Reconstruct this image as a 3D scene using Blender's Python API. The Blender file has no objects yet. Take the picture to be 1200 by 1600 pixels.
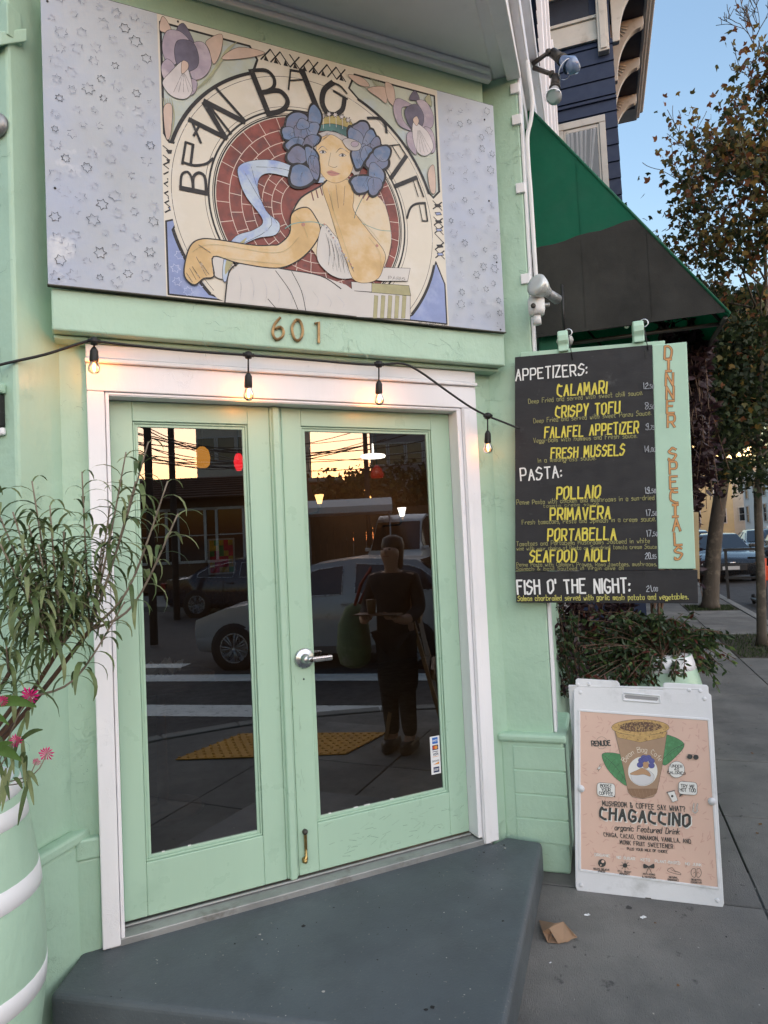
import bpy, math, random
from mathutils import Vector, Matrix, noise
R = math.radians
PI = math.pi
random.seed(7)
scn = bpy.context.scene
col = scn.collection

# ------------------------------------------------------------------ camera
F = 1029.44
YAW, PITCH, ROLL = R(24.6255), R(2.2910), R(-2.6759)
CAM = Vector((.3469, -2.8114, 1.4312))
cy, sy, cp, sp = math.cos(YAW), math.sin(YAW), math.cos(PITCH), math.sin(PITCH)
FW = Vector((sy*cp, cy*cp, sp)); RT0 = Vector((cy, -sy, 0)); UP0 = RT0.cross(FW)
cr, sr = math.cos(ROLL), math.sin(ROLL)
RT = cr*RT0+sr*UP0; UP = -sr*RT0+cr*UP0
cd = bpy.data.cameras.new('camera'); cam = bpy.data.objects.new('camera', cd); col.objects.link(cam)
cam.matrix_world = Matrix((( RT.x, UP.x, -FW.x, CAM.x), (RT.y, UP.y, -FW.y, CAM.y), (RT.z, UP.z, -FW.z, CAM.z), (0, 0, 0, 1)))
cd.sensor_fit = 'VERTICAL'; cd.sensor_height = 36; cd.lens = F/1600*36
cd.clip_start = .05; cd.clip_end = 2000
scn.camera = cam

# ------------------------------------------------------------------ world, sun, exposure
SUN_AZ = math.atan2(-.96, .28)      # direction towards the sun, in the ground plane
SUN_EL = R(0.45)
w = bpy.data.worlds.new('World'); scn.world = w; w.use_nodes = True
nt = w.node_tree; nt.nodes.clear()
wo = nt.nodes.new('ShaderNodeOutputWorld'); bg = nt.nodes.new('ShaderNodeBackground'); sk = nt.nodes.new('ShaderNodeTexSky')
sk.sky_type = 'NISHITA'; sk.sun_disc = False; sk.sun_elevation = SUN_EL
sk.sun_rotation = PI/2-SUN_AZ
sk.altitude = 60; sk.air_density = 1.0; sk.dust_density = 1.3; sk.ozone_density = 1.7
bg.inputs['Strength'].default_value = .14
nt.links.new(sk.outputs[0], bg.inputs[0]); nt.links.new(bg.outputs[0], wo.inputs[0])
sl = bpy.data.lights.new('sun', 'SUN'); so = bpy.data.objects.new('sun', sl); col.objects.link(so)
sl.energy = .30; sl.angle = R(140); sl.color = (1, .87, .74)
sdir = Vector((math.cos(SUN_AZ)*math.cos(SUN_EL), math.sin(SUN_AZ)*math.cos(SUN_EL), math.sin(SUN_EL)))
so.rotation_euler = sdir.to_track_quat('Z', 'Y').to_euler(); so.location = (0, -30, 20)
vs = scn.view_settings
vs.view_transform = 'Standard'; vs.look = 'None'; vs.gamma = 1; vs.use_curve_mapping = False
vs.exposure = 3.86
scn.cycles.max_bounces = 8; scn.cycles.glossy_bounces = 4; scn.cycles.transparent_max_bounces = 12
scn.cycles.sample_clamp_indirect = 4; scn.cycles.use_denoising = True
scn.cycles.caustics_reflective = False; scn.cycles.caustics_refractive = False

# ------------------------------------------------------------------ frames and picture geometry
def ray(x, y): return FW+RT*((x-600)/F)-UP*((y-800)/F)
def onplane(x, y, n, p0):
    d = ray(x, y); return CAM+d*((p0-CAM).dot(n)/d.dot(n))
def deep(x, y, depth): return CAM+ray(x, y)*depth
A = R(47.5)
U = Vector((math.cos(A), math.sin(A), 0)); V = Vector((math.sin(A), -math.cos(A), 0)); Z = Vector((0, 0, 1))
C0 = Vector((2.5, -.05, 0)); G = -.2
def S(u, v, z): return C0+U*u+V*v+Z*z
def mir(p): return Vector((p.x, -p.y, p.z))
def rp(x, y, d): return mir(deep(x, y, d))        # where a thing stands that the door glass mirrors

class Frame:
    """a flat board: origin, direction to the right, direction up; local -y looks outward"""
    def __init__(s, o, x, z):
        s.o, s.x, s.z = Vector(o), Vector(x).normalized(), Vector(z).normalized()
        s.n = s.x.cross(s.z).normalized()       # outward
        y = -s.n
        s.M = Matrix(((s.x.x, y.x, s.z.x, s.o.x), (s.x.y, y.y, s.z.y, s.o.y), (s.x.z, y.z, s.z.z, s.o.z), (0, 0, 0, 1)))
    def uv(s, px, py):
        p = onplane(px, py, s.n, s.o)-s.o
        return (p.dot(s.x), p.dot(s.z))

# ------------------------------------------------------------------ materials
MATS = {}
def N(nt, t, **k):
    n = nt.nodes.new(t)
    for a, b in k.items(): setattr(n, a, b)
    return n
def mat(name, c, rough=.6, var=.12, vs=2.5, bump=0, bs=60, metal=0, spec=.4, c2=None, c2s=3, c2t=(.5, .7), stretch=None, bump2=0, bs2=8, emit=0, coat=0, c3=None, c3s=20, c3t=(.6, .75), trans=0, crack=0):
    if name in MATS: return MATS[name]
    m = bpy.data.materials.new(name); m.use_nodes = True; MATS[name] = m
    t = m.node_tree; L = t.links.new; b = t.nodes['Principled BSDF']
    b.inputs['Roughness'].default_value = rough; b.inputs['Metallic'].default_value = metal
    b.inputs['Specular IOR Level'].default_value = spec; b.inputs['Coat Weight'].default_value = coat
    tc = N(t, 'ShaderNodeTexCoord'); src = tc.outputs['Object']
    if stretch:
        mp = N(t, 'ShaderNodeMapping'); mp.inputs['Scale'].default_value = stretch; L(src, mp.inputs[0]); src2 = mp.outputs[0]
    else: src2 = src
    def nz(scale, detail=6, rgh=.6, s=None):
        n = N(t, 'ShaderNodeTexNoise'); n.inputs['Scale'].default_value = scale; n.inputs['Detail'].default_value = detail
        n.inputs['Roughness'].default_value = rgh; L(s or src2, n.inputs['Vector']); return n.outputs['Fac']
    def mr(v, a, b_, c_, d):
        n = N(t, 'ShaderNodeMapRange'); n.inputs[1].default_value = a; n.inputs[2].default_value = b_; n.inputs[3].default_value = c_; n.inputs[4].default_value = d
        L(v, n.inputs[0]); return n.outputs[0]
    def mix(f, a, b_):
        n = N(t, 'ShaderNodeMix', data_type='RGBA'); L(f, n.inputs[0])
        for i, q in ((6, a), (7, b_)):
            if isinstance(q, tuple): n.inputs[i].default_value = (*q, 1)
            else: L(q, n.inputs[i])
        return n.outputs[2]
    lo = tuple(max(0, x*(1-var)) for x in c); hi = tuple(min(1, x*(1+var)) for x in c)
    cc = mix(mr(nz(vs), .3, .7, 0, 1), lo, hi)
    if c2: cc = mix(mr(nz(c2s, 8, .65, src), c2t[0], c2t[1], 0, 1), cc, c2)
    if c3: cc = mix(mr(nz(c3s, 5, .6, src), c3t[0], c3t[1], 0, 1), cc, c3)
    L(cc, b.inputs['Base Color'])
    if bump or bump2 or crack:
        h = None
        bp = N(t, 'ShaderNodeBump'); bp.inputs['Strength'].default_value = 1; bp.inputs['Distance'].default_value = .01
        vals = []
        if bump: vals.append(mr(nz(bs, 5), 0, 1, 0, bump))
        if bump2: vals.append(mr(nz(bs2, 4, .55, src), 0, 1, 0, bump2))
        if crack:      # old thick paint: ridges where it has lifted and cracked
            n = N(t, 'ShaderNodeTexNoise'); n.inputs['Scale'].default_value = 5; n.inputs['Detail'].default_value = 7; n.inputs['Roughness'].default_value = .7
            L(src, n.inputs['Vector'])
            a = N(t, 'ShaderNodeMath', operation='SUBTRACT'); L(n.outputs['Fac'], a.inputs[0]); a.inputs[1].default_value = .52
            ab = N(t, 'ShaderNodeMath', operation='ABSOLUTE'); L(a.outputs[0], ab.inputs[0])
            rid = mr(ab.outputs[0], 0, .012, crack, 0)
            msk = mr(nz(1.7, 2, .5, src), .5, .62, 0, 1)
            mm = N(t, 'ShaderNodeMath', operation='MULTIPLY'); L(rid, mm.inputs[0]); L(msk, mm.inputs[1]); vals.append(mm.outputs[0])
        s = vals[0]
        for v_ in vals[1:]:
            ad = N(t, 'ShaderNodeMath', operation='ADD'); L(s, ad.inputs[0]); L(v_, ad.inputs[1]); s = ad.outputs[0]
        L(s, bp.inputs['Height']); L(bp.outputs[0], b.inputs['Normal'])
    L(mr(nz(vs*3, 4, .6, src), .3, .7, max(.02, rough-.08), min(1, rough+.1)), b.inputs['Roughness'])
    if emit:
        b.inputs['Emission Color'].default_value = (*c, 1); b.inputs['Emission Strength'].default_value = emit
    if trans:      # thin leaf or cloth: light passes through it
        tr = N(t, 'ShaderNodeBsdfTranslucent'); L(cc, tr.inputs[0])
        mx = N(t, 'ShaderNodeMixShader'); mx.inputs[0].default_value = trans
        out = t.nodes['Material Output']; L(b.outputs[0], mx.inputs[1]); L(tr.outputs[0], mx.inputs[2]); L(mx.outputs[0], out.inputs[0])
    return m
def glassmat(name, tint=(1, 1, 1), k=1.9, add=.02, rough=0.0):
    m = bpy.data.materials.new(name); m.use_nodes = True; t = m.node_tree; t.nodes.clear(); L = t.links.new
    o = N(t, 'ShaderNodeOutputMaterial'); mx = N(t, 'ShaderNodeMixShader'); tr = N(t, 'ShaderNodeBsdfTransparent'); gl = N(t, 'ShaderNodeBsdfGlossy')
    tr.inputs[0].default_value = (*tint, 1); gl.inputs['Roughness'].default_value = rough
    fr = N(t, 'ShaderNodeFresnel'); fr.inputs[0].default_value = 1.5
    ma = N(t, 'ShaderNodeMath', operation='MULTIPLY_ADD', use_clamp=True); ma.inputs[1].default_value = k; ma.inputs[2].default_value = add
    L(fr.outputs[0], ma.inputs[0]); L(ma.outputs[0], mx.inputs[0]); L(tr.outputs[0], mx.inputs[1]); L(gl.outputs[0], mx.inputs[2]); L(mx.outputs[0], o.inputs[0])
    MATS[name] = m; return m
MINT = (.385, .560, .435)
mint = mat('mint_paint', MINT, .38, .05, 3, bump=.20, bs=30, bump2=.85, bs2=7, stretch=(1, 1, .3), crack=.12, spec=.45, c2=(.36, .53, .41), c2s=2.2, c2t=(.5, .75))
mint_s = mat('mint_door_paint', MINT, .32, .04, 3, bump=.05, bs=40, stretch=(1, 1, .12), spec=.5, c2=(.31, .47, .36), c2s=3, c2t=(.6, .85))
mint_b = mat('mint_board_paint', (.44, .64, .51), .6, .06, 4, bump=.03, bs=60, c2=(.5, .66, .52), c2s=9, c2t=(.58, .75))
white = mat('white_trim_paint', (.80, .80, .83), .42, .04, 3, bump=.08, bs=40, stretch=(1, 1, .2), bump2=.12, bs2=9, c3=(.55, .56, .57), c3s=14, c3t=(.68, .78), crack=.06)
white_o = mat('white_soffit_paint', (.86, .86, .86), .55, .05, 2, bump2=.1, bs2=5, c2=(.72, .73, .73), c2s=2.5, c2t=(.55, .75))
slate = mat('slate_step_paint', (.082, .098, .110), .52, .16, 1.4, bump=.16, bs=110, c2=(.066, .078, .088), c2s=3.2, c2t=(.48, .7), c3=(.19, .19, .18), c3s=60, c3t=(.66, .70), bump2=.3, bs2=7)
steel_s = mat('worn_metal_sill', (.32, .33, .33), .5, .2, 5, metal=.5, bump=.05, bs=80, c2=(.16, .15, .13), c2s=8, c2t=(.55, .75))
concrete = mat('sidewalk_concrete', (.160, .156, .148), .85, .22, 1.3, bump=.5, bs=150, c2=(.105, .105, .102), c2s=1.5, c2t=(.42, .62), c3=(.065, .065, .062), c3s=13, c3t=(.64, .70), stretch=(.5, 1.6, 1), bump2=.12, bs2=12)
concrete2 = mat('sidewalk_concrete_pale', (.195, .19, .18), .85, .20, 1.1, bump=.5, bs=150, c2=(.13, .13, .126), c2s=1.9, c2t=(.42, .62), c3=(.08, .08, .077), c3s=12, c3t=(.64, .70), stretch=(.5, 1.6, 1), bump2=.12, bs2=12)
kerbm = mat('kerb_concrete', (.2, .2, .19), .85, .15, 2, bump=.3, bs=90)
dirt = mat('joint_dirt', (.03, .03, .028), .95, .3, 20, bump=.4, bs=90)
asphalt = mat('asphalt', (.05, .05, .052), .85, .25, 3, bump=.5, bs=220)
roadpaint = mat('road_paint', (.75, .75, .72), .8, .1, 5, c2=(.35, .35, .35), c2s=14, c2t=(.55, .68))
tactile = mat('tactile_yellow', (.50, .24, .02), .7, .15, 4, bump=.1, bs=90)
grassm = mat('grass', (.035, .055, .018), .9, .4, 9)
blk = mat('black_paint', (.012, .012, .014), .5, .2, 8, c3=(.06, .06, .06), c3s=60, c3t=(.6, .7))
blackplastic = mat('black_plastic', (.012, .012, .013), .45, .1, 10)
chrome = mat('brushed_metal', (.55, .56, .58), .28, .1, 12, metal=1)
brass = mat('brass', (.45, .31, .12), .3, .25, 15, metal=1)
bronze = mat('bronze_numeral', (.33, .21, .10), .4, .3, 30, metal=.7)
darkmetal = mat('dark_metal', (.07, .065, .06), .5, .2, 9, metal=.6)
greymetal = mat('grey_cast_metal', (.3, .31, .32), .45, .12, 9, metal=.6)
pane = glassmat('door_glass', (.38, .38, .38), 3.0, .12)
clear = glassmat('clear_glass', (.93, .93, .93), 1.2, .03)
carglass = mat('car_glass', (.015, .017, .02), .04, .1, 2, spec=.9)
def emis(name, c, s):
    m = bpy.data.materials.new(name); m.use_nodes = True; t = m.node_tree; b = t.nodes['Principled BSDF']
    b.inputs['Base Color'].default_value = (*[q*.08 for q in c], 1); b.inputs['Emission Color'].default_value = (*c, 1); b.inputs['Emission Strength'].default_value = s
    MATS[name] = m; return m

# ------------------------------------------------------------------ building helpers
TM = {}
def tag(o, label=None, cat=None, group=None, kind=None):
    if label: o['label'] = label
    if cat: o['category'] = cat
    if group: o['group'] = group
    if kind: o['kind'] = kind
    return o
def thing(name, label, cat, M=None, group=None, kind=None):
    o = bpy.data.objects.new(name, None); col.objects.link(o); o.empty_display_size = .1
    M = M if M is not None else Matrix.Identity(4)
    o.matrix_world = M; TM[o.name] = M.copy()
    return tag(o, label, cat, group, kind)
def T(loc, rz=0): return Matrix.Translation(Vector(loc)) @ Matrix.Rotation(rz, 4, 'Z')
class MB:
    def __init__(s): s.v = []; s.f = []; s.m = []; s.ms = []; s.sm = []; s.X = None
    def mi(s, m):
        if m not in s.ms: s.ms.append(m)
        return s.ms.index(m)
    def add(s, vs, fs, m=None, smooth=False):
        o = len(s.v)
        if s.X is not None: vs = [s.X @ Vector(p) for p in vs]
        s.v += [tuple(p) for p in vs]; k = s.mi(m) if m else 0
        for f in fs: s.f.append(tuple(i+o for i in f)); s.m.append(k); s.sm.append(smooth)
        return s
    def box(s, a, b, m=None):
        (x0, y0, z0), (x1, y1, z1) = a, b
        x0, x1 = sorted((x0, x1)); y0, y1 = sorted((y0, y1)); z0, z1 = sorted((z0, z1))
        return s.add([(x0, y0, z0), (x1, y0, z0), (x1, y1, z0), (x0, y1, z0), (x0, y0, z1), (x1, y0, z1), (x1, y1, z1), (x0, y1, z1)],
                     [(0, 3, 2, 1), (4, 5, 6, 7), (0, 1, 5, 4), (1, 2, 6, 5), (2, 3, 7, 6), (3, 0, 4, 7)], m)
    def prism(s, poly, ext, m=None, smooth=False):
        """poly: list of 3D points, ext: vector"""
        n = len(poly); e = Vector(ext); p = [Vector(q) for q in poly]
        s.add(p+[q+e for q in p], [tuple(range(n))[::-1], tuple(range(n, 2*n))]+[(i, (i+1) % n, n+(i+1) % n, n+i) for i in range(n)], m, smooth)
        return s
    def frame(s, x0, x1, z0, z1, w, y0, y1, m=None, wb=None, wt=None):
        wb = wb if wb is not None else w; wt = wt if wt is not None else w
        s.box((x0, y0, z0), (x0+w, y1, z1), m); s.box((x1-w, y0, z0), (x1, y1, z1), m)
        s.box((x0+w, y0, z0), (x1-w, y1, z0+wb), m); s.box((x0+w, y0, z1-wt), (x1-w, y1, z1), m); return s
    def tube(s, pts, r, n=6, m=None, cap=True, smooth=True):
        pts = [Vector(p) for p in pts]
        if not hasattr(r, '__len__'): r = [r]*len(pts)
        vs = []; prev = None
        for i, p in enumerate(pts):
            d = (pts[min(i+1, len(pts)-1)]-pts[max(i-1, 0)])
            d = d.normalized() if d.length > 1e-9 else Vector((0, 0, 1))
            if prev is None:
                a = Vector((0, 0, 1)) if abs(d.z) < .9 else Vector((1, 0, 0)); x = d.cross(a).normalized()
            else:
                x = (prev-d*prev.dot(d)); x = x.normalized() if x.length > 1e-6 else d.orthogonal().normalized()
            prev = x; y = d.cross(x)
            for k in range(n):
                t = 2*PI*k/n; vs.append(p+(x*math.cos(t)+y*math.sin(t))*r[i])
        fs = [(i*n+k, i*n+(k+1) % n, (i+1)*n+(k+1) % n, (i+1)*n+k) for i in range(len(pts)-1) for k in range(n)]
        if cap: fs += [tuple(range(n))[::-1], tuple((len(pts)-1)*n+k for k in range(n))]
        return s.add(vs, fs, m, smooth)
    def lathe(s, prof, n=24, o=(0, 0, 0), axis='z', m=None, smooth=True):
        vs = []; o = Vector(o)
        for r, h in prof:
            for k in range(n):
                t = 2*PI*k/n; a, b = r*math.cos(t), r*math.sin(t)
                p = {'z': (a, b, h), 'y': (a, -h, b), 'x': (h, a, b)}[axis] if isinstance(axis, str) else None
                if p is None:
                    x, y, zz = axis; p = x*a+y*b+zz*h
                vs.append(Vector(p)+o)
        fs = [(i*n+k, i*n+(k+1) % n, (i+1)*n+(k+1) % n, (i+1)*n+k) for i in range(len(prof)-1) for k in range(n)]
        fs += [tuple(range(n))[::-1], tuple((len(prof)-1)*n+k for k in range(n))]
        return s.add(vs, fs, m, smooth)
    def build(s, name, m=None, parent=None, world=False, bevel=0, seg=2, kind=None, label=None, sub=0):
        me = bpy.data.meshes.new(name); me.from_pydata(s.v, [], s.f)
        for q in (s.ms or ([m] if m else [])): me.materials.append(q)
        if s.ms: me.polygons.foreach_set('material_index', s.m)
        me.polygons.foreach_set('use_smooth', s.sm); me.update()
        o = bpy.data.objects.new(name, me); col.objects.link(o)
        if parent:
            o.parent = parent
            if world: o.matrix_parent_inverse = TM[parent.name].inverted() if parent.name in TM else Matrix.Identity(4)
            if parent.name in TM: TM[o.name] = TM[parent.name] @ (o.matrix_parent_inverse)
            if world: TM[o.name] = Matrix.Identity(4)
        if bevel:
            b = o.modifiers.new('bevel', 'BEVEL'); b.width = bevel; b.segments = seg; b.limit_method = 'ANGLE'; b.angle_limit = R(40)
            b.harden_normals = False
        if sub:
            b = o.modifiers.new('sub', 'SUBSURF'); b.levels = sub; b.render_levels = sub
        if kind: o['kind'] = kind
        if label: o['label'] = label
        return o
def share(o, parent=None, M=None, name=None):
    c = o.copy(); col.objects.link(c)
    if name: c.name = name
    if parent: c.parent = parent
    if M is not None: c.matrix_local = M
    return c
def copy_tree(o, M, label=None, parent=None):
    c = o.copy(); col.objects.link(c)
    if parent: c.parent = parent
    else: c.matrix_world = M; TM[c.name] = M.copy()
    if label: c['label'] = label
    for ch in o.children: copy_tree(ch, None, None, c)
    return c
def lerp(a, b, t): return a+(b-a)*t
def catmull(p, closed=False, n=5):
    out = []; L = len(p)
    if L < 3: return list(p)
    rng = range(L if closed else L-1)
    for i in rng:
        P = [p[(i+k) % L] if closed else p[min(max(i+k, 0), L-1)] for k in (-1, 0, 1, 2)]
        for j in range(n):
            t = j/n
            out.append(tuple(.5*((2*P[1][c])+(-P[0][c]+P[2][c])*t+(2*P[0][c]-5*P[1][c]+4*P[2][c]-P[3][c])*t*t+(-P[0][c]+3*P[1][c]-3*P[2][c]+P[3][c])*t**3) for c in range(len(p[0]))))
    if not closed: out.append(tuple(p[-1]))
    return out

# ------------------------------------------------------------------ flat print: strokes, fills, hand-drawn letters
class Print:
    def __init__(s, fr, y0=-.0006, step=.000006): s.fr = fr; s.mb = MB(); s.y = y0; s.st = step
    def lay(s): s.y -= s.st; return s.y
    def poly(s, pts, m, px=True, smooth=False, outline=0, om=None):
        P = [s.fr.uv(*p) for p in pts] if px else pts
        if smooth: P = catmull(P, True, 5)
        s.y -= .00001; y = s.lay(); s.mb.add([(a, y, b) for a, b in P], [tuple(range(len(P)))], m)
        if outline: s.stroke(P+[P[0], P[1]], outline, om or blk, px=False)
    def stroke(s, pts, w, m, px=True, smooth=False, taper=False, wpx=False):
        P = [s.fr.uv(*p) for p in pts] if px else [tuple(q) for q in pts]
        if smooth: P = catmull(P, False, 5)
        Q = [P[0]]
        for q in P[1:]:
            if math.hypot(q[0]-Q[-1][0], q[1]-Q[-1][1]) > 1e-5: Q.append(q)
        P = Q
        if len(P) < 2: return
        for i in range(1, len(P)-1):      # a sharp corner is two strokes
            a_, b_, c_ = P[i-1], P[i], P[i+1]; d1 = (b_[0]-a_[0], b_[1]-a_[1]); d2 = (c_[0]-b_[0], c_[1]-b_[1])
            if (d1[0]*d2[0]+d1[1]*d2[1]) < .55*math.hypot(*d1)*math.hypot(*d2):
                s.stroke(P[:i+1], w, m, False); s.stroke(P[i:], w, m, False); return
        y = s.lay(); vs = []; n = len(P)
        for i, (a, b) in enumerate(P):
            p0 = P[max(i-1, 0)]; p1 = P[min(i+1, n-1)]
            dx, dz = p1[0]-p0[0], p1[1]-p0[1]; l = math.hypot(dx, dz) or 1; dx /= l; dz /= l
            k = w/2
            if 0 < i < n-1:
                e = (P[i][0]-p0[0], P[i][1]-p0[1]); el = math.hypot(*e) or 1
                c = abs((e[0]*dx+e[1]*dz)/el); k /= max(c, .45)
            if taper: k *= .25+.75*math.sin(PI*min(1, (i+.3)/(n-.4)))
            ex = -w*.3 if i == 0 else (w*.3 if i == n-1 else 0)
            a += dx*ex; b += dz*ex
            vs += [(a-dz*k, y, b+dx*k), (a+dz*k, y, b-dx*k)]
        s.mb.add(vs, [(2*i, 2*i+1, 2*i+3, 2*i+2) for i in range(n-1)], m)
    def px(s, n, at=(600, 300)):
        a = s.fr.uv(*at); b = s.fr.uv(at[0], at[1]+n); return math.hypot(a[0]-b[0], a[1]-b[1])
    def ell(s, c, rx, ry, m, n=28, px=True, outline=0, om=None, a0=0, a1=2*PI):
        s.poly([(c[0]+rx*math.cos(a0+(a1-a0)*i/n), c[1]+ry*math.sin(a0+(a1-a0)*i/n)) for i in range(n)], m, px, outline=outline, om=om)
    def build(s, name, parent, **k): return s.mb.build(name, None, parent, **k)

GL = {
'A': '0229 2942 1535', 'B': '0209 *093948370606 *06364643320202', 'C': '*4828190704133242', 'D': '0209 *092947443202', 'E': '49090242 0636', 'F': '490902 0636',
'G': '*48291907041322434525', 'H': '0209 4249 0646', 'I': '0209', 'J': '*3934231203', 'K': '0209 4905 1642', 'L': '090242', 'M': '0209244952', 'N': '02094249', 'O': '*2909270503124244482909',
'P': '0209 *093948463505', 'Q': '*290907041232444829 3442', 'R': '0209 *093948463505 2542', 'S': '*48291807164533220203', 'T': '0949 2922', 'U': '*0904022242444949', 'V': '092249', 'W': '0912264259', 'X': '0942 0249', 'Y': '092549 2522', 'Z': '09490242',
'a': '*35260603123233 3632', 'b': '0209 *05264543220203', 'c': '*35260603123233', 'd': '3932 *35260603123233', 'e': '*0434353616050312 1232', 'f': '*3928272222 0636', 'g': '*35260603123335 *363330110001', 'h': '0209 *052636453232', 'i': '0602 0808', 'j': '*06010110 0808',
'k': '0209 3604 1532', 'l': '0902', 'm': '0206 *0516262522 *25364532', 'n': '0206 *0526363532', 'o': '*1605031232353616', 'p': '0006 *05263533220203', 'q': '3036 *35260603123233', 'r': '0206 *04152636', 's': '*3526160524332202', 't': '*1914122232 0636', 'u': '*060312323536 3632', 'v': '061236', 'w': '0612243246', 'x': '0632 0236', 'y': '0622 4600', 'z': '06360232',
'0': '*29080512224346492909', '1': '171922', '2': '*0728394746250202 0242', '3': '*0809394636 *2636453322120203', '4': '32390444', '5': '390906 *0626453322120203', '6': '*38190602123244350604', '7': '093912', '8': '*260728394726043211244526 ', '9': '*45160718393532120203',
'.': '0203', ',': '0301', ':': '0303 0606', "'": '0907', '&': '*42080919280503124445', '-': '0535', '!': '0904 0202', '?': '*0809394725 2424 2222', '/': '0139'}
GL['8'] = '*26070939472603122244362607'
GL['U'] = '*090503122232434549'; GL['O'] = '*2908070403122233444748392908'[:-2]; GL['0'] = '*1908060403122233353838291908'
def glyph(ch):
    d = GL.get(ch)
    out = []; wmax = 0
    if d is None: return [], 3
    for st in d.split():
        sm = st[0] == '*'; st = st.lstrip('*'); p = [(int(st[i]), int(st[i+1])) for i in range(0, len(st)-1, 2)]
        if len(p) == 2 and p[0] == p[1]: p = [(p[0][0], p[0][1]-.3), (p[0][0]+.4, p[0][1]+.4)]
        if sm: p = catmull(p, False, 4)
        out.append(p); wmax = max(wmax, max(a for a, b in p))
    return out, wmax
def text(pr, s, p0, p1, h, m, wt=.13, slant=0, jit=.25, px=True, fitw=True, seed=0, gap=1.5, curve=None, om=None, ow=0):
    """hand-lettered text from baseline point p0 to p1 with cap height h"""
    rr = random.Random(hash(s) % 1 + seed + len(s)*7)
    if px:
        a = pr.fr.uv(*p0); b = pr.fr.uv(*p1); t = pr.fr.uv(p0[0], p0[1]-h); H = math.hypot(t[0]-a[0], t[1]-a[1])
    else: a, b, H = p0, p1, h
    L = math.hypot(b[0]-a[0], b[1]-a[1]); dx = ((b[0]-a[0])/L, (b[1]-a[1])/L); dz = (-dx[1], dx[0])
    if not px: pass
    tot = 0; lay = []
    for ch in s:
        g, wd = glyph(ch); lay.append((g, tot)); tot += wd+gap
    tot -= gap; k = L/max(tot, .1); hz = H/7
    for pas in ((om, ow), (m, 0)):
        if pas[0] is None: continue
        r2 = random.Random(seed+len(s))
        for g, x0 in lay:
            jy = r2.uniform(-jit, jit); js = 1+r2.uniform(-.08, .08)*jit*4; jl = r2.uniform(-.12, .12)*jit*2
            for st in g:
                P = []
                for (x, y) in st:
                    yy = (y-2)*js+jy; xx = x0+x+(slant+jl)*(y-2)
                    if curve:
                        P.append(curve(xx/tot, yy*hz))
                    else:
                        P.append((a[0]+dx[0]*xx*k+dz[0]*yy*hz, a[1]+dx[1]*xx*k+dz[1]*yy*hz))
                pr.stroke(P, H*wt+pas[1], pas[0], px=False)

# ================================================================== THE SETTING
def flat(name, poly, z, m, label=None):
    o = MB().add([(p[0], p[1], z) for p in poly], [tuple(range(len(poly)))], m).build(name); return tag(o, label, kind='structure')
# road and ground, one sheet to the horizon
road = flat('road', [(-400, -400), (400, -400), (400, 400), (-400, 400)], G-.13, asphalt)
# sidewalk: bed of mortar with slabs laid in the street frame
MS = T(C0+Z*G, A)       # street frame: local x along the street, local -y towards the kerb, z from the pavement
KV = 2.72
bed = MB()
out = [(30, 0)]
bedpoly = [(30, KV), (0, KV)]
for i in range(1, 9):
    t = PI/2*i/9; bedpoly.append((-4.2*math.sin(t), KV-4.2*(1-math.cos(t))))
bedpoly += [(-4.2, -14), (30, -14)]
bed.prism([(u, -v, -.125) for u, v in bedpoly], (0, 0, .108), dirt)
sw = bed.build('sidewalk'); sw.matrix_world = MS; TM[sw.name] = MS; tag(sw, kind='structure')
rs = random.Random(3)
us = [-4.12+.95*i+(.03 if i == 3 else 0) for i in range(34)]
vs_ = [-1.97, -1.02, -.09, .853, 1.80, 2.70]
for i in range(len(us)-1):
    for j in range(len(vs_)-1):
        u0, u1, v0, v1 = us[i]+.005, us[i+1]-.005, vs_[j]+.004, vs_[j+1]-.004
        if j == 4 and (5.3 < (u0+u1)/2 < 6.9 or 9.7 < (u0+u1)/2 < 11.2 and (u0+u1)/2 > 9.9): continue
        if u0 > 0 and j < 2: continue
        def inside(u, v):
            if u < 0 and v > KV-4.2: return u**2+(v-(KV-4.2))**2 < 4.17**2
            return u > -4.2
        if not (inside(u0, v1) and inside(u1, v0) and inside(u0, v0)): continue
        tz = rs.uniform(-.002, .002)
        b = MB().box((u0, -v1, -.03), (u1, -v0, tz), None)
        o = b.build('slab', concrete2 if rs.random() < .3 else concrete, sw, bevel=.004, seg=1)
# worn infill at the rounded corner
mbp = MB(); pts = [(-4.17*math.sin(t), KV-4.2+4.17*math.cos(t)) for t in [PI/2*i/10 for i in range(11)]]
mbp.add([(0, 2, -.008)]+[(u, -v, -.008) for u, v in pts], [tuple(range(len(pts)+1))[::-1]], concrete).build('corner_infill', parent=sw)
# kerb
kb = MB()
kp = [(30, KV)]+[(-4.2*math.sin(t), KV-4.2+4.2*math.cos(t)) for t in [PI/2*i/10 for i in range(11)]]+[(-4.2, -14)]
for i in range(len(kp)-1):
    a, b = Vector((kp[i][0], -kp[i][1], 0)), Vector((kp[i+1][0], -kp[i+1][1], 0)); d = (b-a).normalized(); n = Vector((-d.y, d.x, 0))
    if n.dot(Vector((0, -1, 0)))+n.dot(Vector((-1, 0, 0))) < 0: n = -n
    kb.prism([a+Z*-.13, b+Z*-.13, b+n*.14+Z*-.13, a+n*.14+Z*-.13], (0, 0, .132), kerbm)
ko = kb.build('kerb', bevel=.01); ko.matrix_world = MS; tag(ko, kind='structure')
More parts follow.
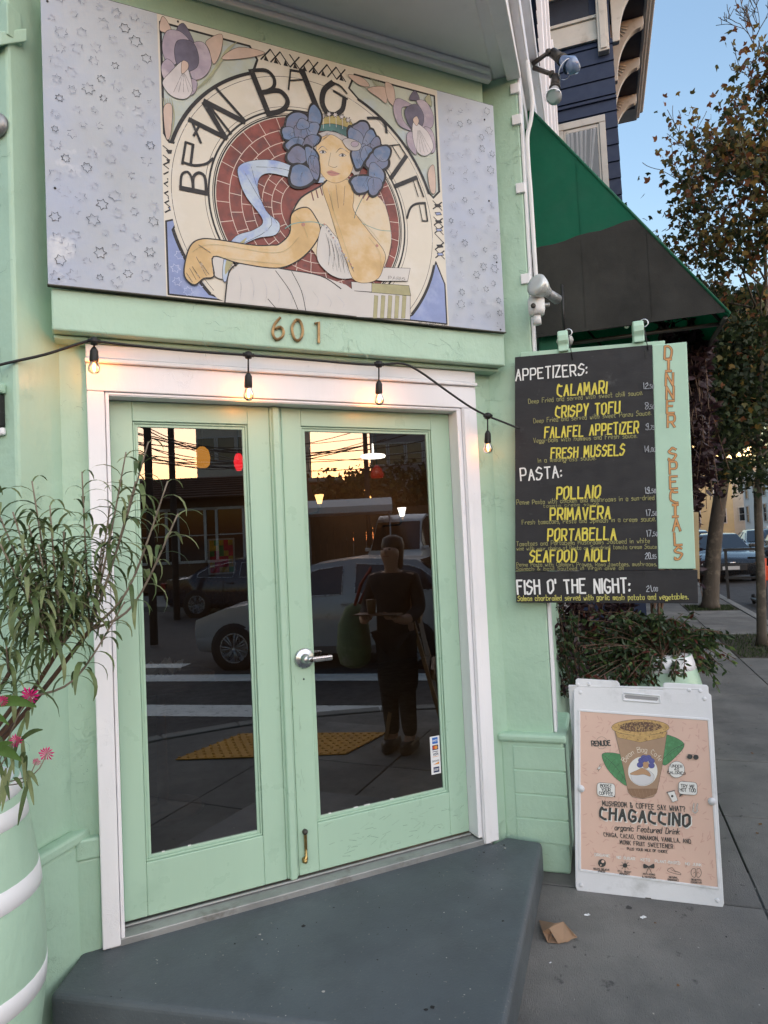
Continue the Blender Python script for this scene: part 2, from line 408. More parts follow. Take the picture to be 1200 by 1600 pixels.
# planted tree pits
for (a, b) in ((5.40, 7.27), (10.15, 11.07)):
    g = MB(); g.box((a, -2.69, -.03), (b, -1.81, -.006), mat('pit_soil', (.045, .038, .026), .95, .3, 12, bump=.5, bs=80)); q = g.build('tree_pit'); q.matrix_world = MS; tag(q, kind='structure')
    g = MB(); r_ = random.Random(int(a))
    for _ in range(1500):
        u, v = r_.uniform(a+.03, b-.03), r_.uniform(1.84, 2.66); h = r_.uniform(.015, .05); t = r_.uniform(0, PI); dx, dy = math.cos(t)*.006, math.sin(t)*.006; l = r_.uniform(-.02, .02)
        g.add([(u-dx, -v-dy, -.01), (u+dx, -v+dy, -.01), (u+l, -v+l, h)], [(0, 1, 2)], grassm)
    o = g.build('grass'); o.matrix_world = MS; tag(o, 'short dull grass growing in the square pit at the foot of the street tree', 'grass', kind='stuff')
# crosswalk bars and the yellow warning pad that the door mirrors
RD = Vector((.81, .586, 0)).normalized(); RN = Vector((-.586, .81, 0))      # along the parked silver car / towards the café
def bar(c, L, wd, m, z=G-.126): 
    a = c-RD*L/2; p = [a-RN*wd/2, a+RD*L-RN*wd/2, a+RD*L+RN*wd/2, a+RN*wd/2]
    return [(q.x, q.y, z) for q in p]
cw = MB()
for c, L, wd in ((Vector((2.6, -5.75, 0)), 8, .42), (Vector((2.15, -4.05, 0)), 7.0, .46), (Vector((.4, -8.4, 0)), 3.2, .32)):
    cw.add(bar(c, L, wd, None), [(0, 1, 2, 3)], roadpaint)
tag(cw.build('crosswalk_marking'), kind='structure')
tp = MB(); q = [Vector((.95, -2.55, G+.004)), Vector((1.55, -2.95, G+.004)), Vector((2.62, -2.28, G+.004)), Vector((2.12, -1.95, G+.004))]
tp.prism(q, (0, 0, .006), tactile)
for i in range(20):
    for j in range(9):
        p = (q[0]*(1-i/19)+q[3]*i/19)*(1-(j+.5)/9)+(q[1]*(1-i/19)+q[2]*i/19)*(j+.5)/9
        tp.lathe([(.014, 0), (.009, .006)], 6, p+Z*.006, m=tactile)
tag(tp.build('tactile_paving'), kind='structure')

# ================================================================== CAFÉ BUILDING
cafe = thing('cafe_building', 'mint green corner café front with white door casing and pilasters', 'building', T((1.2, 0, G)))
def cp(mb, name, m=None, parent=None, **k): return mb.build(name, m, parent or cafe, world=True, **k)
A1 = Vector((.282, -.05, 0)); L1 = A1-U*.2                    # left pilaster: end face and outer corner
C1 = Vector((2.39, -.20, 0)); A2 = C1-V*.26                   # right pilaster: outer corner, inner edge
ZS = 3.735                                                    # underside of the upper floor
# facade wall behind everything
m = MB(); m.box((.25, .06, G), (.375, -.05, ZS), mint); m.box((2.112, .06, G), (2.26, -.05, ZS), mint); m.box((.375, .06, 2.243), (2.112, -.05, ZS), mint)
cp(m, 'wall')
m = MB(); m.box((.282, -.05, 2.41), (2.235, -.12, ZS-.002), mint); cp(m, 'wall', bevel=.004)
# left pilaster, a square pier set to the side streets
def pier(mb, p, d1, l1, d2, l2, z0, z1, mm): mb.prism([p+Z*z0, p+d1*l1+Z*z0, p+d1*l1+d2*l2+Z*z0, p+d2*l2+Z*z0], (0, 0, z1-z0), mm)
m = MB(); pier(m, L1, U, .42, -V, 1.5, .40, ZS+3, mint); cp(m, 'pilaster', bevel=.012)
m = MB(); pier(m, L1-U*.05+V*.03, U, .29, -V, 1.6, G, .36, mint); cp(m, 'pilaster_base', bevel=.012)
m = MB(); pier(m, L1-U*.065+V*.045, U, .31, -V, 1.6, .362, .402, mint); cp(m, 'pilaster_moulding', bevel=.01)
m = MB(); m.box((.29, -.048, .30), (.375, -.085, .375), mint); m.box((.27, -.048, G), (.375, -.075, .298), mint); cp(m, 'wall_base', bevel=.008)
# small stepped brackets on the left pilaster
for z in (2.93+.35, 3.58, 3.95):
    m = MB(); c = L1-V*.13+Z*z
    m.prism([c-U*.03-V*.1+Z*-.04, c-U*.03+V*.13+Z*-.04, c+U*.06+V*.16+Z*.03, c+U*.06-V*.1+Z*.03], (0, 0, .05), mint)
    m.prism([c+V*.03-U*.012+Z*.01, c+V*.145-U*.012+Z*.01, c+V*.145+U*.05+Z*.01, c+V*.03+U*.05+Z*.01], (0, 0, .12), mint)
    cp(m, 'bracket', bevel=.004)
# right pilaster
m = MB(); pier(m, C1, -V, .27, U, .33, .44, ZS, mint); cp(m, 'pilaster', bevel=.008)
m = MB(); pier(m, C1-U*.03+V*.045, -V, .30, U, .40, G, .415, mint); cp(m, 'pilaster_base', bevel=.012)
for k in range(4):
    z = -.06+k*.115
    m = MB(); pier(m, C1-U*.034+V*.049, -V, .245, U, .02, z, z+.108, mint); cp(m, 'base_board', bevel=.003)
m = MB(); pier(m, C1-U*.05+V*.06, -V, .325, U, .44, .417, .455, mint); cp(m, 'pilaster_moulding', bevel=.012)
# white edge board and cleats on the outer corner
m = MB(); pier(m, C1+V*.002+U*.004, V, .014, U, .09, .457, ZS, white); cp(m, 'corner_board', bevel=.003)
for z in (2.66, 3.12, 3.47, 3.63):
    m = MB(); pier(m, C1-U*.012-V*.035, V, .045, U, .03, z, z+.05, white); cp(m, 'cleat', bevel=.003)
# side wall of the ground floor, running away from the corner
m = MB(); pier(m, C1+U*.33-V*.02, U, .9, -V, .2, G, ZS, mint); pier(m, C1+U*1.23-V*.02, U, 5.6, -V, .2, G, .5, mint); pier(m, C1+U*1.23-V*.02, U, 5.6, -V, .2, 2.35, ZS, mint)
cp(m, 'side_wall')
for k in range(4):
    f = MB(); p = C1+U*(1.25+k*1.4)-V*.1; f.prism([p+Z*.5, p+U*1.33+Z*.5, p+U*1.33-V*.01+Z*.5, p-V*.01+Z*.5], (0, 0, 1.85), carglass); fo = cp(f, 'shop_window')
    for q in (0, 1.3): f = MB(); pier(f, p+V*.07+U*q, U, .05, -V, .1, .502, 2.348, white); cp(f, 'window_frame', parent=fo)
# soffit of the square upper floor, with its mouldings
m = MB(); ap = S(-1.62, .02, 0); 
m.prism([C1+U*6+V*.02+Z*(ZS+.01), C1+U*6-V*1+Z*(ZS+.01), Vector((.4, 1.5, ZS+.01)), L1-V*2+Z*(ZS+.01), L1-V*2-U*.1+Z*(ZS+.01), ap+Z*(ZS+.01)], (0, 0, .1), white_o); cp(m, 'soffit')
m = MB(); m.box((.28, -.122, ZS-.04), (2.27, -.155, ZS+.004), white_o); m.box((.28, -.157, ZS-.018), (2.25, -.18, ZS+.006), white_o); cp(m, 'soffit_moulding', bevel=.006)
m = MB(); m.prism([ap-U*.0+V*.0+Z*(ZS-.03), C1+U*.0+V*.02+Z*(ZS-.03), C1-V*.05+Z*(ZS-.03), ap-V*.09+U*.05+Z*(ZS-.03)], (0, 0, .038), white_o); cp(m, 'soffit_moulding', bevel=.006)
# upper side wall: stepped white band, blue clapboards, white corner and window boards
blue = mat('blue_siding_paint', (.018, .032, .085), .5, .12, 3, bump=.05, bs=40, stretch=(.1, 1, 1))
for i, (dv, z0, z1) in enumerate(((.03, ZS-.0, ZS+.10), (.075, ZS+.102, ZS+.20), (.05, ZS+.202, ZS+.30), (.11, ZS+.302, ZS+.36))):
    m = MB(); p = S(-1.7, -.1, 0); pier(m, p, U, 8.0, V, .1+dv, z0, z1, white); cp(m, 'white_band', bevel=.01)
m = MB(); pier(m, S(-1.6, -.18, 0), U, 7.9, V, .17, ZS+.362, ZS+4.6, blue); cp(m, 'upper_wall')
for k in range(32):
    z = ZS+.37+k*.125; m = MB(); a = S(-1.6, .0, 0)
    m.prism([a+Z*z+V*.03, a+Z*(z+.12)+V*.006, a+Z*(z+.12)-V*.008, a+Z*z-V*.008], U*3.9, blue); cp(m, 'siding_board')
for u in (2.35, 3.35, 4.6, 5.9):
    m = MB(); pier(m, S(u, -.0, 0), U, .16, V, .07, ZS+.364, ZS+4.6, white); cp(m, 'window_trim', bevel=.006)
# sill band with the number, header and casing of the door
m = MB(); m.box((.264, -.05, 2.243), (2.243, -.178, 2.398), mint); cp(m, 'sill_band', bevel=.007)
m = MB(); m.box((.268, -.05, 2.226), (2.235, -.13, 2.241), mint); cp(m, 'sill_band_lip', bevel=.004)
# door casing
m = MB(); m.box((.374, -.052, 2.045), (2.113, -.10, 2.15), white); m.box((.370, -.052, 2.152), (2.117, -.115, 2.168), white); m.box((.374, -.052, 2.170), (2.113, -.104, 2.224), white); m.box((.45, -.052, 2.032), (2.02, -.094, 2.043), white)
cp(m, 'door_header', bevel=.004)
m = MB(); m.box((.374, -.052, -.03), (.436, -.10, 2.043), white); m.box((.438, -.02, -.03), (.452, -.092, 2.043), white); cp(m, 'door_casing', bevel=.004)
m = MB(); m.box((2.03, -.052, -.03), (2.113, -.10, 2.043), white); m.box((2.004, .0, -.0), (2.028, -.092, 2.043), white); m.box((2.034, -.102, -.028), (2.062, -.109, 2.04), white); cp(m, 'door_casing', bevel=.004)
m = MB(); m.box((.453, -.0, 2.03), (2.003, -.09, 2.043), white); m.box((.453, .05, -.01), (.4535, -.02, 2.03), mint_s); cp(m, 'door_head_jamb')
m = MB(); m.box((.40, .06, -.045), (2.08, -.095, -.008), steel_s); m.box((.452, -.03, -.007), (2.006, -.018, .002), steel_s); cp(m, 'threshold', bevel=.004)
# doors
def door(x0, x1, g0, g1, lab):
    f = MB(); zb, zt = .006, 2.028; gz0, gz1 = .229, 1.928
    yb, yf = .03, -.014
    f.box((x0, yb, zb), (g0-.02, yf, zt), mint_s); f.box((g1+.02, yb, zb), (x1, yf, zt), mint_s)
    f.box((g0-.0195, yb, zb), (g1+.0195, yf, gz0-.02), mint_s); f.box((g0-.0195, yb, gz1+.02), (g1+.0195, yf, zt), mint_s)
    d = cp(f, 'door', bevel=.003, label=lab)
    f = MB(); f.frame(g0-.0188, g1+.0188, gz0-.0188, gz1+.0188, .0075, .02, -.006, mint_s); f.frame(g0-.011, g1+.011, gz0-.011, gz1+.011, .012, .015, .0005, mint_s)
    cp(f, 'glazing_bead', parent=d, bevel=.002)
    g = MB(); g.add([(g0, .008, gz0), (g1, .008, gz0), (g1, .008, gz1), (g0, .008, gz1)], [(0, 1, 2, 3)], pane); cp(g, 'glass_pane', parent=d)
    return d
dL = door(.4545, 1.098, .559, .983, 'left door leaf without handle'); dR = door(1.152, 2.0025, 1.262, 1.881, 'right door leaf with lever handle')
m = MB(); m.box((1.099, .03, .004), (1.151, -.018, 2.028), mint_s); m.box((1.108, -.0185, .004), (1.140, -.036, 2.026), mint_s); cp(m, 'astragal', bevel=.008, seg=3)
# lever handle
m = MB(); m.lathe([(.044, 0), (.044, .006), (.039, .012), (.022, .014), (.018, .02), (.017, .045), (.012, .05)], 32, (1.212, -.0145, .925), 'y', chrome)
m.tube([(1.212, -.062, .925), (1.235, -.066, .925)], [.013, .013], 14, chrome); cp(m, 'handle_rose', parent=dR)
m = MB(); m.box((1.218, -.058, .912), (1.325, -.074, .934), chrome); cp(m, 'lever_handle', parent=dR, bevel=.006, seg=3)
m = MB(); m.lathe([(.008, 0), (.008, .004)], 12, (1.226, -.0745, .923), 'y', darkmetal); cp(m, 'keyhole', parent=dR)
# kick-down holder
m = MB(); m.lathe([(.011, 0), (.012, .012), (.006, .02)], 14, (1.182, -.0145, .188), 'y', darkmetal); m.box((1.176, -.02, .11), (1.188, -.027, .18), brass)
m.tube([(1.182, -.022, .115), (1.181, -.026, .09), (1.176, -.04, .078)], [.006, .007, .009], 8, brass); m.tube([(1.172, -.016, .075), (1.172, -.05, .075)], .008, 8, brass); m.lathe([(.011, 0), (.011, .016)], 12, (1.172, -.034, .068), 'z', brass)
cp(m, 'door_holder', parent=dR)
m = MB(); m.lathe([(.004, 0), (.003, .004)], 8, (1.207, -.0145, .835), 'y', darkmetal); cp(m, 'screw', parent=dR)
# payment sticker on the right pane
fr = Frame((1.823, .0072, .299), (1, 0, 0), (.0, 0, 1)); pr = Print(fr, 0)
W_ = mat('sticker_white', (.75, .76, .78), .5, .03); BL = mat('sticker_blue', (.03, .14, .5), .5, .1); RD_ = mat('sticker_red', (.55, .06, .03), .5, .1); NV = mat('sticker_navy', (.02, .03, .09), .5, .1); OR = mat('sticker_orange', (.7, .3, .05), .5, .1)
pr.poly([(0, 0), (.052, 0), (.052, .178), (0, .178)], W_, px=False)
pr.poly([(.012, .142), (.042, .142), (.042, .172), (.012, .172)], BL, px=False)
pr.poly([(.011, .113), (.043, .113), (.043, .136), (.011, .136)], NV, px=False); pr.ell((.022, .1245), .0085, .0085, RD_, px=False); pr.ell((.031, .1245), .0085, .0085, OR, px=False)
pr.poly([(.011, .104), (.043, .104), (.043, .107), (.011, .107)], NV, px=False)
text(pr, 'VISA', (.013, .088), (.041, .088), .011, NV, .2, .2, px=False)
pr.poly([(.011, .081), (.043, .081), (.043, .083), (.011, .083)], OR, px=False)
text(pr, 'DISCOVER', (.008, .058), (.044, .058), .007, NV, .16, px=False); pr.poly([(.012, .045), (.044, .045), (.044, .056)], OR, px=False)
pr.poly([(.012, .008), (.043, .008), (.043, .033), (.012, .033)], NV, px=False); text(pr, 'DEBIT', (.015, .016), (.04, .016), .009, W_, .16, px=False)
text(pr, 'AMEX', (.014, .153), (.040, .153), .009, W_, .16, px=False)
o = pr.mb.build('payment_sticker', None, dR); o.matrix_parent_inverse = Matrix.Identity(4); o.matrix_basis = fr.M
# step
st = MB(); P2 = S(-1.575, .03, 0)
sp_ = [Vector((.205, -.262, 0)), Vector((1.40, -1.15, 0)), Vector((2.285, -.205, 0)), Vector((2.17, -.07, 0)), Vector((2.08, -.097, 0)), Vector((2.08, .05, 0)), Vector((.33, .05, 0)), Vector((.29, -.09, 0))]
st.prism([p+Z*G for p in sp_], (0, 0, -.034-G), slate)
so_ = st.build('doorstep', bevel=.022, seg=4); tag(so_, kind='structure')

# ------------------------------------------------------------------ interior seen through the panes
wallin = mat('interior_brown_wall', (.14, .085, .05), .8, .2, 3); floorin = mat('interior_floor', (.05, .035, .025), .5, .3, 4)
m = MB(); m.box((-1.2, 4.4, G), (6.1, 4.5, 3.2), wallin); m.box((-1.3, 1.5, G), (-1.2, 4.4, 3.2), wallin); cp(m, 'interior_wall')
rp_ = [Vector((-1.2, 1.8, 0)), Vector((.26, .065, 0)), Vector((2.2, .065, 0)), Vector((2.2, .25, 0)), C1+U*5.9-V*.24, Vector((-1.2, 4.4, 0))]
m = MB(); m.prism([p+Z*G for p in rp_], (0, 0, .18), floorin); cp(m, 'interior_floor')
m = MB(); m.prism([p+Z*3.2 for p in rp_], (0, 0, .1), wallin); cp(m, 'interior_ceiling')
warm = emis('lamp_warm', (1, .55, .2), .5); wht = emis('lamp_white', (1, .93, .8), .5); redl = emis('lamp_red', (1, .02, .03), .2); yel = emis('lamp_yellow', (1, .40, .05), .10)
def inside(x, y, d): return deep(x, y, d)
def pend(px, py, d, prof, mm, lab, ln=1.2):
    c = inside(px, py, d); t = thing('pendant_lamp', lab, 'pendant lamp', T(c), 'lamps hanging inside the café')
    MB().lathe(prof, 20, m=mm).build('lamp_shade', None, t); MB().tube([(0, 0, prof[-1][1]), (0, 0, 3.2-c.z)], .006, 6, blackplastic).build('cord', None, t); return t
pend(583, 713, 5.2, [(.09, -.012), (.1, 0), (.09, .012), (.008, .02), (.006, .10)], wht, 'flat white disc lamp hanging inside the right door pane')
pend(373, 722, 4.2, [(.015, -.055), (.026, -.03), (.032, 0), (.026, .035), (.012, .055)], redl, 'bright red oval lamp hanging inside the left door pane')
pend(316, 715, 4.6, [(.03, -.07), (.05, -.05), (.055, 0), (.045, .05), (.02, .075)], yel, 'amber yellow oval lamp hanging inside the left door pane')
pend(589, 737, 5.4, [(.05, -.05), (.055, -.02), (.04, .02), (.01, .055)], emis('lamp_red_dim', (.6, .05, .02), .05), 'dim red cone lamp below the white disc lamp')
def sconce(px, py, d, lab, pw, mm):
    c = inside(px, py, d); t = thing('wall_lamp', lab, 'wall lamp', T(c), 'lit wall lamps inside the café')
    MB().lathe([(.024, -.05), (.036, .0), (.05, .05)], 14, m=mm).build('lamp_shade', None, t)
    MB().lathe([(.035, -.11), (.02, -.09), (.03, -.062)], 10, m=darkmetal).build('lamp_base', None, t)
    MB().tube([(0, 0, -.1), (0, .08, -.14), (0, 4.4-c.y, -.14)], .012, 6, darkmetal).build('bracket', None, t)
    l = bpy.data.lights.new('lamp_light', 'POINT'); l.energy = pw; l.color = (1, .6, .28); l.shadow_soft_size = .08
    lo = bpy.data.objects.new('lamp_light', l); col.objects.link(lo); lo.parent = t; lo.location = (0, -.14, .1)
sconce(628, 800, 7.45, 'bright upturned wall lamp seen through the right door pane', .9, wht)
sconce(499, 780, 7.2, 'small yellow lantern lamp on the far wall behind the right pane', .3, warm)
# framed picture, table with napkins
c = inside(346, 868, 5.0); t = thing('framed_picture', 'colourful framed picture inside behind the left pane', 'picture', T(c))
MB().frame(-.10, .10, -.14, .13, .012, -.01, .01, mat('frame_pale', (.4, .38, .35), .5)).build('frame', None, t)
a = MB(); r_ = random.Random(4); cm = [mat('art_red', (.5, .03, .03), .6, .5, 20), mat('art_yellow', (.5, .35, .02), .6, .5, 20), mat('art_green', (.1, .25, .05), .6, .5, 20)]
for i in range(5):
    for j in range(6): a.box((-.088+i*.0352, -.004, -.128+j*.041), (-.088+i*.0352+.035, .006, -.128+j*.041+.0405), r_.choice(cm))
a.build('artwork', None, t)
l = bpy.data.lights.new('picture_light', 'POINT'); l.energy = .05; l.color = (1, .8, .6); l.shadow_soft_size = .05; lo = bpy.data.objects.new('picture_light', l); col.objects.link(lo); lo.parent = t; lo.location = (0, -.35, .25)
woodd = mat('dark_wood', (.10, .045, .02), .45, .3, 6, stretch=(1, 8, 8))
c = inside(245, 925, 3.7); t = thing('round_table', 'round wooden table inside, under a heap of white napkins', 'table', T((c.x, c.y, -.02)))
MB().lathe([(.3, .70), (.3, .735)], 28, m=woodd).build('tabletop', None, t); MB().lathe([(.22, 0), (.2, .02), (.03, .05), (.025, .7)], 18, m=woodd).build('pedestal', None, t)
def crumple(mb, n, sx, sy, sz, seed, m, rot=0):
    vs = []; 
    for i in range(n+1):
        for j in range(n+1):
            a_, b_ = i/n-.5, j/n-.5; q = noise.noise(Vector((a_*3.1+seed, b_*3.3, seed))); q2 = noise.noise(Vector((a_*7+seed, b_*7, 2.)))
            vs.append((a_*sx*(1+.3*q2), b_*sy*(1+.3*q), sz*(abs(q)*1.2+abs(q2)*.7+.02)))
    mb.add(vs, [(i*(n+1)+j, (i+1)*(n+1)+j, (i+1)*(n+1)+j+1, i*(n+1)+j+1) for i in range(n) for j in range(n)], m)
m = MB(); crumple(m, 9, .22, .18, .10, 5, mat('napkin', (.75, .73, .68), .8, .05)); o = m.build('napkins'); o.location = (c.x, c.y, .718); tag(o, 'heap of crumpled white napkins on the round table', 'napkins')
l = bpy.data.lights.new('lamp_light', 'POINT'); l.energy = .04; l.shadow_soft_size = .1; lo = bpy.data.objects.new('table_point_light', l); col.objects.link(lo); lo.location = (c.x+.2, c.y-.2, 1.9)  # bare point light above the round table, no lamp body

# ================================================================== PAINTED SIGN OVER THE DOOR
fr = Frame((0, -.199, 0), (1, 0, 0), (0, 0, 1))
sign = thing('painted_sign', 'large hand painted café sign with a woman in a round frame, above the door', 'sign', fr.M)
lav = mat('sign_lavender', (.42, .455, .50), .42, .14, 1.6, bump=.03, bs=50, c2=(.37, .42, .54), c2s=1.3, c2t=(.42, .6), c3=(.58, .60, .64), c3s=5, c3t=(.62, .74))
creamp = mat('sign_cream', (.60, .56, .48), .42, .07, 3, bump=.03, bs=60, c2=(.66, .63, .58), c2s=4, c2t=(.5, .7))
m = MB(); m.box((.256, .0, 2.402), (2.238, .03, 3.533), lav); m.build('sign_board', None, sign, bevel=.002)
m = MB(); m.box((.254, -.004, 2.399), (2.24, .022, 2.4025), darkmetal); m.build('edge_strip', None, sign)
m = MB(); m.box((.254, .004, 3.5325), (2.24, .022, 3.537), darkmetal); m.build('edge_strip', None, sign)
pr = Print(fr)
PX = pr.px(1)
stars = Print(fr, -.0005)
ink = mat('sign_ink', (.03, .03, .035), .45, .5, 30, c2=(.35, .36, .42), c2s=38, c2t=(.55, .62))
inkf = mat('sign_ink_faded', (.19, .2, .25), .45, .5, 30, c2=(.40, .42, .52), c2s=30, c2t=(.42, .55))
r_ = random.Random(11)
def star_field(x0, x1, z0, z1, n, mm, r0=.012, r1=.024, mi=.055):
    pts = []; tries = 0
    while len(pts) < n and tries < 6000:
        tries += 1; x, z = r_.uniform(x0, x1), r_.uniform(z0, z1)
        if all((x-a)**2+(z-b)**2 > mi**2 for a, b in pts): pts.append((x, z))
    for x, z in pts:
        k = r_.choice((6, 6, 7)); ro = r_.uniform(r0, r1); ri = ro*r_.uniform(.55, .66); ph = r_.uniform(0, 1)
        P = [(x+(ro if i % 2 == 0 else ri)*r_.uniform(.92, 1.08)*math.cos(ph+PI*i/k), z+(ro if i % 2 == 0 else ri)*r_.uniform(.92, 1.08)*math.sin(ph+PI*i/k)) for i in range(2*k)]
        P.append(P[0]); q = r_.choice(mm)
        for i in range(2*k):      # worn, uneven pen lines
            if q is inkf and r_.random() < .22: continue
            stars.stroke([P[i], P[i+1]], r_.uniform(.0010, .0022), q, px=False)
star_field(.285, .635, 2.43, 3.50, 96, (ink, inkf, inkf, inkf)); star_field(1.955, 2.215, 2.43, 3.49, 72, (ink, inkf, inkf))
stars.build('star_pattern', sign, kind='stuff')
X0, X1, Z0, Z1 = .664, 1.921, 2.4035, 3.5315
CX, CZ = 1.276, 2.835
pr.poly([(X0, Z0), (X1, Z0), (X1, Z1), (X0, Z1)], creamp, px=False)
skyb = mat('sign_blue', (.22, .28, .50), .45, .18, 5, c2=(.32, .38, .58), c2s=6, c2t=(.5, .65))
bgreen = mat('sign_pale_green', (.42, .46, .40), .45, .14, 6, c2=(.40, .47, .52), c2s=5, c2t=(.5, .62))
def arc(r, a0, a1, n=40, c=(CX, CZ)): return [(c[0]+r*math.cos(a0+(a1-a0)*i/n), c[1]+r*math.sin(a0+(a1-a0)*i/n)) for i in range(n+1)]
RO_ = .605
# corner fields
def cfield(pts, mm, w=.009):
    pr.poly(pts, mm, px=False); pr.stroke(pts+[pts[0], pts[1]], w, blk, px=False)
cfield([(X0+.012, 3.50), (X0+.012, 3.05), (X0+.03, 3.02), (X0+.065, 3.02)]+[p for p in arc(RO_, R(162), R(113), 24)]+[(1.06, 3.45), (1.03, 3.50)], bgreen)
cfield([(1.905, 3.50), (1.50, 3.50), (1.47, 3.43)]+arc(RO_, R(67), R(18), 24)+[(1.872, 3.005), (1.905, 3.04)], bgreen)
cfield([(X0+.008, 2.412), (X0+.008, 2.70), (X0+.06, 2.72)]+arc(RO_, R(196), R(222), 12)+[(.90, 2.412)], skyb, .007)
cfield([(1.91, 2.412), (1.91, 2.60), (1.868, 2.70)]+arc(RO_, R(-15), R(-41), 12)+[(1.69, 2.412)], skyb, .007)
o_ = stars; stars = Print(fr, -.0009); star_field(X0+.03, .80, 2.43, 2.58, 9, (mat('star_pale', (.45, .5, .68), .5),), .013, .02, .04); stars.build('pale_stars', sign, kind='stuff')
# lattice ornament in the gaps
def lattice(x0, x1, z0, z1, n, seed, vert=True):
    q = random.Random(seed)
    for i in range(n):
        t0 = i/n; t1 = (i+1)/n
        if vert:
            a, b = lerp(z0, z1, t0), lerp(z0, z1, t1)
            pr.stroke([(x0, a), (x1, b)], .006, blk, px=False) if q.random() < .75 else None
            pr.stroke([(x0, b), (x1, a)], .004, blk, px=False) if q.random() < .75 else None
            c = (a+b)/2; xm = (x0+x1)/2; d = (b-a)*.22
            if q.random() < .8: pr.poly([(xm-.008, c-d), (xm+.02, c-d*.2), (xm+.012, c+d), (xm-.015, c+d*.4)], blk if q.random() < .5 else skyb, px=False, outline=.003)
        else:
            a, b = lerp(x0, x1, t0), lerp(x0, x1, t1)
            pr.stroke([(a, z0), (b, z1)], .006, blk, px=False) if q.random() < .8 else None
            pr.stroke([(a, z1), (b, z0)], .005, blk, px=False) if q.random() < .75 else None
            if q.random() < .8: pr.poly([(a+(b-a)*.3, z0), (a+(b-a)*.8, z0), (a+(b-a)*.5, z0+(z1-z0)*.45)], blk, px=False)
lattice(X0+.006, X0+.06, 2.735, 3.0, 7, 3); lattice(1.868, 1.915, 2.72, 2.99, 7, 5); lattice(1.075, 1.455, 3.455, 3.51, 9, 8, False)
# ring for the lettering and the inner rings
pr.poly([(a, max(b, Z0)) for a, b in arc(.592, 0, 2*PI, 72)[:-1]], creamp, px=False)
pr.stroke(arc(.580, R(-40), R(222), 90), .0022, ink, px=False)
for a_, b_ in ((162, 113), (67, 18), (196, 222), (-15, -41)): pr.stroke(arc(.600, R(a_), R(b_), 30), .010, blk, px=False)
for rr_, ww in ((.452, .002), (.437, .008), (.421, .0035), (.414, .006)): pr.stroke(arc(rr_, R(-50), R(232), 70), ww, blk, px=False)
brk = mat('sign_brick', (.20, .055, .045), .5, .35, 10, c2=(.12, .045, .045), c2s=14, c2t=(.5, .62)); mort = mat('sign_mortar', (.62, .50, .44), .5, .1, 12)
pr.poly(arc(.408, 0, 2*PI, 64)[:-1], brk, px=False)
bc = (CX-.03, CZ-.02)
for i, rr_ in enumerate([.407, .355, .306, .262, .22, .18]):
    nx = [.355, .306, .262, .22, .18, .14][i]
    pr.stroke(arc(nx, 0, 2*PI, 60, (CX, CZ)), .0028, mort, px=False)
    nn = 30-i*2
    for k in range(nn):
        a_ = 2*PI*(k+.5*(i % 2))/nn+.05; pr.stroke([(CX+nx*math.cos(a_), CZ+nx*math.sin(a_)), (CX+rr_*math.cos(a_), CZ+rr_*math.sin(a_))], .0028, mort, px=False)
pr.build('painted_ground', sign, kind='stuff')
# lettering, brush strokes of changing weight (in picture pixels of the sign's own drawing)
pl = Print(fr, -.0042)
def zz(o, s, pts): return [(o[0]+x*s, o[1]+y*s) for x, y in pts]
def br(o, s, w, pts, sm=False, tp=False): pl.stroke(zz(o, s, pts), w*s*PX, blk, smooth=sm, taper=tp)
o1, s1 = (230, 0), .24167
for w_, p_, sm in ((26, [(215, 1218), (385, 1252)], 0), (13, [(215, 1215), (222, 1135), (262, 1115), (288, 1160), (297, 1235)], 1), (16, [(297, 1235), (298, 1150), (335, 1120), (372, 1150), (382, 1250)], 1),
    (13, [(248, 922), (226, 1062)], 0), (12, [(248, 922), (296, 938)], 0), (15, [(296, 938), (280, 1068)], 0), (14, [(226, 1050), (300, 1072), (380, 1062), (423, 1028)], 1),
    (27, [(275, 778), (508, 895)], 0), (14, [(280, 770), (345, 925)], 0), (13, [(338, 812), (300, 880)], 0),
    (14, [(375, 655), (540, 868)], 0), (30, [(370, 672), (505, 895)], 0), (30, [(372, 660), (625, 790)], 0), (16, [(448, 578), (632, 785)], 0),
    (34, [(672, 462), (785, 745)], 0), (20, [(665, 462), (765, 458), (818, 510), (812, 570), (742, 602)], 1), (28, [(742, 602), (850, 590), (905, 650), (880, 710), (785, 742)], 1),
    (10, [(912, 582), (925, 458)], 0), (11, [(922, 455), (1000, 468)], 0), (36, [(1000, 462), (1095, 700)], 0), (9, [(915, 525), (1012, 518)], 0)):
    br(o1, s1, w_, p_, sm)
o2, s2 = (420, 60), .31667
for w_, p_, sm in ((8, [(384, 275), (352, 238), (310, 218)], 1), (26, [(312, 222), (272, 258), (262, 320), (290, 372), (330, 380)], 1), (22, [(330, 378), (362, 352), (372, 300)], 1), (9, [(318, 262), (386, 302)], 0)): br(o2, s2, w_, p_, sm)
o3, s3 = (530, 100), .1875
for w_, p_, sm in ((22, [(392, 575), (378, 505), (330, 458), (235, 455)], 1), (10, [(365, 690), (500, 675)], 0), (10, [(500, 678), (556, 770)], 0), (34, [(555, 772), (428, 955)], 0), (7, [(435, 682), (506, 795)], 0),
    (34, [(463, 1022), (640, 950)], 0), (14, [(640, 945), (700, 1110)], 0), (7, [(615, 978), (656, 1110)], 0), (18, [(562, 1288), (590, 1205), (640, 1168), (712, 1162)], 1), (14, [(712, 1160), (733, 1310)], 0), (10, [(688, 1310), (735, 1312)], 0), (7, [(665, 1180), (690, 1310)], 0)): br(o3, s3, w_, p_, sm)
text(pl, 'M. Henry 06', (654, 507), (698, 511), 5, ink, .12)
pl.build('sign_lettering', sign, kind='stuff')
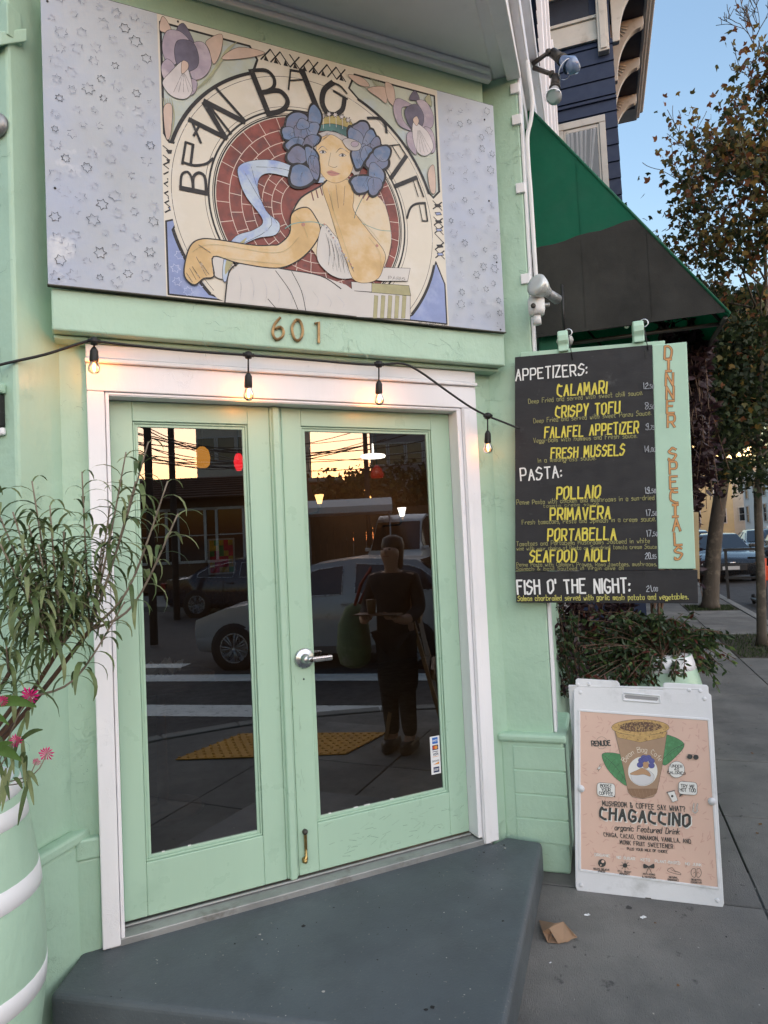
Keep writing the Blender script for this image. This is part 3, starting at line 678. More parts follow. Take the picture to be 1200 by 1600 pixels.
# flowers in the upper corners, generic irises
ir = mat('sign_iris', (.34, .29, .36), .5, .2, 12, c2=(.46, .40, .45), c2s=9, c2t=(.5, .65)); ird = mat('sign_iris_dark', (.11, .10, .15), .5, .3, 14); irl = mat('sign_iris_pale', (.55, .52, .53), .5, .12, 12)
lf = mat('sign_leaf', (.33, .34, .22), .5, .2, 10); pk = mat('sign_bud', (.52, .40, .34), .5, .15, 10)
pf = Print(fr, -.0042)
def petals(o, s, L):
    for mm, p_ in L: pf.poly(zz(o, s, p_), mm, smooth=True, outline=.0016)
for k in range(7): pf.stroke(zz(o1, s1, [(290+18*k, 600-10*k), (430+12*k, 470-22*k), (520+10*k, 330-9*k)]), .004, lf, smooth=True, taper=True)
for k in range(5): pf.stroke(zz(o1, s1, [(100+14*k, 640), (118+14*k, 760), (130+6*k, 880)]), .0045, lf, smooth=True, taper=True)
petals(o1, s1, [(pk, [(80, 200), (98, 110), (145, 170), (150, 215)]), (ird, [(190, 210), (235, 155), (300, 270), (290, 300)]), (pk, [(380, 270), (480, 225), (478, 330), (430, 420), (400, 330)]), (pk, [(480, 385), (590, 310), (760, 345), (640, 380)]),
    (ir, [(95, 300), (125, 205), (215, 210), (280, 290), (200, 330), (185, 420), (120, 400)]), (ir, [(290, 290), (370, 285), (415, 400), (380, 490), (300, 520), (270, 430)]), (ird, [(175, 330), (200, 265), (290, 275), (330, 360), (320, 440), (240, 470), (190, 420)]),
    (ir, [(90, 430), (130, 385), (180, 440), (150, 520), (105, 510)]), (ir, [(270, 520), (320, 530), (310, 600), (260, 620)]), (irl, [(150, 470), (230, 400), (270, 470), (290, 590), (240, 645), (150, 620), (98, 540)]), (pk, [(225, 400), (262, 410), (262, 450), (222, 480)]),
    (pk, [(105, 700), (160, 690), (150, 880), (120, 890)])])
for k in range(5): pf.stroke(zz(o1, s1, [(225+4*k, 480), (170+32*k, 600)]), .0018, ink, taper=True)
for k in range(7): pf.stroke(zz(o3, s3, [(250+16*k, 110+8*k), (330+14*k, 220+10*k), (430+14*k, 330+6*k)]), .0042, lf, smooth=True, taper=True)
petals(o3, s3, [(pk, [(70, 95), (190, 120), (250, 190), (160, 180)]), (pk, [(230, 210), (380, 200), (390, 330), (330, 290)]), (pk, [(380, 160), (450, 200), (460, 350), (400, 300)]), (ird, [(580, 300), (625, 225), (665, 300)]), (lf, [(710, 300), (750, 260), (765, 360)]),
    (ir, [(450, 340), (490, 290), (605, 350), (520, 370), (530, 470), (600, 560), (500, 520), (455, 430)]), (ir, [(640, 310), (720, 320), (780, 430), (770, 530), (690, 530), (680, 400)]), (ird, [(545, 380), (640, 340), (700, 430), (685, 530), (620, 560), (560, 480)]),
    (ir, [(560, 590), (610, 580), (640, 760), (570, 690)]), (ir, [(700, 540), (770, 560), (800, 700), (760, 740)]), (irl, [(610, 500), (650, 500), (740, 580), (780, 700), (720, 770), (650, 740), (610, 620)]), (pk, [(610, 470), (640, 440), (660, 480), (640, 520)]), (pk, [(735, 910), (785, 850), (800, 1060), (760, 1070)])])
for k in range(5): pf.stroke(zz(o3, s3, [(650+5*k, 560), (640+32*k, 740)]), .0018, ink, taper=True)
pf.build('iris_flowers', sign, kind='stuff')
# the figure
pg = Print(fr, -.0060)
skin = mat('figure_skin', (.58, .40, .19), .5, .18, 6, c2=(.60, .50, .36), c2s=6, c2t=(.45, .65)); skin2 = mat('figure_skin_pale', (.62, .53, .40), .5, .12, 7, c2=(.56, .44, .26), c2s=7, c2t=(.5, .65))
dress = mat('figure_dress', (.55, .53, .51), .5, .06, 4); scarf = mat('figure_scarf', (.44, .52, .62), .5, .15, 8, c2=(.25, .33, .60), c2s=7, c2t=(.48, .6)); petal = mat('flower_blue', (.12, .18, .31), .5, .3, 12, c2=(.19, .22, .32), c2s=16, c2t=(.45, .6)); petal2 = mat('flower_violet', (.17, .18, .27), .5, .3, 12, c2=(.13, .18, .30), c2s=12, c2t=(.45, .6))
hair = mat('figure_hair', (.40, .38, .38), .5, .2, 16); teal = mat('figure_teal', (.06, .15, .15), .5, .3, 20); gold = mat('figure_gold', (.36, .30, .12), .5, .3, 20); lips = mat('figure_lip', (.42, .20, .17), .5, .1)
olive = mat('figure_olive', (.35, .33, .18), .5, .2, 12)
OL = .0052
def q(L, mm, o=OL, sm=True): pg.poly(L, mm, smooth=sm, outline=o)
q([(552, 443), (640, 458), (640, 500), (556, 496)], dress, .002, False)
for k in range(5): pg.poly([(584+k*11, 462), (590+k*11, 463), (588+k*11, 498), (582+k*11, 498)], olive, outline=.0008)
q([(548, 441), (638, 447), (641, 463), (549, 455)], olive, .002, False); q([(548, 441), (580, 443), (580, 457), (549, 455)], dress, .002, False)
q([(576, 418), (640, 420), (636, 440), (598, 440), (580, 438)], dress, .002, False)
text(pg, 'PARIS', (606, 437), (632, 439), 4.5, ink, .12)
q([(352, 473), (357, 428), (374, 412), (402, 413), (440, 420), (500, 432), (540, 446), (562, 462), (559, 495), (450, 483)], dress, 0, False)
pg.stroke([(351, 473), (357, 428), (374, 412), (402, 413), (440, 421), (500, 432), (532, 452)], .005, blk, smooth=True)
for L in ([(430, 424), (452, 455), (465, 485)], [(455, 425), (470, 455), (477, 486)], [(418, 468), (430, 482)]): pg.stroke(L, .003, blk, smooth=True)
q([(333, 400), (352, 405), (356, 425), (350, 437), (334, 430)], dress, .002)
q([(461, 262), (430, 252), (395, 252), (372, 262), (374, 285), (385, 310), (410, 345), (396, 360), (368, 370), (352, 395), (347, 430), (353, 440), (366, 395), (400, 374), (430, 368), (436, 350), (415, 330), (402, 290), (420, 272), (480, 286), (512, 284), (490, 268)], scarf, .002)
pg.stroke([(380, 268), (398, 300), (424, 352), (372, 385)], .0018, ink, smooth=True); pg.stroke([(400, 262), (440, 265), (490, 280)], .0018, ink, smooth=True); pg.stroke([(392, 262), (404, 300), (432, 350)], .0015, ink, smooth=True)
pg.poly([(352, 430), (356, 400), (385, 372), (370, 398)], olive, smooth=True)
# torso and arms
q([(455, 335), (470, 310), (500, 292), (512, 276), (548, 282), (572, 298), (597, 316), (608, 350), (610, 380), (598, 420), (570, 442), (540, 432), (505, 420), (490, 395), (465, 365)], skin2, 0)
q([(455, 335), (452, 365), (436, 382), (424, 384), (395, 384), (335, 375), (312, 375), (298, 384), (290, 405), (288, 432), (303, 446), (318, 436), (334, 432), (333, 402), (372, 412), (430, 420), (462, 410), (487, 388), (500, 362), (492, 340), (478, 325)], skin, OL)
for L in ([(296, 420), (306, 438)], [(306, 402), (322, 432)], [(330, 404), (333, 430)]): pg.stroke(L, .0018, ink)
q([(503, 352), (520, 366), (540, 392), (556, 420), (553, 434), (530, 436), (508, 424), (494, 400)], dress, .002)
for k in range(6): pg.stroke([(512+k*5, 372+k*5), (520+k*6, 424+k)], .0016, ink, taper=True)
q([(503, 295), (512, 282), (548, 284), (552, 310), (552, 330), (575, 362), (600, 395), (598, 418), (590, 436), (572, 443), (552, 438), (540, 410), (526, 370), (514, 330)], skin, .0022)
for L in ([(512, 296), (520, 330)], [(524, 290), (528, 326)], [(538, 292), (536, 322)]): pg.stroke(L, .0016, ink)
pg.stroke([(455, 335), (470, 310), (500, 292), (512, 280)], OL*1.3, blk, smooth=True); pg.stroke([(568, 292), (597, 314), (608, 348), (610, 388), (600, 420)], .0022, ink, smooth=True)
pg.stroke([(445, 358), (460, 350), (490, 348), (505, 354)], .004, mat('bead_teal', (.18, .32, .30), .5), smooth=True); pg.stroke([(565, 350), (590, 360), (610, 362)], .003, mat('bead_teal', (.1, .1, .1), .5), smooth=True)
pg.stroke([(568, 305), (556, 330), (553, 342)], .003, teal, smooth=True); pg.ell((473, 352), 3, 3, lips); pg.ell((588, 385), 2.4, 2.4, lips)
for k in range(3): pg.stroke([(486+k*7, 302-k*4), (489+k*7, 314-k*4)], .006, mat('strap_plum', (.16, .06, .07), .5)); pg.stroke([(566+k*6, 298+k*3), (560+k*6, 308+k*3)], .006, mat('strap_plum', (.1, .1, .1)))
# hair, face
q([(480, 235), (488, 215), (515, 205), (548, 210), (566, 235), (562, 270), (554, 282), (546, 270), (500, 278), (488, 262)], hair, .002)
q([(493, 246), (495, 222), (506, 214), (518, 212), (532, 220), (548, 232), (552, 250), (549, 268), (541, 280), (526, 287), (512, 284), (502, 274), (496, 262)], skin, .0016)
# brow, eyes, nose, mouth
pg.stroke([(496, 236), (503, 230), (511, 236)], .003, ink, smooth=True, taper=True); pg.stroke([(524, 240), (532, 233), (544, 240)], .003, ink, smooth=True, taper=True)
for ex, ey in ((503.5, 239), (534, 244)):
    pg.ell((ex, ey), 5, 2.2, irl, 14, outline=.0012, om=ink); pg.ell((ex+.4, ey), 1.9, 1.9, ink, 12); pg.stroke([(ex-5.5, ey-.2), (ex, ey-2.8), (ex+6, ey+.6)], .0018, ink, smooth=True)
pg.stroke([(516, 240), (513, 255), (513, 260), (517, 262)], .0014, ink, smooth=True); pg.stroke([(517, 262), (522, 263), (526, 261)], .0018, ink, smooth=True)
pg.poly([(510, 270), (516, 267.5), (520, 268.5), (530, 273), (520, 276.5), (513, 274.5)], lips, smooth=True); pg.stroke([(509, 270), (519, 271.5), (531, 273)], .0013, ink, smooth=True)
for L in ([(488, 224), (505, 218), (517, 208)], [(486, 230), (500, 223), (516, 211)], [(540, 222), (552, 236), (556, 262)], [(545, 220), (557, 240), (560, 262)]): pg.stroke(L, .0014, ink, smooth=True)
# head band and stars, blossoms
q([(496, 205), (500, 188), (525, 182), (548, 192), (553, 215), (538, 208), (515, 203)], gold, .002)
q([(495, 206), (496, 198), (520, 195), (550, 205), (552, 220), (530, 210), (512, 206)], teal, .002)
for k in range(5):
    x, y = 503+k*10, 180+[3, 0, 1, 4, 9][k]
    pg.stroke([(x+1, y+2), (x+1.5, y+19)], .002, irl); P = [(x+(5 if i % 2 == 0 else 2.3)*math.cos(PI*i/6), y+(5 if i % 2 == 0 else 2.3)*math.sin(PI*i/6)) for i in range(12)]; pg.poly(P, irl, outline=.0018)
def blossom(cx, cy_, L):
    outs = []
    for i, (dx, dy, rx, ry, a) in enumerate(L):
        k = random.Random(i+int(cx)); P = []
        for t in [2*PI*j/12 for j in range(12)]:
            g = 1+.10*math.sin(3*t+i)+k.uniform(-.06, .06)
            P.append((cx+dx+g*(rx*math.cos(t)*math.cos(a)-ry*math.sin(t)*math.sin(a)), cy_+dy+g*(rx*math.cos(t)*math.sin(a)+ry*math.sin(t)*math.cos(a))))
        outs.append(P); mx, my = sum(p_[0] for p_ in P)/12, sum(p_[1] for p_ in P)/12; pg.poly([(mx+(x-mx)*1.22, my+(y-my)*1.22) for x, y in P], blk, smooth=True)
    for i, P in enumerate(outs):
        pg.poly(P, petal if i % 3 else petal2, smooth=True, outline=.0022)
        mx, my = sum(p_[0] for p_ in P)/12, sum(p_[1] for p_ in P)/12
        for e in (-.5, 0, .5): pg.stroke([(mx+(cx-mx)*.5, my+(cy_-my)*.5), (lerp(mx, P[3][0], .5+e*.2)+e*5, lerp(my, P[3][1], .5)+e*3)], .0009, ink, smooth=False)
blossom(470, 200, [(-8, -10, 18, 12, -.5), (20, -16, 10, 18, 0), (-18, 10, 13, 10, .2), (0, 8, 13, 11, .3), (18, 4, 10, 13, .2), (-8, 28, 15, 12, 0), (14, 24, 16, 9, -.7), (2, -4, 10, 9, 0)])
blossom(474, 264, [(-10, -20, 16, 14, 0), (12, -16, 9, 18, -.3), (-4, 12, 18, 17, .3), (16, -2, 8, 20, -.2)])
blossom(564, 222, [(0, -17, 15, 12, .5), (-10, -4, 11, 17, -.4), (12, -4, 9, 14, .4), (20, 14, 12, 11, .2), (-4, 22, 11, 19, .2), (10, 22, 11, 15, -.5), (22, 4, 8, 10, .2)])
blossom(580, 268, [(8, -14, 17, 13, 0), (6, 8, 12, 20, -.1), (-14, 20, 19, 13, -.2), (4, 24, 11, 14, .2), (16, -26, 13, 12, 0)])
for L in ([(494, 240), (488, 258), (496, 276)], [(490, 226), (484, 246), (486, 262)], [(500, 215), (492, 228)], [(556, 250), (562, 266), (556, 280)], [(508, 212), (520, 206), (534, 214)]): pg.stroke(L, .0016, ink, smooth=True)
for L in ([(300, 395), (318, 385), (345, 384), (380, 390), (420, 396), (446, 392), (466, 372)], [(345, 404), (400, 410), (440, 414)]): pg.stroke(L, .0012, olive, smooth=True)
for L in ([(291, 428), (300, 442)], [(300, 418), (312, 436)], [(312, 410), (326, 430)], [(310, 384), (328, 396)]): pg.stroke(L, .0020, ink, smooth=True)
for L in ([(462, 340), (472, 352), (480, 372)], [(516, 300), (520, 330), (534, 372), (546, 410)], [(575, 372), (592, 396), (594, 424)], [(520, 345), (526, 372)], [(556, 338), (572, 354), (590, 376)]): pg.stroke(L, .0014, olive, smooth=True)
for k in range(9): pg.stroke([(372+k*19, 430+k*4), (376+k*20, 448+k*3.4), (374+k*20, 470+k*1.6)], .0010, inkf, smooth=True, taper=True)
for k in range(6): pg.stroke([(508+k*7, 366+k*8), (514+k*7, 390+k*6), (512+k*8, 416+k*2)], .0022, ink, smooth=True, taper=True)
for k in range(14): pg.ell((506+k*3.4, 352+k*5.2), 1.3, 1.3, lips if k % 4 == 0 else inkf, 8)
q([(534, 222), (545, 218), (562, 226), (560, 236), (545, 236)], hair, .002); pg.ell((553, 227), 6, 4.5, ir, outline=.0015)
pg.build('painted_figure', sign)
for (x, y) in ((74, 2), (86, 294), (92, 436), (492, 484), (757, 187), (764, 314), (776, 410), (782, 515), (278, 34), (400, 470)):
    a, b = fr.uv(x, y)
    if a > .258: MB().lathe([(.0045, 0), (.004, .003)], 8, (a, -.0001, b), 'y', m=darkmetal).build('nail', None, sign)

# house number
t = thing('house_number', 'bronze numerals 601 on the mint board above the door', 'house number', T((1.08, -.1785, 2.31)))
frn = Frame((1.08, -.1785, 0), (1, 0, 0), (0, 0, 1))
for nm, pts, sm in (('6', [(438, 496), (429, 507), (426, 520), (431, 530), (440, 527), (443, 518), (438, 511), (430, 514)], 1), ('0', [(462, 500), (456, 512), (460, 529), (468, 531), (473, 518), (469, 502), (462, 499.5)], 1), ('1', [(492, 506), (498, 503), (498, 536)], 0)):
    P = [onplane(x, y, Vector((0, 1, 0)), Vector((0, -.185, 0)))-Vector((1.08, -.1785, 2.31)) for x, y in pts]
    if sm: P = [Vector(p_) for p_ in catmull([tuple(p_) for p_ in P], False, 4)]
    m = MB(); m.tube(P, [.0062]*len(P), 6, bronze, smooth=False); m.build('numeral', None, t)

# ================================================================== DINNER MENU BOARD
fr = Frame(S(-.25, 0, 0), V, Z)
menu = thing('menu_board', 'black chalk style dinner menu board with mint side strip, hanging beside the door', 'menu board', fr.M)
bb = mat('menu_black', (.021, .021, .025), .62, .15, 5, bump=.08, bs=50, stretch=(1, 1, 6), c3=(.06, .06, .065), c3s=12, c3t=(.62, .75))
X = lambda x, y: fr.uv(x, y)
def boardpoly(pts, y0, y1, m, name, **k):
    P = [X(*p_) for p_ in pts]; b = MB(); b.prism([(a, y0, z) for a, z in P], (0, y1-y0, 0), m); return b.build(name, None, menu, **k)
boardpoly([(805, 892.5), (804.5, 558), (1019, 538.5), (1028.5, 891)], .0, .02, bb, 'menu_panel', bevel=.002)
boardpoly([(806.5, 941.5), (805, 893.5), (1090, 890.5), (1091, 943)], .001, .018, bb, 'menu_panel', bevel=.002, label='long bottom panel with the fish of the night')
boardpoly([(1028.5, 889), (1019, 539.5), (1073, 534), (1087, 889)], -.003, .02, mint_b, 'side_strip', bevel=.004)
boardpoly([(812, 557), (812, 548), (1040, 529), (1040, 537)], .03, .07, mint_b, 'top_rail', bevel=.003)
boardpoly([(1085, 905), (1083, 800), (1093, 800), (1095, 905)], .03, .05, mat('raw_wood', (.35, .26, .15), .7, .2, 9), 'wood_strip')
pm = Print(fr, -.0012); cw_ = mat('chalk_white', (.80, .80, .80), .7, .08, 30); cy2 = mat('chalk_yellow', (.72, .62, .10), .7, .12, 30, c2=(.55, .48, .10), c2s=20); cdim = mat('chalk_dim_yellow', (.31, .30, .13), .7, .2, 40); cgr = mat('chalk_grey', (.34, .36, .40), .7, .2, 40)
def H(s, p0, p1, h, wt=.15): text(pm, s, p0, p1, h, cw_, wt*.85, 0, .25, gap=1.9)
def D(s, p0, p1, h): text(pm, s, p0, p1, h, cy2, .145, .10, .22, gap=2.1)
def d_(s, p0, p1, h=7, m=None): text(pm, s, p0, p1, h, m or cdim, .12, 0, .3, gap=1.8)
H('APPETIZERS:', (806, 595), (917, 585), 17); H('PASTA:', (814, 751.5), (877.5, 746), 18); H("FISH O' THE NIGHT:", (809, 928), (984, 925.5), 21, .16)
D('CALAMARI', (871, 619.5), (947, 614), 17.5); D('CRISPY TOFU', (868, 652.5), (968, 645), 17); D('FALAFEL APPETIZER', (851, 684.5), (997, 676.5), 16); D('FRESH MUSSELS', (861, 716.5), (975, 711), 16)
D('POLLAIO', (870, 779.5), (937, 777.5), 18.5); D('PRIMAVERA', (860, 812.5), (953, 810), 18.5); D('PORTABELLA', (856, 845), (962, 843), 18); D('SEAFOOD AIOLI', (828, 878), (951, 876.5), 18)
d_('Deep Fried and served with sweet chili sauce.', (826, 630.5), (1004, 617)); d_('Deep Fried and served with sweet Ponzu Sauce.', (834, 661), (1017, 648.5)); d_('Veggi-balls with hummus and Fresh sauce.', (834, 692), (995, 684))
d_('In a lemongrass sauce.', (841, 723), (931, 718.5)); d_('Penne Pasta with chicken and mushrooms in a sun-dried', (807.5, 788.5), (1022, 781)); d_('tomato cream sauce.', (849, 793), (937, 789.5), 5)
d_('Fresh tomatoes, Pesto and Spinach in a cream sauce.', (816, 819.5), (1024, 814)); d_('Tomatoes and Portabella Mushrooms Sauteed in white', (807.5, 853), (1015, 848)); d_('wine with your choice of Pesto or Sun-dried tomato cream Sauce', (807.5, 860), (1026, 857), 6)
d_('Penne Pasta with Calamari, Prawns, Roma tomatoes, mushrooms,', (807.5, 885), (1026, 884), 6); d_('Spinach & basil Sauteed in Virgin olive oil', (807.5, 891.6), (974, 890), 6)
d_('Salmon charbroiled served with garlic mash potato and vegetables.', (809.5, 938.5), (1075, 936), 8, mat('chalk_bright_yellow', (.55, .52, .14), .7, .15, 40))
for a_, b_, p_, k_ in (('12.', '50', (1004, 608), 0), ('8.', '50', (1008, 640), 0), ('9.', '75', (1009, 672), 0), ('14.', '00', (1006, 706.5), 0), ('19.', '50', (1007, 771), 1), ('17.', '50', (1008.5, 806), 1), ('17.', '50', (1009.5, 838), 1), ('20.', '95', (1008, 873), 1), ('21.', '00', (1010, 924), 1)):
    mm = mat('chalk_price', (.42, .45, .50), .7, .2, 40) if k_ else cgr; wd = 4*len(a_)
    text(pm, a_, p_, (p_[0]+wd*.8, p_[1]), 9.5, mm, .11, 0, .15); text(pm, b_, (p_[0]+wd*.95, p_[1]-.5), (p_[0]+wd*.95+6, p_[1]-.5), 6, mm, .13, 0, .15)
pm.build('menu_lettering', menu, kind='stuff')
pd = Print(fr, -.0045); so2 = mat('orange_letter', (.60, .30, .12), .6, .15, 20); sbr = mat('brown_letter_edge', (.16, .09, .05), .6, .2, 20)
for ch, x, y in (('D', 1043.7, 551), ('I', 1044.5, 571), ('N', 1045.7, 593), ('N', 1046.7, 614), ('E', 1047.5, 636), ('R', 1048.7, 658), ('S', 1050.7, 709.5), ('P', 1052, 731), ('E', 1052.7, 754), ('C', 1053.4, 776), ('I', 1055, 798), ('A', 1057.3, 820), ('L', 1059.8, 842), ('S', 1060.5, 864)):
    w2 = 5.5
    if ch == 'I':
        for mm, wd in ((sbr, .0125), (so2, .0085)):
            for L in ([(x-4, y-9), (x+4, y-9.5)], [(x, y-9), (x, y+9)], [(x-4, y+9.5), (x+4, y+9)]): pd.stroke(L, wd, mm)
        continue
    text(pd, ch, (x-w2, y+9.5), (x+w2, y+9), 18.5, so2, .13, 0, .1, om=sbr, ow=.004)
pd.build('strip_lettering', menu, kind='stuff')
for (x, y) in ((894, 556), (1012, 541)):       # cords from the hooks
    a, b = X(x, y); MB().tube([(a, -.004, b-.02), (a-.006, -.006, b+.05), (a-.012, .02, b+.12)], .0022, 5, blackplastic).build('cord', None, menu)
for (x, y) in ((891, 897), (1006, 893), (1009, 552)):
    a, b = X(x, y); MB().box((a-.002, -.004, b-.02), (a+.002, -.001, b+.02), blackplastic).build('cord', None, menu)
# brackets that carry the board
for i, (x, y, lb) in enumerate(((879, 528, 'mint wooden bracket nearer the door, above the menu board'), (998, 513, 'mint wooden bracket farther out, above the mint strip of the menu board'))):
    a, b = X(x, y); p = fr.M @ Vector((a, .05, b)); t = thing('bracket', lb, 'bracket', T(p, A-PI/2), 'brackets over the menu board')
    m = MB(); m.prism([(-.014, -.02, z) for z in (0,)]+[(0, 0, 0)], (0, 0, .01)) if 0 else None
    prof = [(-.04+.0, -.06), (.06, -.06), (.06, .045), (-.0, .05), (-.03, .04), (-.045, .015), (-.045, -.01), (-.03, -.03)]
    MB().prism([(-.024, yy, z) for yy, z in prof], (.048, 0, 0), mint_b).build('bracket_block', None, t, bevel=.006)
    MB().prism([(-.014, .06, -.03), (.014, .06, -.03), (.014, .3, -.03), (-.014, .3, -.03)], (0, 0, .05), mint_b).build('bracket_arm', None, t)
    pts = [(.026+.018*math.cos(k), -.02, .03+.018*math.sin(k)) for k in [R(-120+25*j) for j in range(12)]]
    MB().tube([(.02, -.02, .01)]+pts, .0028, 6, chrome).build('hook', None, t)
wp = S(-.25+.08, 0, 0)
t = thing('globe_lamp', 'round white globe lamp in the dark under the awning, behind the board', 'lamp', T(S(.1, .17, 2.43)))
MB().lathe([(.01, -.03), (.035, -.022), (.045, 0), (.038, .02), (.02, .03), (.0, .032)], 18, m=mat('milk_glass', (.45, .45, .44), .3, .05)).build('globe', None, t)
MB().tube([(0, 0, .03), (0, 0, .3)], .008, 6, blackplastic).build('stem', None, t)
c = deep(979, 505, 3.6); t = thing('light_bulb', 'unlit white bulb hanging under the awning beside a menu bracket', 'light bulb', T(c)); MB().lathe([(.003, -.03), (.012, -.024), (.017, -.008), (.012, .012), (.006, .026)], 12, m=mat('pale_bulb', (.5, .62, .5), .3, .05)).build('bulb', None, t); MB().tube([(0, 0, .026), (0, 0, .25)], .003, 5, blackplastic).build('cord', None, t)

# ================================================================== AWNING
gfab = mat('awning_green', (.0, .15, .085), .65, .12, 3, bump=.1, bs=220, trans=.4, bump2=1.2, bs2=3); cfab = mat('awning_charcoal', (.021, .021, .020), .8, .2, 2, bump=.1, bs=220, bump2=1.2, bs2=2.5, c2=(.031, .030, .028), c2s=2, c2t=(.45, .65)); gpip = mat('awning_piping', (.005, .10, .055), .6, .1, 9)
MA = T(S(.3, 0, 0), A); aw = thing('awning', 'dark green and charcoal canvas awning over the side street pavement', 'awning', MA)
LA = 5.2; a0, a1, a2 = (.03, 3.87), (.99, 2.52), (.0, 2.545)
nz_ = 26
def yy(z): t = (z-a1[1])/(a0[1]-a1[1]); return lerp(a1[0], a0[0], t)
seam = 3.07
up = [(0, -.0, seam-.045), (0, -.0, 3.87), (0, -a0[0], 3.87), (0, -yy(seam+.03), seam+.03)]
wv = [(-.003, -yy(seam+.03)*(1-i/9), seam+.03-.072*i/9+.006*math.sin(i*1.7)) for i in range(10)]
MB().prism([(0, -.0, 3.87), (0, -a0[0], 3.87)]+[(0, p_[1], p_[2]) for p_ in wv], (.006, 0, 0), gfab).build('end_panel', None, aw)
MB().prism([(-.002, p_[1], p_[2]) for p_ in wv]+[(-.002, 0, a2[1]), (-.002, -.35, 2.52), (-.002, -.99, 2.53)], (.006, 0, 0), cfab).build('end_panel', None, aw, label='charcoal lower part of the end panel')
m = MB(); m.prism([(0.008, -a0[0], a0[1]), (0.008, -a1[0], a1[1]), (0.008, -a1[0]+.01, a1[1]-.008), (0.008, -a0[0]+.01, a0[1]-.012)], (LA, 0, 0), gfab); m.build('canopy_top', None, aw)
m = MB(); m.tube([(0, -a0[0], a0[1]), (0, -a1[0]-.002, a1[1])], .008, 8, gpip); m.tube([(0, -a1[0]-.002, a1[1]), (LA, -a1[0]-.002, a1[1])], .009, 8, gpip); m.build('piping', None, aw)
for y_, z0_, z1_ in ((.28, 3.075, 3.50), (.28, 2.53, 3.04), (.62, 2.53, 3.03)): MB().box((-.0045, -y_, z0_), (-.0015, -y_-.004, z1_), cfab if z1_ < 3.4 else gfab).build('seam', None, aw)
MB().box((-.006, -.01, 2.524), (-.0015, -.97, 2.54), cfab).build('hem', None, aw)
for u in (.12, 1.6, 3.2, 4.9):
    m = MB(); m.tube([(u, -.02, 2.5), (u, -.97, 2.5)], .012, 6, darkmetal); m.tube([(u, -.04, 3.8), (u, -.97, 2.52)], .012, 6, darkmetal); m.build('awning_frame', None, aw)
m = MB(); m.tube([(.02, -.975, 2.5), (LA, -.975, 2.5)], .014, 6, darkmetal); m.build('front_rail', None, aw)
gr = MB(); gr.box((.05, -.02, 2.38), (.09, -.12, 2.75), gpip); gr.build('corner_flap', None, aw)

# conduit up the corner, upper floodlight, lower floodlight
wpaint = mat('white_conduit', (.72, .73, .74), .45, .06, 8)
t = thing('conduit', 'white painted conduit running up the corner of the café', 'conduit', T((2.4, -.2, 2.6)))
P = [onplane(x, y, U, S(-.15, 0, 0)) for x, y in ((838, 440), (834, 380), (829, 300), (826, 262), (824, 215), (829, 190), (832, 160), (828, 125), (824, 95))]
m = MB(); m.tube([tuple(p_) for p_ in catmull([tuple(p_) for p_ in P], False, 4)], .0105, 8, wpaint); m.build('pipe', None, t, world=True)
lampglass = mat('floodlight_blue_glass', (.20, .28, .46), .08, .1, 9, spec=.9); lampclear = mat('floodlight_pale_glass', (.45, .48, .52), .1, .1, 9, spec=.9); rim = mat('floodlight_rim', (.75, .78, .82), .2, .05)
def seg(mb, a, b, r, m, n=12): mb.tube([a, b], r, n, m, smooth=True)
def flood(t, base, elbow, sock0, sock1, face, rr_, mm):
    m = MB(); seg(m, base, elbow, [.013, .011], darkmetal); m.lathe([(.016, -.012), (.018, 0), (.016, .012)], 10, elbow, 'z', darkmetal); m.build('arm', None, t, world=True)
    ax = (sock1-sock0).normalized(); m = MB(); seg(m, sock0, sock1, [.024, .027], darkmetal, 16); seg(m, sock1, sock1+ax*.01, [.031, .031], darkmetal, 16); m.build('socket', None, t, world=True)
    m = MB(); n = 8; L = (face-sock1).length; prof = [(.02+(rr_-.02)*(i/n)**1.15, sock1+ax*(L*i/n)) for i in range(n+1)]
    m.tube([p_[1] for p_ in prof]+[face+ax*.008], [p_[0] for p_ in prof]+[rr_*.55], 22, mm); m.tube([face-ax*.004, face+ax*.002], [rr_*1.03, rr_*1.03], 22, rim, cap=False); m.build('bulb', None, t, world=True)
def dp(x, y, d): return deep(x, y, d)
t = thing('floodlight', 'twin adjustable floodlight high on the white corner trim, blue and clear bulbs', 'floodlight', T(S(.2, .04, 4.0)))
MB().lathe([(.05, 0), (.05, .03), (.03, .04)], 18, S(.2, .03, 4.02), (U, Z, V), m=wpaint).build('mount_plate', None, t, world=True)
flood(t, dp(832, 100, 3.66), dp(857, 82, 3.6), dp(863, 82, 3.6), dp(877, 92, 3.56), dp(886, 108, 3.52), .05, lampglass)
flood(t, dp(834, 106, 3.66), dp(862, 116, 3.6), dp(869, 120, 3.58), dp(867, 137, 3.56), dp(864, 150, 3.54), .044, lampclear)
t = thing('floodlight', 'grey and white floodlight with camera box on the corner above the menu board', 'floodlight', T(S(-.1, .05, 2.6)))
m = MB(); c = dp(838, 478, 3.15); m.lathe([(.035, -.045), (.04, -.02), (.04, .03), (.03, .045)], 18, c, 'z', wpaint); m.lathe([(.02, 0), (.018, .05)], 12, c-Z*.09, 'z', wpaint); m.build('junction_box', None, t, world=True)
m = MB(); m.lathe([(.012, 0), (.012, .006)], 12, dp(833, 478, 3.1), (RT, UP, -FW), m=darkmetal); m.build('lens', None, t, world=True)
m = MB(); seg(m, c, dp(858, 476, 3.16), [.01, .01], greymetal); m.build('arm', None, t, world=True)
m = MB(); seg(m, dp(871, 468, 3.2), dp(856, 458, 3.14), [.024, .021], greymetal, 16); m.build('socket', None, t, world=True)
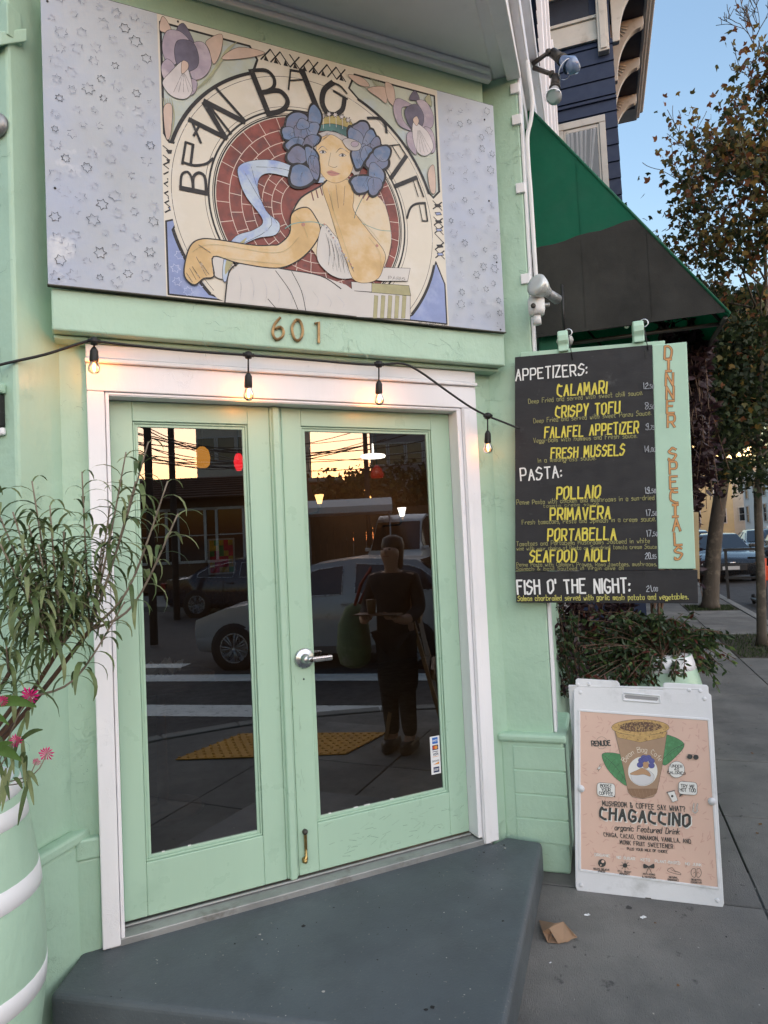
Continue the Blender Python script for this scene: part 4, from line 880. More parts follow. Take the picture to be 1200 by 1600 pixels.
m = MB(); a, b = dp(858, 459, 3.15), dp(838, 445, 3.08); ax = (b-a).normalized(); m.tube([a, a.lerp(b, .3), a.lerp(b, .65), b, b+ax*.012], [.02, .028, .044, .052, .03], 24, mat('floodlight_silver', (.55, .58, .58), .25, .06, metal=.3)); m.build('bulb', None, t, world=True)
# left: round camera and fuse box
p = dp(4, 195, 2.2); t = thing('round_wall_fitting', 'grey round fitting on the left pilaster beside the painted sign', 'wall fitting', T(p))
MB().lathe([(.042, 0), (.044, .01), (.036, .022), (.018, .028)], 24, L1-V*.045-U*.002+Z*2.97, (V, Z, -U), m=greymetal).build('disc', None, t, world=True)
m = MB(); c = L1-V*.045-U*.03+Z*2.97; seg(m, c, c-U*.05, [.018, .014], greymetal); m.build('stem', None, t, world=True)
p = L1-V*.16+Z*1.9; t = thing('meter_box', 'dark electric box on the left pilaster at the edge of the picture', 'electric box', T(p))
m = MB(); m.prism([L1-V*.05+Z*1.885, L1-V*.3+Z*1.885, L1-V*.3-U*.03+Z*1.885, L1-V*.05-U*.03+Z*1.885], (0, 0, .115), blk); m.build('box_body', None, t, world=True, bevel=.005)
m = MB(); m.prism([L1-V*.04+Z*2.002, L1-V*.3+Z*2.002, L1-V*.3-U*.04+Z*2.002, L1-V*.04-U*.04+Z*2.002], (0, 0, .035), mint); m.prism([L1-V*.045+Z*1.855, L1-V*.3+Z*1.855, L1-V*.3-U*.02+Z*1.855, L1-V*.045-U*.02+Z*1.855], (0, 0, .028), white); m.build('box_cover', None, t, world=True, bevel=.008)

# ================================================================== STRING OF LIGHTS
t = thing('string_lights', 'black cord of hanging light bulbs strung across the white door header', 'string lights', T((1.2, -.2, 2.2)))
def fp(x, y, d=.2): return onplane(x, y, Vector((0, 1, 0)), Vector((0, -d, 0)))
pc = [(-60, 588), (0, 570), (70, 554), (130, 535), (147, 533), (200, 539), (290, 548), (388, 555), (480, 562), (560, 569), (592, 570), (628, 568), (655, 580), (700, 612), (735, 636), (762, 650), (785, 659), (812, 670)]
P = [tuple(fp(x, y, .2 if x < 760 else .2+.06*(x-760)/50)) for x, y in pc]
m = MB(); m.tube([Vector(p_) for p_ in catmull(P, False, 4)], .0052, 8, blackplastic); m.build('cable', None, t, world=True)
bulbw = emis('bulb_filament', (1, .40, .09), 16); bulbd = emis('bulb_filament_dim', (1, .45, .12), 7)
bglass = glassmat('bulb_glass', (1, .9, .75), 1.0, .02)
for (x, y, sy, gy, lit) in ((147, 533, 545, 585, 1), (388, 555, 585, 626, 1), (592, 569, 597, 633, .8), (762, 650, 675, 709, .25)):
    p0 = fp(x, y, .20); s0 = fp(x, sy, .185); s1 = fp(x, lerp(sy, gy, .5), .17); b1 = fp(x, gy, .165); rr_ = .5*10.5*PX
    m = MB(); m.lathe([(.014, -.012), (.017, 0), (.014, .012)], 10, p0, 'x', blackplastic); m.tube([p0+Vector((-.022, -.002, .001)), p0+Vector((.022, -.002, 0))], .008, 8, blackplastic); m.build('cable_clip', None, t, world=True)
    m = MB(); m.tube([p0, s0+Z*.004], .0035, 6, blackplastic); m.tube([s0+Z*.006, s0, s0-Z*.008, s1+Z*.006, s1], [.006, .010, .0145, .0165, .0155], 14, blackplastic); m.build('socket', None, t, world=True)
    h = (s1-b1).length; prof = [(.0135, 0), (.0145, -.1), (.021, -.4), (.0235, -.62), (.019, -.85), (.009, -1.0)]
    m = MB(); m.lathe([(r__, z_*h) for r__, z_ in prof], 18, s1, 'z', bglass); m.build('bulb', None, t, world=True)
    m = MB(); m.tube([s1-Z*h*.15, s1-Z*h*.3, s1-Z*h*.55, s1-Z*h*.75], [.0018, .0035, .0045, .002], 6, bulbw if lit > .5 else bulbd); m.build('filament', None, t, world=True)
    l = bpy.data.lights.new('bulb_light', 'POINT'); l.energy = .05*lit; l.color = (1, .20, .025); l.shadow_soft_size = .02
    lo = bpy.data.objects.new('bulb_light', l); col.objects.link(lo); lo.parent = t; lo.matrix_parent_inverse = TM[t.name].inverted(); lo.location = s1-Z*h*.5

# ================================================================== SANDWICH BOARD
bo = S(-.345, .098, G); upv = (U*.185+Z*.89).normalized()
fr = Frame(bo, V, upv)
ab = thing('sandwich_board', 'white plastic A-frame sign with a pink coffee drink poster on the pavement', 'sandwich board', fr.M)
wpl = mat('white_plastic', (.72, .73, .76), .38, .04, 4, bump=.05, bs=80, c2=(.50, .51, .52), c2s=6, c2t=(.55, .74), c3=(.2, .2, .2), c3s=30, c3t=(.72, .8))
X = lambda x, y: fr.uv(x, y)
outl = [(899, 1075), (899.5, 1062), (903, 1060), (964, 1063.5), (968, 1068), (969, 1074.5), (1035, 1078.5), (1036.5, 1068), (1040, 1066.5), (1104, 1070), (1107, 1073), (1107.5, 1083.5), (1111.5, 1086), (1131.5, 1412), (1129, 1420), (1122, 1424), (1106, 1423.5), (1097, 1415.5), (933, 1398), (926, 1401.5), (914, 1402), (903, 1396), (899, 1385), (896, 1078)]
P = [X(*p_) for p_ in outl]
hole = [X(*p_) for p_ in ((978, 1085), (1027, 1089), (1029, 1093), (1026, 1095), (978, 1091), (976, 1088))]
# front panel with a recessed field behind the poster: built as a slab plus raised rims
def slabp(pts, y0, y1, m, name, **k): b = MB(); b.prism([(a, y0, z) for a, z in pts], (0, y1-y0, 0), m); return b.build(name, None, ab, **k)
zmin = min(p_[1] for p_ in P)
panel_ = slabp(P, 0, .026, wpl, 'front_panel', bevel=.004, seg=2)
hb = MB(); hb.prism([(a, -.05, z) for a, z in hole], (0, .12, 0), wpl); ho = hb.build('hole_cutter'); bpy.data.objects.remove(ho)
dkp = mat('painted_handle_shadow', (.28, .28, .29), .5, .1)  # handle slot is a flat patch, its shade put into the colour
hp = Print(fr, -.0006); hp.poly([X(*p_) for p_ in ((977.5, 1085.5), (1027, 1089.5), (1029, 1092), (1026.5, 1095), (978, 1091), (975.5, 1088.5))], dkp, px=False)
hp.mb.build('handle_shadow_patch', None, ab)
m = MB(); hpts = [X(*p_) for p_ in ((974, 1083), (1031, 1087), (1032, 1098), (1026, 1098), (974, 1094))]
m.tube([(a, -.003, z) for a, z in hpts+hpts[:1]], .003, 6, wpl); m.build('handle_rim', None, ab)
# edge rims round the poster, tabs, bolts
q4 = [X(*p_) for p_ in ((906.6, 1111.5), (1105.5, 1126), (1121.5, 1386), (908, 1357.5))]
m = MB()
for i in range(4):
    a, b = Vector((q4[i][0], -.004, q4[i][1])), Vector((q4[(i+1) % 4][0], -.004, q4[(i+1) % 4][1])); d = (b-a).normalized(); n = Vector((d.z, 0, -d.x)); n = -n if n.dot(Vector((sum(p_[0] for p_ in q4)/4, 0, sum(p_[1] for p_ in q4)/4))-a) > 0 else n
    m.prism([a-d*.006, b+d*.006, b+d*.006+n*.010, a-d*.006+n*.010], (0, .006, 0), wpl)
m.build('poster_rim', None, ab, bevel=.002)
for (x, y) in ((907, 1082), (1101, 1092), (908, 1383), (1121, 1407), (902.5, 1069.5), (920.5, 1069), (1077, 1078.5), (1094, 1079.5)):
    a, b = X(x, y); MB().lathe([(.0085, 0), (.008, .003), (.005, .004)], 14, (a, -.0002, b), 'y', wpl).build('bolt', None, ab)
for (x, y, w2) in ((908, 1232, .012), (1112, 1252, -.012)):
    a, b = X(x, y); MB().lathe([(.016, 0), (.016, .006)], 16, (a, -.003, b), 'y', wpl).build('poster_clip', None, ab)
a, b = X(1013, 1405); MB().box((a-.012, -.002, b-.003), (a+.012, .02, b+.006), darkmetal).build('latch', None, ab)
m = MB(); a, b = X(1048, 1083); a2_, b2 = X(1092, 1099); m.frame(a, a2_, b2, b, .002, -.0015, .001, wpl); m.build('embossed_label', None, ab)
# rear panel leaning the other way
Mi = fr.M.inverted(); ins = [S(-.345+.18, .10, G+.88), S(-.345+.18, .69, G+.88), S(.05, .69, G), S(.05, .10, G)]
m = MB(); m.prism([Mi @ p_ for p_ in ins], Mi.to_3x3() @ (U*.02), wpl); m.build('rear_panel', None, ab, bevel=.004)
# the printed poster
pp = Print(fr, -.001)
pink = mat('poster_pink', (.68, .47, .385), .45, .04, 4); pink2 = mat('poster_pink_dash', (.60, .37, .31), .45, .05, 4); pb = mat('poster_ink', (.035, .04, .042), .45, .1, 9); pw = mat('poster_white', (.74, .74, .72), .45, .04)
pp.poly(q4, pink, px=False)
r_ = random.Random(2)
for _ in range(330):
    x, y = r_.uniform(908, 1118), r_.uniform(1114, 1380)
    t_ = (y-1112)/265; xl = 907+t_*1; xr = 1105+16*t_; yt = 1111.5+(x-907)*.073+6; yb = 1357+(x-908)*.134-6
    if not (xl+5 < x < xr-6 and yt < y < yb): continue
    a_ = r_.uniform(0, PI); pp.stroke([(x-3*math.cos(a_), y-3*math.sin(a_)), (x+3*math.cos(a_), y+3*math.sin(a_))], .0036, pink2)
lg = mat('poster_leaf', (.06, .22, .09), .45, .15, 30, c2=(.09, .32, .14), c2s=40); cupb = mat('poster_cup', (.36, .24, .16), .45, .08, 20); cupd = mat('poster_cup_dark', (.24, .14, .085), .45, .1, 20); foam = mat('poster_foam', (.50, .32, .12), .45, .2, 60, c2=(.16, .08, .04), c2s=90, c2t=(.55, .65)); cocoa = mat('poster_cocoa', (.10, .05, .035), .45, .4, 120, c2=(.42, .27, .11), c2s=160, c2t=(.5, .6))
fl = mat('poster_flower', (.08, .09, .30), .45, .2, 60); psk = mat('poster_skin', (.45, .27, .15), .45, .1)
for L, mid in (([(941, 1178), (956, 1176), (972, 1180), (980, 1190), (981, 1226), (966, 1219), (952, 1205), (944, 1192)], [(941, 1178), (962, 1198), (979, 1222)]), ([(1036, 1152), (1052, 1151), (1069, 1163), (1058, 1180), (1036, 1195)], [(1068, 1163), (1050, 1172), (1036, 1186)])):
    pp.poly(L, lg, smooth=True, outline=.0012, om=pb); pp.stroke(mid, .0014, pb, smooth=True)
    for k in range(5): x, y = lerp(mid[0][0], mid[2][0], (k+1)/6), lerp(mid[0][1], mid[2][1], (k+1)/6); pp.stroke([(x, y), (x+8, y-6 if L[0][0] > 1000 else y-7)], .0008, pb); pp.stroke([(x, y), (x+(4 if L[0][0] > 1000 else -3), y+9)], .0008, pb)
pp.poly([(960.5, 1143), (1042.5, 1143), (1034, 1200), (1026, 1238), (1020, 1245), (1004, 1248), (988, 1245), (981.5, 1238), (974, 1200)], cupb, outline=.0012, om=pb)
pp.poly([(960.5, 1141), (965, 1152), (1000, 1160), (1038, 1152), (1042.5, 1143)], foam, outline=.0010, om=pb)
pp.poly([(980, 1232), (1028, 1232), (1025, 1240), (1004, 1247.5), (985, 1242)], cupd, smooth=False)
for k in range(7): pp.stroke([(985+k*6, 1233), (990+k*5.4, 1245)], .0008, cupb)
pp.ell((1000.5, 1136.5), 45, 12.5, foam, outline=.0014, om=pb); pp.ell((1001, 1135.5), 33, 8, cocoa); pp.stroke([(956+90*i/16, 1138+11*math.sin(PI*i/16)) for i in range(17)], .0016, mat('poster_gold', (.6, .42, .15), .4), smooth=True)
cc = (1004.3, 1205)
def cur(tx, h):
    a_ = R(208+124*tx); base = X(cc[0]+30*math.cos(a_), cc[1]+30*math.sin(a_)); c_ = X(*cc); l = math.hypot(base[0]-c_[0], base[1]-c_[1]); return (c_[0]+(base[0]-c_[0])*(l+h)/l, c_[1]+(base[1]-c_[1])*(l+h)/l)
text(pp, 'Bean Bag Cafe', (980, 1180), (1030, 1180), 9, mat('poster_letter_cream', (.78, .72, .6), .45), .13, 0, .1, curve=None) if 0 else None
hh = pp.px(8, (1004, 1180))
def curved(s, h, m, w_):
    tot = 0; lay = []
    for ch in s:
        g, wd = glyph(ch); lay.append((g, tot)); tot += wd+1.6
    for g, x0 in lay:
        for st_ in g: pp.stroke([cur((x0+x)/tot, (y-2)/7*h) for x, y in st_], w_, m, px=False)
curved('Bean Bag Cafe', hh, mat('poster_letter_cream', (.78, .72, .6), .45), .0017)
pp.ell(cc, 23, 23, pw, 30); pp.poly([(986, 1210), (1000, 1203), (1012, 1203), (1022, 1212), (1018, 1222), (1004, 1227), (990, 1222)], mat('poster_dress', (.6, .6, .62), .45), smooth=True, outline=.0008, om=pb)
pp.poly([(984, 1209), (996, 1203), (1004, 1200), (1014, 1206), (1016, 1213), (1006, 1210), (994, 1211)], psk, smooth=True, outline=.0008, om=pb); pp.ell((1009, 1195), 5, 6, psk, outline=.0006, om=pb)
for dx, dy in ((-7, -6), (-9, 1), (-3, -10), (4, -10), (9, -5), (9, 2), (0, -8)): pp.ell((1009+dx, 1194+dy), 5, 4.5, fl, 12, outline=.0006, om=pb)
text(pp, 'RENUDE', (925, 1165.5), (954, 1164.5), 7.5, pb, .22, .0, .1); pp.stroke([(940+9*math.cos(R(a_)), 1162+11*math.sin(R(a_))) for a_ in range(200, 345, 12)], .0009, pb); pp.stroke([(940+9*math.cos(R(a_)), 1160+10*math.sin(R(a_))) for a_ in range(40, 145, 12)], .0009, pb)
text(pp, 'MUSHROOM & COFFEE SAY WHAT?', (941.5, 1258.5), (1070.5, 1268), 7.5, pb, .16, 0, .1, gap=2.1)
text(pp, 'CHAGACCINO', (939, 1280.5), (1079, 1292.5), 18, pw, .22, .1, .1, gap=2.4); pp.y -= .0001
text(pp, 'CHAGACCINO', (937.5, 1279), (1077.5, 1291), 17.5, pb, .22, .1, .1, gap=2.4)
text(pp, 'organic Featured Drink', (960.5, 1296.5), (1061, 1303.5), 8.5, pb, .14, .25, .1)
text(pp, 'CHAGA, CACAO, CINNAMON, VANILLA, AND', (943.5, 1306.5), (1079.5, 1317.5), 6.2, pb, .16, 0, .1, gap=2.1); text(pp, 'MONK FRUIT SWEETENER', (969, 1318.5), (1051.5, 1325.5), 6.2, pb, .16, 0, .1, gap=2.1); text(pp, 'PLUS YOUR MILK OF CHOICE', (980, 1327.5), (1043, 1332.5), 3.8, pb, .2, 0, .05)
for s_, a_, b_ in (('ORGANIC', (929.5, 1337), (953, 1339)), ('NO SUGAR', (964, 1341), (992, 1343.5)), ('KETO', (1001.5, 1344.5), (1015.5, 1345.5)), ('PLANT-BASED', (1023.5, 1347), (1062.5, 1350)), ('NO JUNK', (1071, 1351), (1096, 1353))): text(pp, s_, a_, b_, 4, pw, .22, 0, .05)
for s_, x, y in (('HELPS RELIEVE', 940, 1358.2), ('STRESS', 940, 1362), ("IT'LL BOOST", 976, 1362), ('IMMUNITY', 976, 1366), ('ANTI-AGING', 1014, 1366), ('& NUTRITION', 1014, 1370.5), ('NATURAL', 1052, 1371), ('ENDURANCE', 1052, 1375), ('BENEFITS', 1088, 1375), ('COGNITIVE', 1088, 1379)):
    l = len(s_)*.95; text(pp, s_, (x-l, y), (x+l, y+l*.16), 2.6, pb, .22, 0, 0)
pp.ell((940.6, 1348), 6.2, 6.2, pb, 20); pp.ell((942, 1345.5), 2.4, 2.4, pink, 10); pp.ell((938.8, 1351), 1.2, 1.2, pink, 8)
pp.ell((976.6, 1351.7), 3.6, 3.6, pb, 14)
for k in range(8): a_ = k*PI/4; pp.stroke([(976.6+3*math.cos(a_), 1351.7+3*math.sin(a_)), (976.6+7.5*math.cos(a_), 1351.7+7.5*math.sin(a_))], .0016, pb)
for sx in (-1, 1): pp.poly([(1013.7, 1353), (1013.7+8*sx, 1349), (1013.7+8*sx, 1356), (1013.7, 1354.5)], pb, smooth=True); pp.stroke([(1013.7, 1354), (1013.7+4*sx, 1363)], .0022, pb)
pp.stroke([(1044, 1357), (1050, 1355), (1054, 1360), (1062, 1363), (1062, 1366), (1044, 1361), (1044, 1357)], .0015, pb, smooth=True); pp.stroke([(1048, 1358), (1056, 1362)], .0012, pb)
for sx in (-1, 1): pp.stroke([(1087.5+sx*1.2, 1357), (1087.5+sx*6, 1357), (1087.5+sx*8, 1363), (1087.5+sx*5.5, 1369), (1087.5+sx*1.2, 1369), (1087.5+sx*1.2, 1357)], .0016, pb, smooth=True); pp.stroke([(1087.5+sx*2, 1362), (1087.5+sx*5, 1364)], .0012, pb)
def bub(pts, lines, h=5):
    pp.poly(pts, pw, outline=.0014, om=pb)
    cx_, cy_ = sum(p_[0] for p_ in pts)/len(pts), sum(p_[1] for p_ in pts)/len(pts); n = len(lines)
    for i, s_ in enumerate(lines): l = len(s_)*1.75; y = cy_+(i-(n-1)/2)*(h+1.2)+h/2; text(pp, s_, (cx_-l, y-l*.06), (cx_+l, y+l*.06), h, pb, .2, 0, .1)
def rbox(x0, y0, x1, y1, r, sk=.08):
    L = []
    for (x, y, a_) in ((x1-r, y0+r, -90), (x1-r, y1-r, 0), (x0+r, y1-r, 90), (x0+r, y0+r, 180)):
        for k in range(4): t_ = R(a_+30*k); xx = x+r*math.cos(t_); L.append((xx, y+r*math.sin(t_)+(xx-x0)*sk))
    return L
pp.poly([(955, 1240), (961, 1246), (961, 1240)], pb); bub(rbox(933, 1222, 961, 1243, 5), ['BOOST', 'YOUR', 'COFFEE'], 4.6)
bub([(1057+12.5*math.cos(2*PI*i/20), 1202+12.8*math.sin(2*PI*i/20)) for i in range(20)], ['UNDER', '40', 'CALORIES'], 4)
pp.poly([(1063, 1238), (1061, 1245), (1069, 1240)], pb); bub(rbox(1060, 1220, 1089, 1240, 5), ['TRY ME', 'HOT TOO'], 4.8)
pp.poly([(938, 1194), (933, 1202), (936.5, 1201), (934.5, 1205), (940, 1197.5), (936.5, 1198.5)], pw, outline=.0009, om=pb)
pp.ell((1077.5, 1182), 4.3, 4, pb, 12); pp.ell((1087, 1183), 4.3, 4, pb, 12); pp.stroke([(1074, 1178), (1090, 1180)], .0016, pb)
pp.poly([(1042, 1237), (1053, 1234.5), (1059, 1250), (1051, 1253)], pw, outline=.0012, om=pb); pp.stroke([(1041.5, 1238), (1054, 1235)], .0026, pb); pp.ell((1050, 1243.5), 2, 2, pb, 10)
for L in ([(1083, 1262), (1084, 1255)], [(1088, 1262), (1090, 1255)], [(1083, 1263), (1082, 1267), (1086, 1270), (1090, 1266), (1088, 1262)]): pp.stroke(L, .0042, pb); 
for L in ([(1083, 1262), (1084, 1255)], [(1088, 1262), (1090, 1255)], [(1083, 1263), (1082, 1267), (1086, 1270), (1090, 1266), (1088, 1262)]): pp.stroke(L, .0024, pw)
pp.build('poster', ab)
# litter
m = MB(); kraft = mat('kraft_paper', (.30, .195, .125), .85, .12, 9, bump=.05, bs=60)
def gp(x, y, h=0): p_ = onplane(x, y, Z, Vector((0, 0, G+h))); return p_
vs = [gp(842, 1438, .004), gp(868, 1443, .05), gp(880, 1440, .055), gp(902, 1464, .02), gp(893, 1466, .012), gp(889, 1471, .006), gp(872, 1474, .004), gp(856, 1473, .004), gp(848, 1456, .03), gp(858, 1451, .045), gp(856, 1447, .035), gp(862, 1463, .004), gp(897, 1460, .03)]
m.add(vs, [(0, 1, 10), (0, 10, 8), (10, 9, 8), (1, 2, 9), (1, 9, 10), (2, 3, 12), (2, 12, 4, 9), (9, 4, 5), (9, 5, 6), (8, 11, 7), (8, 9, 11), (11, 6, 7), (3, 4, 12), (1, 0, 7), (2, 6, 3), (11, 6, 5)], kraft)
o = m.build('paper_bag'); tag(o, 'crumpled brown paper bag lying on the pavement beside the step', 'paper bag'); mo = o.modifiers.new('s', 'SOLIDIFY'); mo.thickness = .0015
for (x, y, s_, lb) in ((918, 1431, .012, 'tiny white paper scrap in front of the sandwich board, left one'), (1005, 1435, .013, 'tiny white paper scrap in front of the sandwich board, right one'), (860, 1506, .006, 'white speck of litter by the slab joint below the paper bag')):
    m = MB(); crumple(m, 3, s_*2, s_*1.2, .006, x, W_); o = m.build('paper_scrap'); p_ = gp(x, y); o.location = (p_.x, p_.y, G+.002); tag(o, lb, 'litter')

# ================================================================== NEIGHBOURING BLUE HOUSE
MN = T(S(7, 0, G), A); nb = thing('blue_house', 'dark blue wooden house with white bracketed cornice beyond the awning', 'house', MN)
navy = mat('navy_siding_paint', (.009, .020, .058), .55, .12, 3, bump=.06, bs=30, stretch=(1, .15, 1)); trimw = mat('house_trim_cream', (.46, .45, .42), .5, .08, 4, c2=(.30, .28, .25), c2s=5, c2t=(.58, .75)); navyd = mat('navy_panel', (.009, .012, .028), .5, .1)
VW = .915; H0, H1 = 9.12, 10.3
m = MB(); m.box((.02, 1.0, 0), (3.6, -VW+.02, H1), navy); m.build('wall', None, nb)
k = 0; z = 3.0
while z < H0-.02:
    m = MB(); z1 = min(z+.262, H0); m.prism([(.02, .6, z), (.02, -VW, z), (-.016, -VW-.006, z), (-.016, .6, z)], (0, 0, .004), navy) if 0 else None
    m.add([(.0, .6, z1-.008), (.0, -VW, z1-.008), (-.018, -VW-.004, z+.002), (-.018, .6, z+.002), (.02, .6, z1-.008), (.02, -VW, z1-.008), (.02, -VW-.004, z+.002), (.02, .6, z+.002)], [(0, 1, 2, 3), (4, 7, 6, 5), (0, 4, 5, 1), (3, 2, 6, 7), (1, 5, 6, 2), (0, 3, 7, 4)], navy)
    m.build('siding_board', None, nb); z += .262; k += 1
m = MB(); m.box((-.035, .6, 7.96+.2), (.0, -VW-.01, 8.0+.2), navy); m.build('belt_moulding', None, nb, bevel=.006)
# window
wz1, wz0 = 7.93, 6.15
wt = MB(); wt.frame(-.745, -.035, wz0, wz1, .10, 0, 0) if 0 else None
def nbx(y0, y1, z0, z1, x0, x1, mm, name, p=nb, bv=.006): q = MB(); q.box((x0, -y0, z0), (x1, -y1, z1), mm); return q.build(name, None, p, bevel=bv)
wfr = nbx(.03, .12, wz0, wz1-.11, -.05, -.0, trimw, 'window_frame'); nbx(.65, .74, wz0, wz1-.11, -.05, -.0, trimw, 'window_frame'); nbx(.03, .74, wz1-.108, wz1, -.055, -.0, trimw, 'window_frame')
nbx(.125, .16, wz0, wz1-.115, -.035, -.0, trimw, 'window_sash'); nbx(.615, .645, wz0, wz1-.115, -.035, -.0, trimw, 'window_sash'); nbx(.162, .613, wz1-.17, wz1-.115, -.035, -.0, trimw, 'window_sash')
nbx(.16, .615, wz0, wz1-.17, -.006, -.02, mat('room_dark', (.03, .035, .045), .5), 'window_backing', bv=0)
cm = MB(); curt = mat('curtain', (.48, .50, .54), .8, .08, 6)
for k in range(34):
    t_ = k/33; y = .165+.44*t_; x = -.022-.012*math.sin(k*1.25)-.006*math.sin(k*.5); w_ = .14*(1-t_) if t_ > .35 else 0
    cm.v += [(x, -y, wz1-.172), (x-.002, -(y-(.22*t_*t_ if t_ > .3 else 0)), wz0)]
for k in range(33):
    if 23 < k < 27: continue
    cm.f.append((2*k, 2*k+1, 2*k+3, 2*k+2)); cm.m.append(0); cm.sm.append(True)
cm.ms = [curt]; cm.build('curtain', None, nb)
q = MB(); q.add([(-.042, -.16, wz0), (-.042, -.615, wz0), (-.042, -.615, wz1-.17), (-.042, -.16, wz1-.17)], [(0, 1, 2, 3)], clear); q.build('window_pane', None, nb)
# frieze, cornice, brackets
nbx(-.6, .70, H0, H0+.10, -.05, 0, trimw, 'frieze_moulding'); nbx(-.6, .70, H0+.102, H0+.34, -.03, 0, trimw, 'frieze_board'); nbx(-.6, .70, H0+.342, H0+.39, -.06, 0, trimw, 'frieze_moulding')
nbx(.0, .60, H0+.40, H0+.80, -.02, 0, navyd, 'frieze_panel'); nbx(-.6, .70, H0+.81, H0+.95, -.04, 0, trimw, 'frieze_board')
nbx(.70, .86, H0-.25, H1, -.12, -.0, trimw, 'corner_pilaster', bv=.01); nbx(.735, .825, H0-.22, H1, -.14, -.121, trimw, 'corner_pilaster', bv=.006)
q = MB(); zc = 9.98
q.box((-.55, .9, zc+.10), (4.0, -VW-.62, zc+.16), trimw); q.build('eave_board', None, nb, bevel=.01)
q = MB(); q.box((-.60, .9, zc+.161), (4.05, -VW-.68, zc+.28), trimw); q.build('cornice', None, nb, bevel=.02)
q = MB(); q.box((-.66, .9, zc+.282), (4.1, -VW-.76, zc+.42), trimw); q.build('cornice', None, nb, bevel=.03)
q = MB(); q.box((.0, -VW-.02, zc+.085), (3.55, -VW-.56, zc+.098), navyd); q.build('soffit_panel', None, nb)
def bracket(x0, wide=.10):
    pts = [(-VW-.004, zc+.085), (-VW-.56, zc+.085), (-VW-.56, zc-.06)]
    for i in range(13):
        t_ = PI/2*i/12; pts.append((-VW-.51+.40*math.sin(t_), zc-.90+.80*math.cos(t_)))
    pts += [(-VW-.004, zc-.9)]
    q = MB(); q.prism([(x0, y, z) for y, z in pts], (wide, 0, 0), trimw); b = q.build('bracket', None, nb, bevel=.01)
    for i in range(6):
        a_ = R(12+i*13); c_ = (-VW-.06, zc+.03); q = MB(); q.tube([(x0-.006, c_[0]-.10*math.cos(a_), c_[1]-.10*math.sin(a_)), (x0-.006, c_[0]-.27*math.cos(a_), c_[1]-.27*math.sin(a_))], .008, 5, trimw); q.build('carving', None, b)
for x0 in (.05, 1.0, 2.0, 3.05): bracket(x0)
# bracket on the near face, at the café side
pts = [(.55*-1, zc+.1), (-.0, zc+.1), (-.0, zc-.9)]+[(-.48+.42*(1-math.cos(PI/2*i/10)) if 0 else -.10-.40*(1-math.sin(PI/2*(1-i/10))), zc-.85+.75*math.cos(PI/2*(1-i/10))) for i in range(11)]
q = MB(); q.prism([(x, .42, z) for x, z in pts], (0, .12, 0), trimw); q.build('bracket', None, nb, bevel=.01)
ground = MB(); ground.box((.05, -.0, 0), (30, 4, 3.2), mat('shop_front_grey', (.2, .2, .2), .7)); g2 = ground.build('shop_front', None, nb)

# ================================================================== STREET TREES
bark = mat('tree_bark', (.085, .070, .055), .9, .3, 6, bump=.8, bs=40, stretch=(1, 1, .25), c2=(.15, .125, .095), c2s=5, c2t=(.52, .62))
leafm = [mat('leaf_green', (.042, .062, .021), .6, .35, 1.2, trans=.3), mat('leaf_dark_green', (.020, .034, .014), .6, .35, 1.2, trans=.25), mat('leaf_olive', (.13, .115, .038), .6, .3, 1.2, trans=.35), mat('leaf_rust', (.19, .075, .032), .6, .3, 1.5, trans=.35), mat('leaf_yellow', (.24, .15, .035), .6, .3, 1.5, trans=.4)]
LEAF5 = [(0, 0, 0), (.34, .10, .04), (.52, .42, -.02), (.22, .50, .03), (0, 1, -.04), (-.22, .50, .03), (-.52, .42, -.02), (-.34, .10, .04)]
def leaf(mb, p, size, r, m, shape=LEAF5, up=None):
    d = up or Vector((r.gauss(0, 1), r.gauss(0, 1), r.gauss(-.5, .8))); d.normalize()
    x = d.cross(Vector((r.gauss(0, 1), r.gauss(0, 1), r.gauss(0, 1)))); x = x.normalized() if x.length > .01 else d.orthogonal()
    n = x.cross(d)
    mb.add([p+(x*a+d*b+n*c)*size for a, b, c in shape], [tuple(range(len(shape)))], m)
